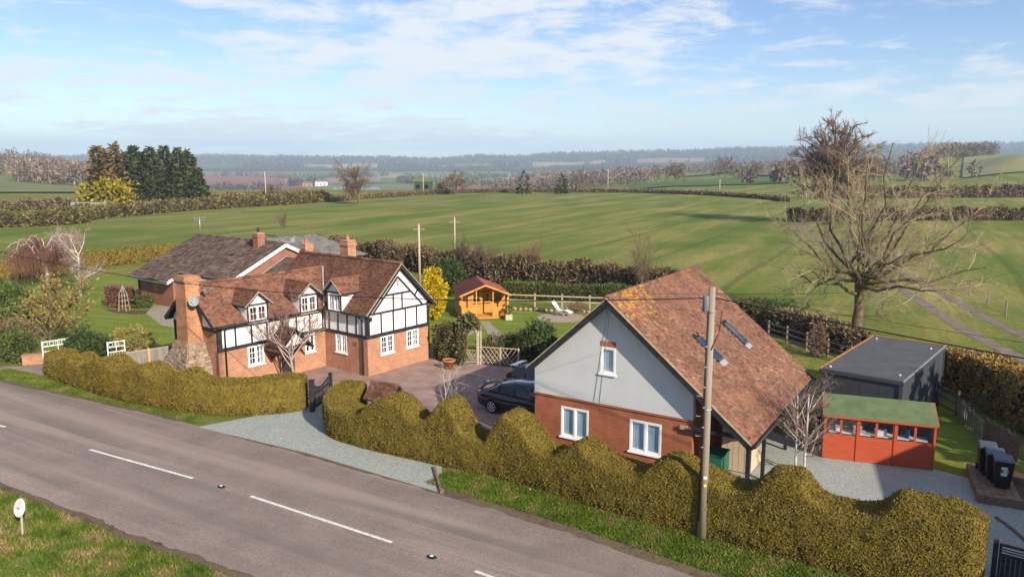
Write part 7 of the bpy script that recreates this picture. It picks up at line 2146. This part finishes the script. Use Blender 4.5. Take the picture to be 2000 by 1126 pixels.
# ------------------------------------------------------------------ bare trees
# round crowned tree far behind it
Tf = gp(1622, 438)
def dome_tree(seed, H, Rx, z0, r0, nl=22, n2=9, n3=9, rt=0.05, low=-0.15, n4=0, shift=(0, 0, 0), arch=0.08):
    """broad domed crown: limbs to an even shell, each carrying sprays of branchlets"""
    rg = np.random.default_rng(seed)
    lv = [[], [], [], [], []]
    lv[0].append((np.array([[0, 0, 0], [0.1, 0, z0 * 0.5], [0, 0.1, z0], [0.1, 0, z0 + (H - z0) * 0.35]]), np.array([r0 * 1.25, r0, r0 * 0.85, r0 * 0.4])))
    for k in range(nl):
        sn = low + (1 - low) * (k + 0.5) / nl
        cs = math.sqrt(max(0, 1 - sn * sn)); a = k * 2.39996 + rg.uniform(-0.3, 0.3)
        q = rg.uniform(0.86, 1.0)
        e = np.array([math.cos(a) * cs * Rx * q, math.sin(a) * cs * Rx * q, z0 + sn * (H - z0) * q]) + np.array(shift) * cs
        s0 = np.array([0, 0, z0 * rg.uniform(0.7, 1.15)])
        f = np.linspace(0, 1, 6)[:, None]
        pts = s0 + (e - s0) * f + np.array([0, 0, 1.0]) * (np.sin(f * math.pi) * Rx * arch) + rg.normal(0, 0.035 * Rx, (6, 3)) * np.sin(f * math.pi)
        lv[1].append((pts, np.linspace(r0 * 0.45, r0 * 0.09, 6)))
        d0 = nrm(e - s0)
        for j in range(n2):
            g = rg.uniform(0.25, 1.0) * 5; i = min(int(g), 4)
            p = pts[i] * (1 - (g - i)) + pts[i + 1] * (g - i)
            d = nrm(d0 * 0.6 + rg.normal(0, 0.6, 3) + np.array([0, 0, 0.25]))
            L = Rx * rg.uniform(0.18, 0.38)
            w = nrm(rg.normal(0, 1, 3)) * L * 0.12
            b2 = np.array([p, p + d * L * 0.35 + w, p + d * L * 0.7 + w * 0.6, p + d * L])
            lv[2].append((b2, np.array([r0 * 0.12, r0 * 0.09, r0 * 0.07, rt])))
            for m in range(n3):
                h = rg.uniform(0.15, 1.0) * 3; i2 = min(int(h), 2)
                p2 = b2[i2] * (1 - (h - i2)) + b2[i2 + 1] * (h - i2)
                d2 = nrm(d + rg.normal(0, 0.55, 3) + np.array([0, 0, 0.1]))
                L2 = Rx * rg.uniform(0.06, 0.17)
                if n4: L2 *= 1.5
                t3 = np.array([p2, p2 + d2 * L2 * 0.5 + rg.normal(0, 0.02 * Rx, 3), p2 + d2 * L2])
                lv[3].append((t3, np.array([rt, rt * 0.8, rt * 0.5])))
                for _ in range(n4):
                    h3 = rg.uniform(0.2, 1.0) * 2; i3 = min(int(h3), 1)
                    p3_ = t3[i3] * (1 - (h3 - i3)) + t3[i3 + 1] * (h3 - i3)
                    d3 = nrm(d2 + rg.normal(0, 0.45, 3)) * Rx * rg.uniform(0.04, 0.10)
                    lv[4].append((np.array([p3_, p3_ + d3]), np.array([rt * 0.65, rt * 0.4])))
    return lv
br = dome_tree(17, 19.8, 8.2, 8.5, 0.6, 42, 12, 12, 0.042, -0.3)
m_twig_red = M('reddish_brown_twigs', [(0.135, 0.086, 0.064), (0.21, 0.145, 0.11)], 1, 4, 0.95, spec=0.1)
tree_obj('round_crowned_tree', 'big dark bare tree with domed crown on the right skyline', (Tf.x, Tf.y, 0), br, m_twig_dark, m_twig_red, 1)
# the big open crowned tree beyond the garden room
T0 = gp(1672, 642)
br = dome_tree(7, 13.0, 6.7, 3.0, 0.31, 24, 10, 7, 0.0125, -0.04, n4=4, shift=(1.6, 0.0, 0.0), arch=-0.04)
tree_obj('bare_ash_tree', 'large bare lichen yellow tree standing beyond the garden room', (T0.x, T0.y, 0), br, m_bark_ash, m_twig_ash, 1)
# silver birch and weeping tree on the left lawn
B0 = gp(157, 579)
br = grow(23, 5.4, 0.13, 5, [14, 8, 6, 5], [0.42, 0.5, 0.5, 0.5], [50, 34, 36, 40], [0.02, 0.04, 0.0, -0.03, -0.05], [0.04, 0.08, 0.11, 0.14, 0.15], start=0.2, trunk_frac=0.70, rmin=0.007, cap=4200)
tree_obj('silver_birch', 'white barked silver birch on the left lawn', (B0.x, B0.y, 0), br, m_birch, m_pink_twig, 1)
W0 = gp(92, 560)
rr = random.Random(29)
trunk_ = [(np.array([[0, 0, 0], [0.1, 0.05, 1.2], [0.0, 0.1, 2.4], [0.1, 0.0, 3.3]]), np.array([0.20, 0.17, 0.13, 0.09]))]
limbs, strands = [], []
rg = np.random.default_rng(41)
for k in range(26):
    a = k * 2.399 + rr.uniform(-0.3, 0.3)
    reach = rr.uniform(0.9, 3.3); top_ = rr.uniform(4.2, 5.7) - reach * 0.22
    z0 = rr.uniform(1.9, 3.2)
    f = np.linspace(0, 1, 8)
    rad2 = reach * f ** 0.8
    zz_ = z0 + (top_ - z0) * np.sin(np.minimum(f * 1.9, math.pi) ) * 1.0 - 0.9 * np.clip(f - 0.6, 0, 1) * reach
    pts = np.stack([np.cos(a + 0.3 * f) * rad2, np.sin(a + 0.3 * f) * rad2, np.maximum(zz_, 0.8)], 1) + rg.normal(0, 0.05, (8, 3))
    pts[0] = [0.05, 0.05, z0]
    limbs.append((pts, np.linspace(0.055, 0.014, 8)))
    for j in range(70):
        g = rg.uniform(0.25, 1) * 7; i = min(int(g), 6)
        p = pts[i] * (1 - (g - i)) + pts[i + 1] * (g - i)
        n_ = min(p[2] - 0.15, rg.uniform(0.3, 1.0) ** 1.2 * 3.0)
        o_ = rg.normal(0, 0.14, 2)
        strands.append((np.array([p, p + [o_[0], o_[1], -n_ * 0.15], p + [o_[0] * 1.8, o_[1] * 1.8, -n_ * 0.6], p + [o_[0] * 2.0, o_[1] * 2.0, -n_]]), np.array([0.010, 0.009, 0.007, 0.005])))
sv = tubes(strands, 3)
tree_obj('weeping_tree', 'reddish bare weeping tree with hanging curtain of twigs on the left lawn', (W0.x, W0.y, 0), [trunk_, limbs, []], m_birch, m_weep, 1, extra=[sv])
# bare tree in front of the cottage, the little white tree, the pair of birches by the shed
C0 = gp(575, 752)
br = grow(37, 6.0, 0.075, 4, [11, 9, 7], [0.55, 0.45, 0.5], [48, 38, 40], [0.02, 0.05, 0.03, 0.0], [0.05, 0.10, 0.14, 0.16], start=0.35, trunk_frac=0.34, rmin=0.006, cap=3200)
tree_obj('bare_ornamental_tree', 'small bare ornamental tree in front of the cottage porch', (C0.x, C0.y, 0), br, m_pink_twig, m_birch_twig, 1)
C1 = gp(868, 818)
br = grow(43, 2.6, 0.026, 4, [8, 5, 3], [0.45, 0.5, 0.5], [42, 40, 40], [0.0, 0.05, 0.02, 0], [0.04, 0.1, 0.12, 0.12], start=0.45, trunk_frac=0.55, rmin=0.005, cap=300)
tree_obj('white_sapling', 'small bare white sapling rising behind the hedge beside the drive', (C1.x, C1.y, 0), br, m_twig_white, m_twig_white, 1)
for sd, (u, v, h_, lab) in enumerate(((1570, 930, 3.6, 'pale birch tree nearer the red shed corner'), (1553, 918, 3.4, 'pale birch tree just behind the other birch by the porch posts'))):
    q = gp(u, v)
    br = grow(47 + sd, h_, 0.045, 5, [15, 5, 4, 2], [0.34, 0.48, 0.5, 0.5], [46, 36, 38, 40], [0.02, 0.05, 0.03, 0, 0], [0.02, 0.08, 0.12, 0.15, 0.15], start=0.15, trunk_frac=0.85, rmin=0.006, cap=1600)
    tree_obj('young_birch', lab, (q.x, q.y, 0), br, m_birch, m_birch_twig, 1, group='young birches by the shed')
# twiggy shrubs and saplings behind the summerhouse
for sd, (u, v, vt, r0, mt, lab) in enumerate(((905, 545, 468, 0.06, m_twig_dark, 'grey twiggy bush left of the pale field gate'), (935, 548, 475, 0.06, m_twig_dark, 'grey twiggy bush above the summerhouse roof'),
        (958, 550, 478, 0.05, m_twig_brown, 'twiggy brown bush just left of the pale gate'), (1034, 556, 474, 0.05, m_weep, 'reddish young birch behind the low green hedge'), (1052, 556, 490, 0.04, m_weep, 'smaller reddish sapling right of the reddish young birch'),
        (1250, 590, 472, 0.05, m_twig_brown, 'thin bare sapling in the field hedge above the annexe ridge'), (553, 466, 412, 0.05, m_twig_brown, 'thin bare sapling behind the bungalow roof'), (790, 528, 490, 0.04, m_twig_brown, 'stubby bare bush beside the pole behind the cottage'))):
    q = gp(u, v); h_ = height_at(q.y, vt)
    br = grow(61 + sd, h_, r0, 4, [13, 8, 6], [0.52, 0.5, 0.5], [26, 30, 34], [0.02, 0.06, 0.03, 0], [0.05, 0.1, 0.13, 0.13], start=0.05, trunk_frac=0.55, rmin=0.010, cap=1200)
    tree_obj('bare_shrub_tree', lab, (q.x, q.y, 0), br, mt, mt, 1, group='bare saplings behind the gardens')
# crest trees
for sd, (u, v, vt, nm, lab) in enumerate(((702, 398, 308, 'bare_crest_tree', 'large bare tree on the left end of the field crest'), (890, 380, 335, 'bushy_crest_tree', 'round bushy bare tree on the field crest beside the green barn'),
        (862, 378, 350, 'bushy_crest_tree', 'small brown thorn bush left of the round bushy crest tree'), (530, 395, 362, 'bushy_crest_tree', 'low bare bush by the pole beyond the left hedge'))):
    q = gp(u, v); h_ = height_at(q.y, vt)
    z_ = float(terrain([q.x], [q.y])[0])
    br = dome_tree(81 + sd, h_, h_ * (0.62 if sd else 0.5), h_ * 0.40, 0.3, 20, 8, 8, 0.06, -0.5) if sd else grow(81 + sd, h_, 0.35 if sd == 0 else 0.2, 5, [14, 9, 6, 5], [0.42, 0.52, 0.5, 0.5], [48, 38, 38, 40], [0.02, 0.05, 0.03, 0, 0], [0.04, 0.1, 0.14, 0.16, 0.16], start=0.12, trunk_frac=0.55, rmin=0.03, cap=3500)
    tree_obj(nm, lab, (q.x, q.y, z_), br, m_bark_ash if sd == 0 else m_twig_dark, m_twig_brown, 2 if sd == 0 else 1)
for sd, (u, D, h_, lab) in enumerate(((1128, 560, 17, 'bare round tree in the valley hedge left of the right hand slope'), (1316, 480, 15, 'round dark bare tree on the sunlit green slope'), (1412, 520, 19, 'bigger bare tree right of the round one on the green slope'), (1470, 600, 15, 'bare tree at the edge of the reddish ploughed field'))):
    x = (u - 1000) / CAM_F * D; z_ = float(terrain([x], [D])[0])
    br = dome_tree(91 + sd, h_, h_ * 0.5, h_ * 0.42, 0.4, 20, 8, 8, 0.11, -0.4)
    tree_obj('slope_tree', lab, (x, D, z_ - 0.3), br, m_twig_dark, m_twig_brown, 1, group='bare trees on the right hand slope')

# ------------------------------------------------------------------ conifers
def conifer(loc, h_, r_, seed, label, mat, nlay=26, size=1.0, group='conifers left of the field', taper=0.8, per=42, low=0.08):
    rg = np.random.default_rng(seed)
    T = thing('conifer_tree', label, 'conifer', loc, 0, group)
    V, F = tubes([(np.array([[0, 0, 0], [0.05, 0, h_ * 0.5], [0, 0, h_ * 0.98]]), np.array([h_ * 0.018, h_ * 0.012, 0.03]))], 7)
    link_mesh('trunk', np_mesh('trunk', V, F, True), m_bark, T)
    ps, ds = [], []
    lop = rg.uniform(0, 6, 3)
    for i in range(nlay):
        f = i / (nlay - 1)
        z = h_ * (low + (1 - low) * f)
        rr_ = r_ * (1 - f) ** taper + 0.12
        n = int(per * (1 - f * 0.75))
        a = rg.uniform(0, 2 * math.pi, n)
        rad2 = rr_ * (1 + 0.22 * np.sin(a * 3 + lop[0] + f * 7) + 0.18 * np.sin(a * 7 + lop[1] - f * 11)) * (0.45 + 0.58 * rg.random(n) ** 0.6)
        ps.append(np.stack([np.cos(a) * rad2, np.sin(a) * rad2, z + rg.normal(0, h_ * 0.018, n) - 0.18 * rad2], 1))
        ds.append(np.stack([np.cos(a), np.sin(a), np.full(n, 0.05)], 1))
    ps.append(np.array([[0, 0, h_ * 0.97]] * 5)); ds.append(np.array([[0, 0, 1.0]] * 5))
    P = np.concatenate(ps); D_ = np.concatenate(ds)
    V, F = leaves(P, D_, size, rg, 0.45, 0.5)
    link_mesh('crown', np_mesh('crown', V, F), mat, T)
    return T
con = [(197, 408, 288, 1.9, 1, 'brownish thin conifer at the left end of the clump'), (212, 407, 296, 1.9, 1, 'second brown conifer from the left of the clump'), (232, 406, 285, 2.6, 1, 'tall brown topped conifer left of the middle of the clump'), (250, 405, 302, 2.6, 0, 'short conifer between the tall ones'),
       (268, 404, 287, 2.6, 0, 'dark spire conifer in the middle of the clump'), (300, 403, 290, 3.4, 0, 'dark broad conifer right of the middle spire'), (284, 404, 300, 2.6, 0, 'conifer half hidden between dark ones'),
       (328, 402, 288, 3.4, 0, 'dark conifer second from the right group of spires'), (352, 401, 291, 3.4, 0, 'dark conifer with ragged top near the right of the clump'), (372, 400, 298, 3.0, 0, 'dark conifer last but one on the right of the clump'), (387, 399, 330, 2.2, 0, 'low dark conifer at the right end of the clump')]
for i, (u, v, vt, r_, mk, lab) in enumerate(con):
    q = gp(u, v)
    conifer((q.x, q.y, 0), height_at(q.y, vt), r_ * 1.15, 300 + i, lab, m_con_b if mk else m_con_a, 34, 1.05, taper=0.55 + 0.05 * (i % 3), per=95, low=0.02)
for i, (u, v, vt, r_, lab) in enumerate(((1023, 378, 337, 2.6, 'left of two small dark conifers on the field crest'), (1098, 378, 345, 2.3, 'right of two small dark conifers on the field crest'))):
    q = gp(u, v)
    conifer((q.x, q.y, 0), height_at(q.y, vt), r_, 330 + i, lab, m_con_a, 14, 1.2, 'small conifers on the crest', 0.5, 26, 0.05)

# ------------------------------------------------------------------ woods (nobody could count these)
def wood(name, label, regions, mat, seed, tris, leaf, hgt, trunk=True, clear=()):
    """regions: (u0,u1,D0,D1,count)"""
    rg = np.random.default_rng(seed)
    lst = []
    for (u0, u1, D0, D1, n) in regions:
        u = rg.uniform(u0, u1, n); D = np.sqrt(rg.uniform(D0 ** 2, D1 ** 2, n))
        for (a0, a1, b0, b1) in clear:
            kp = ~((u > a0) & (u < a1) & (D > b0) & (D < b1)); u, D = u[kp], D[kp]
        n = len(u)
        x = (u - 1000) / CAM_F * D
        z = terrain(x, D)
        h_ = hgt * rg.uniform(0.65, 1.2, n)
        r_ = h_ * rg.uniform(0.28, 0.42, n)
        d = nrm(rg.normal(0, 1, (n, tris, 3)))
        rr_ = (0.45 + 0.55 * rg.random((n, tris)) ** 0.5)
        P = d * rr_[..., None] * np.stack([r_, r_, h_ * 0.40], -1)[:, None, :] + np.stack([x, D, z + h_ * 0.56], -1)[:, None, :]
        V, F = leaves(P.reshape(-1, 3), d.reshape(-1, 3), leaf, rg, 0.7, 0.55)
        lst.append((V, F))
        if trunk:
            br_ = [(np.array([[x[i], D[i], z[i] - 0.5], [x[i], D[i], z[i] + h_[i] * 0.45], [x[i], D[i], z[i] + h_[i] * 0.8]]), np.array([0.35, 0.25, 0.1])) for i in range(n)]
            lst.append(tubes(br_, 4))
    V, F = merge(lst)
    o = link_mesh(name, np_mesh(name, V, F), mat, None, 'stuff')
    o['label'] = label; o['category'] = 'woodland'
    return o
wood('left_woodland', 'brown bare woodland on the slope at the far left', [(-300, 175, 600, 900, 300), (40, 175, 440, 560, 50), (-300, -20, 330, 420, 40)], m_wood, 401, 95, 1.7, 14)
wood('right_woodland', 'brown bare woodland beyond the field crest right of centre', [(1030, 1290, 620, 900, 170), (1290, 1560, 930, 1300, 150), (960, 1120, 600, 900, 50), (1440, 1560, 430, 450, 10)], m_wood, 402, 95, 1.7, 11)
wood('hill_woodland', 'dense bare wood on the hill top at the right', [(1800, 1930, 770, 900, 150), (1560, 1800, 600, 900, 110), (1600, 1900, 430, 470, 26)], m_wood, 403, 95, 1.7, 12)
wood('valley_woodland', 'dark bluish woods and copses across the valley', [(380, 1100, 2650, 2900, 500), (600, 760, 2050, 2150, 70), (780, 1100, 1850, 1950, 110), (1000, 1560, 1900, 2700, 500), (570, 640, 1340, 1480, 70), (780, 830, 1250, 1500, 50), (400, 600, 2070, 2120, 60), (400, 560, 1080, 1095, 40), (880, 1010, 1260, 1290, 40)], m_wood_far, 404, 22, 3.6, 12, False)
wood('ridge_woodland', 'hazy blue wooded ridge along the whole horizon', [(-500, 2500, 2900, 4600, 9000)], m_wood_far, 405, 9, 7.2, 12, False, clear=[(375, 485, 2880, 3270), (595, 745, 2930, 3320), (855, 965, 2980, 3370), (1035, 1185, 2930, 3320), (1235, 1375, 2930, 3320)])

# ------------------------------------------------------------------ grass, litter
def grass(name, label, polyfun, n, h_, seed, mat):
    rg = np.random.default_rng(seed)
    P = polyfun(rg, n)
    k = len(P)
    a = rg.uniform(0, 2 * math.pi, k)
    w_ = np.stack([np.cos(a), np.sin(a), np.zeros(k)], 1) * (0.010 + 0.012 * rg.random(k))[:, None]
    l_ = np.stack([rg.normal(0, 0.5, k), rg.normal(0, 0.5, k), np.ones(k)], 1) * (h_ * (0.5 + rg.random(k)))[:, None]
    V = np.stack([P - w_, P + w_, P + l_], 1).reshape(-1, 3)
    o = link_mesh(name, np_mesh(name, V, np.arange(k * 3).reshape(k, 3)), mat, None, 'stuff')
    o['label'] = label; o['category'] = 'grass'
def along(line, i0, i1, d0, d1, power=1.0):
    L_ = np.array([(p.x, p.y) for p in line[i0:i1]])
    seg = np.linalg.norm(np.diff(L_, axis=0), axis=1); S = np.concatenate([[0], np.cumsum(seg)])
    def f(rg, n):
        s = rg.uniform(0, S[-1], n)
        x, y = np.interp(s, S, L_[:, 0]), np.interp(s, S, L_[:, 1])
        i = np.clip(np.searchsorted(S, s) - 1, 0, len(seg) - 1)
        t = (L_[i + 1] - L_[i]) / seg[i][:, None]
        d = d0 + (d1 - d0) * rg.random(n) ** power
        return np.stack([x - t[:, 1] * d, y + t[:, 0] * d, np.full(n, 0.01)], 1)
    return f
grass('verge_grass', 'rough grass of the near roadside verge', along(near_edge, 20, 58, -0.25, -8.0), 90000, 0.11, 501, m_grass_bl)
grass('verge_grass', 'strip of green grass between road and the long clipped hedge', along(far_edge, 47, 70, 0.32, 2.3), 60000, 0.07, 502, m_grass_fresh)
grass('verge_grass', 'narrow grass strip between road and the left wavy hedge', along(far_edge, 22, 36, 0.15, 1.6), 26000, 0.07, 503, m_grass_fresh)
rg = np.random.default_rng(9)
Pl = along(far_edge, 47, 70, 1.0, 2.2)(rg, 500)
V, F = leaves(Pl + np.array([0, 0, 0.05]), nrm(rg.normal(0, 1, (500, 3)) * np.array([1, 1, 0.2])), 0.07, rg, 0.3, 0.6)
o = link_mesh('fallen_leaves', np_mesh('fallen_leaves', V, F), m_litter, None, 'stuff'); o['label'] = 'scattered brown dead leaves along the foot of the hedge'; o['category'] = 'leaves'
# farm track: two ruts with a grass crown
m_track = M('track_stone', [(0.14, 0.105, 0.085), (0.22, 0.175, 0.145)], 1.2, 6, 0.95, 0.6, 9, 0.05, kind='World')
def rut(pts, w_, z):
    L_ = smooth_line(pts, 8)
    vs, fs = [], []
    for i, p in enumerate(L_):
        t = (L_[min(i + 1, len(L_) - 1)] - L_[max(i - 1, 0)]).normalized(); n_ = Vector((-t.y, t.x, 0))
        for s_ in (-1, 1):
            q = p + n_ * (s_ * w_ / 2 + random.Random(i * 7 + s_).uniform(-0.12, 0.12)); vs.append((q.x, q.y, z))
    fs = [(2 * i, 2 * i + 1, 2 * i + 3, 2 * i + 2) for i in range(len(L_) - 1)]
    me = bpy.data.meshes.new('farm_track'); me.from_pydata(vs, [], fs); me.update()
    if me.polygons[0].normal.z < 0: me.flip_normals()
    link_mesh('farm_track', me, m_track, kind='structure')
rut([gp(2080, 735), gp(2000, 702), gp(1930, 668), gp(1860, 630), gp(1790, 583), gp(1700, 530), gp(1620, 482), gp(1560, 447), gp(1545, 436)], 1.0, 0.012)
rut([gp(2120, 700), gp(2040, 672), gp(1965, 640), gp(1900, 607), gp(1830, 567), gp(1735, 520), gp(1650, 476), gp(1585, 445), gp(1560, 434)], 0.9, 0.012)

# ------------------------------------------------------------------ haze: even, closed body of air round the whole scene
HZ = MB().box(-9500, 9500, -9500, 9700, -75, 260)
m_haze = bpy.data.materials.new('haze'); m_haze.use_nodes = True
nt = m_haze.node_tree
nt.nodes.remove(nt.nodes['Principled BSDF'])
pv = nt.nodes.new('ShaderNodeVolumePrincipled')
pv.inputs['Color'].default_value = (0.55, 0.75, 1.0, 1)
pv.inputs['Density'].default_value = 0.00018
pv.inputs['Anisotropy'].default_value = 0.0
nt.links.new(pv.outputs[0], nt.nodes['Material Output'].inputs['Volume'])
hz_o = HZ.build('haze', m_haze, None, kind='stuff')

# two evergreens added out of view to shade the lawn beside the bins
conifer((28.2, 19.8, 0), 9.8, 2.7, 350, 'taller unseen evergreen added to shade the lawn by the bins', m_con_a, 26, 0.7, 'unseen evergreens added for shade', 0.45, 80, 0.03)
conifer((25.4, 19.0, 0), 9.4, 2.5, 351, 'shorter unseen evergreen added to shade the lawn by the bins', m_con_a, 26, 0.7, 'unseen evergreens added for shade', 0.45, 80, 0.03)
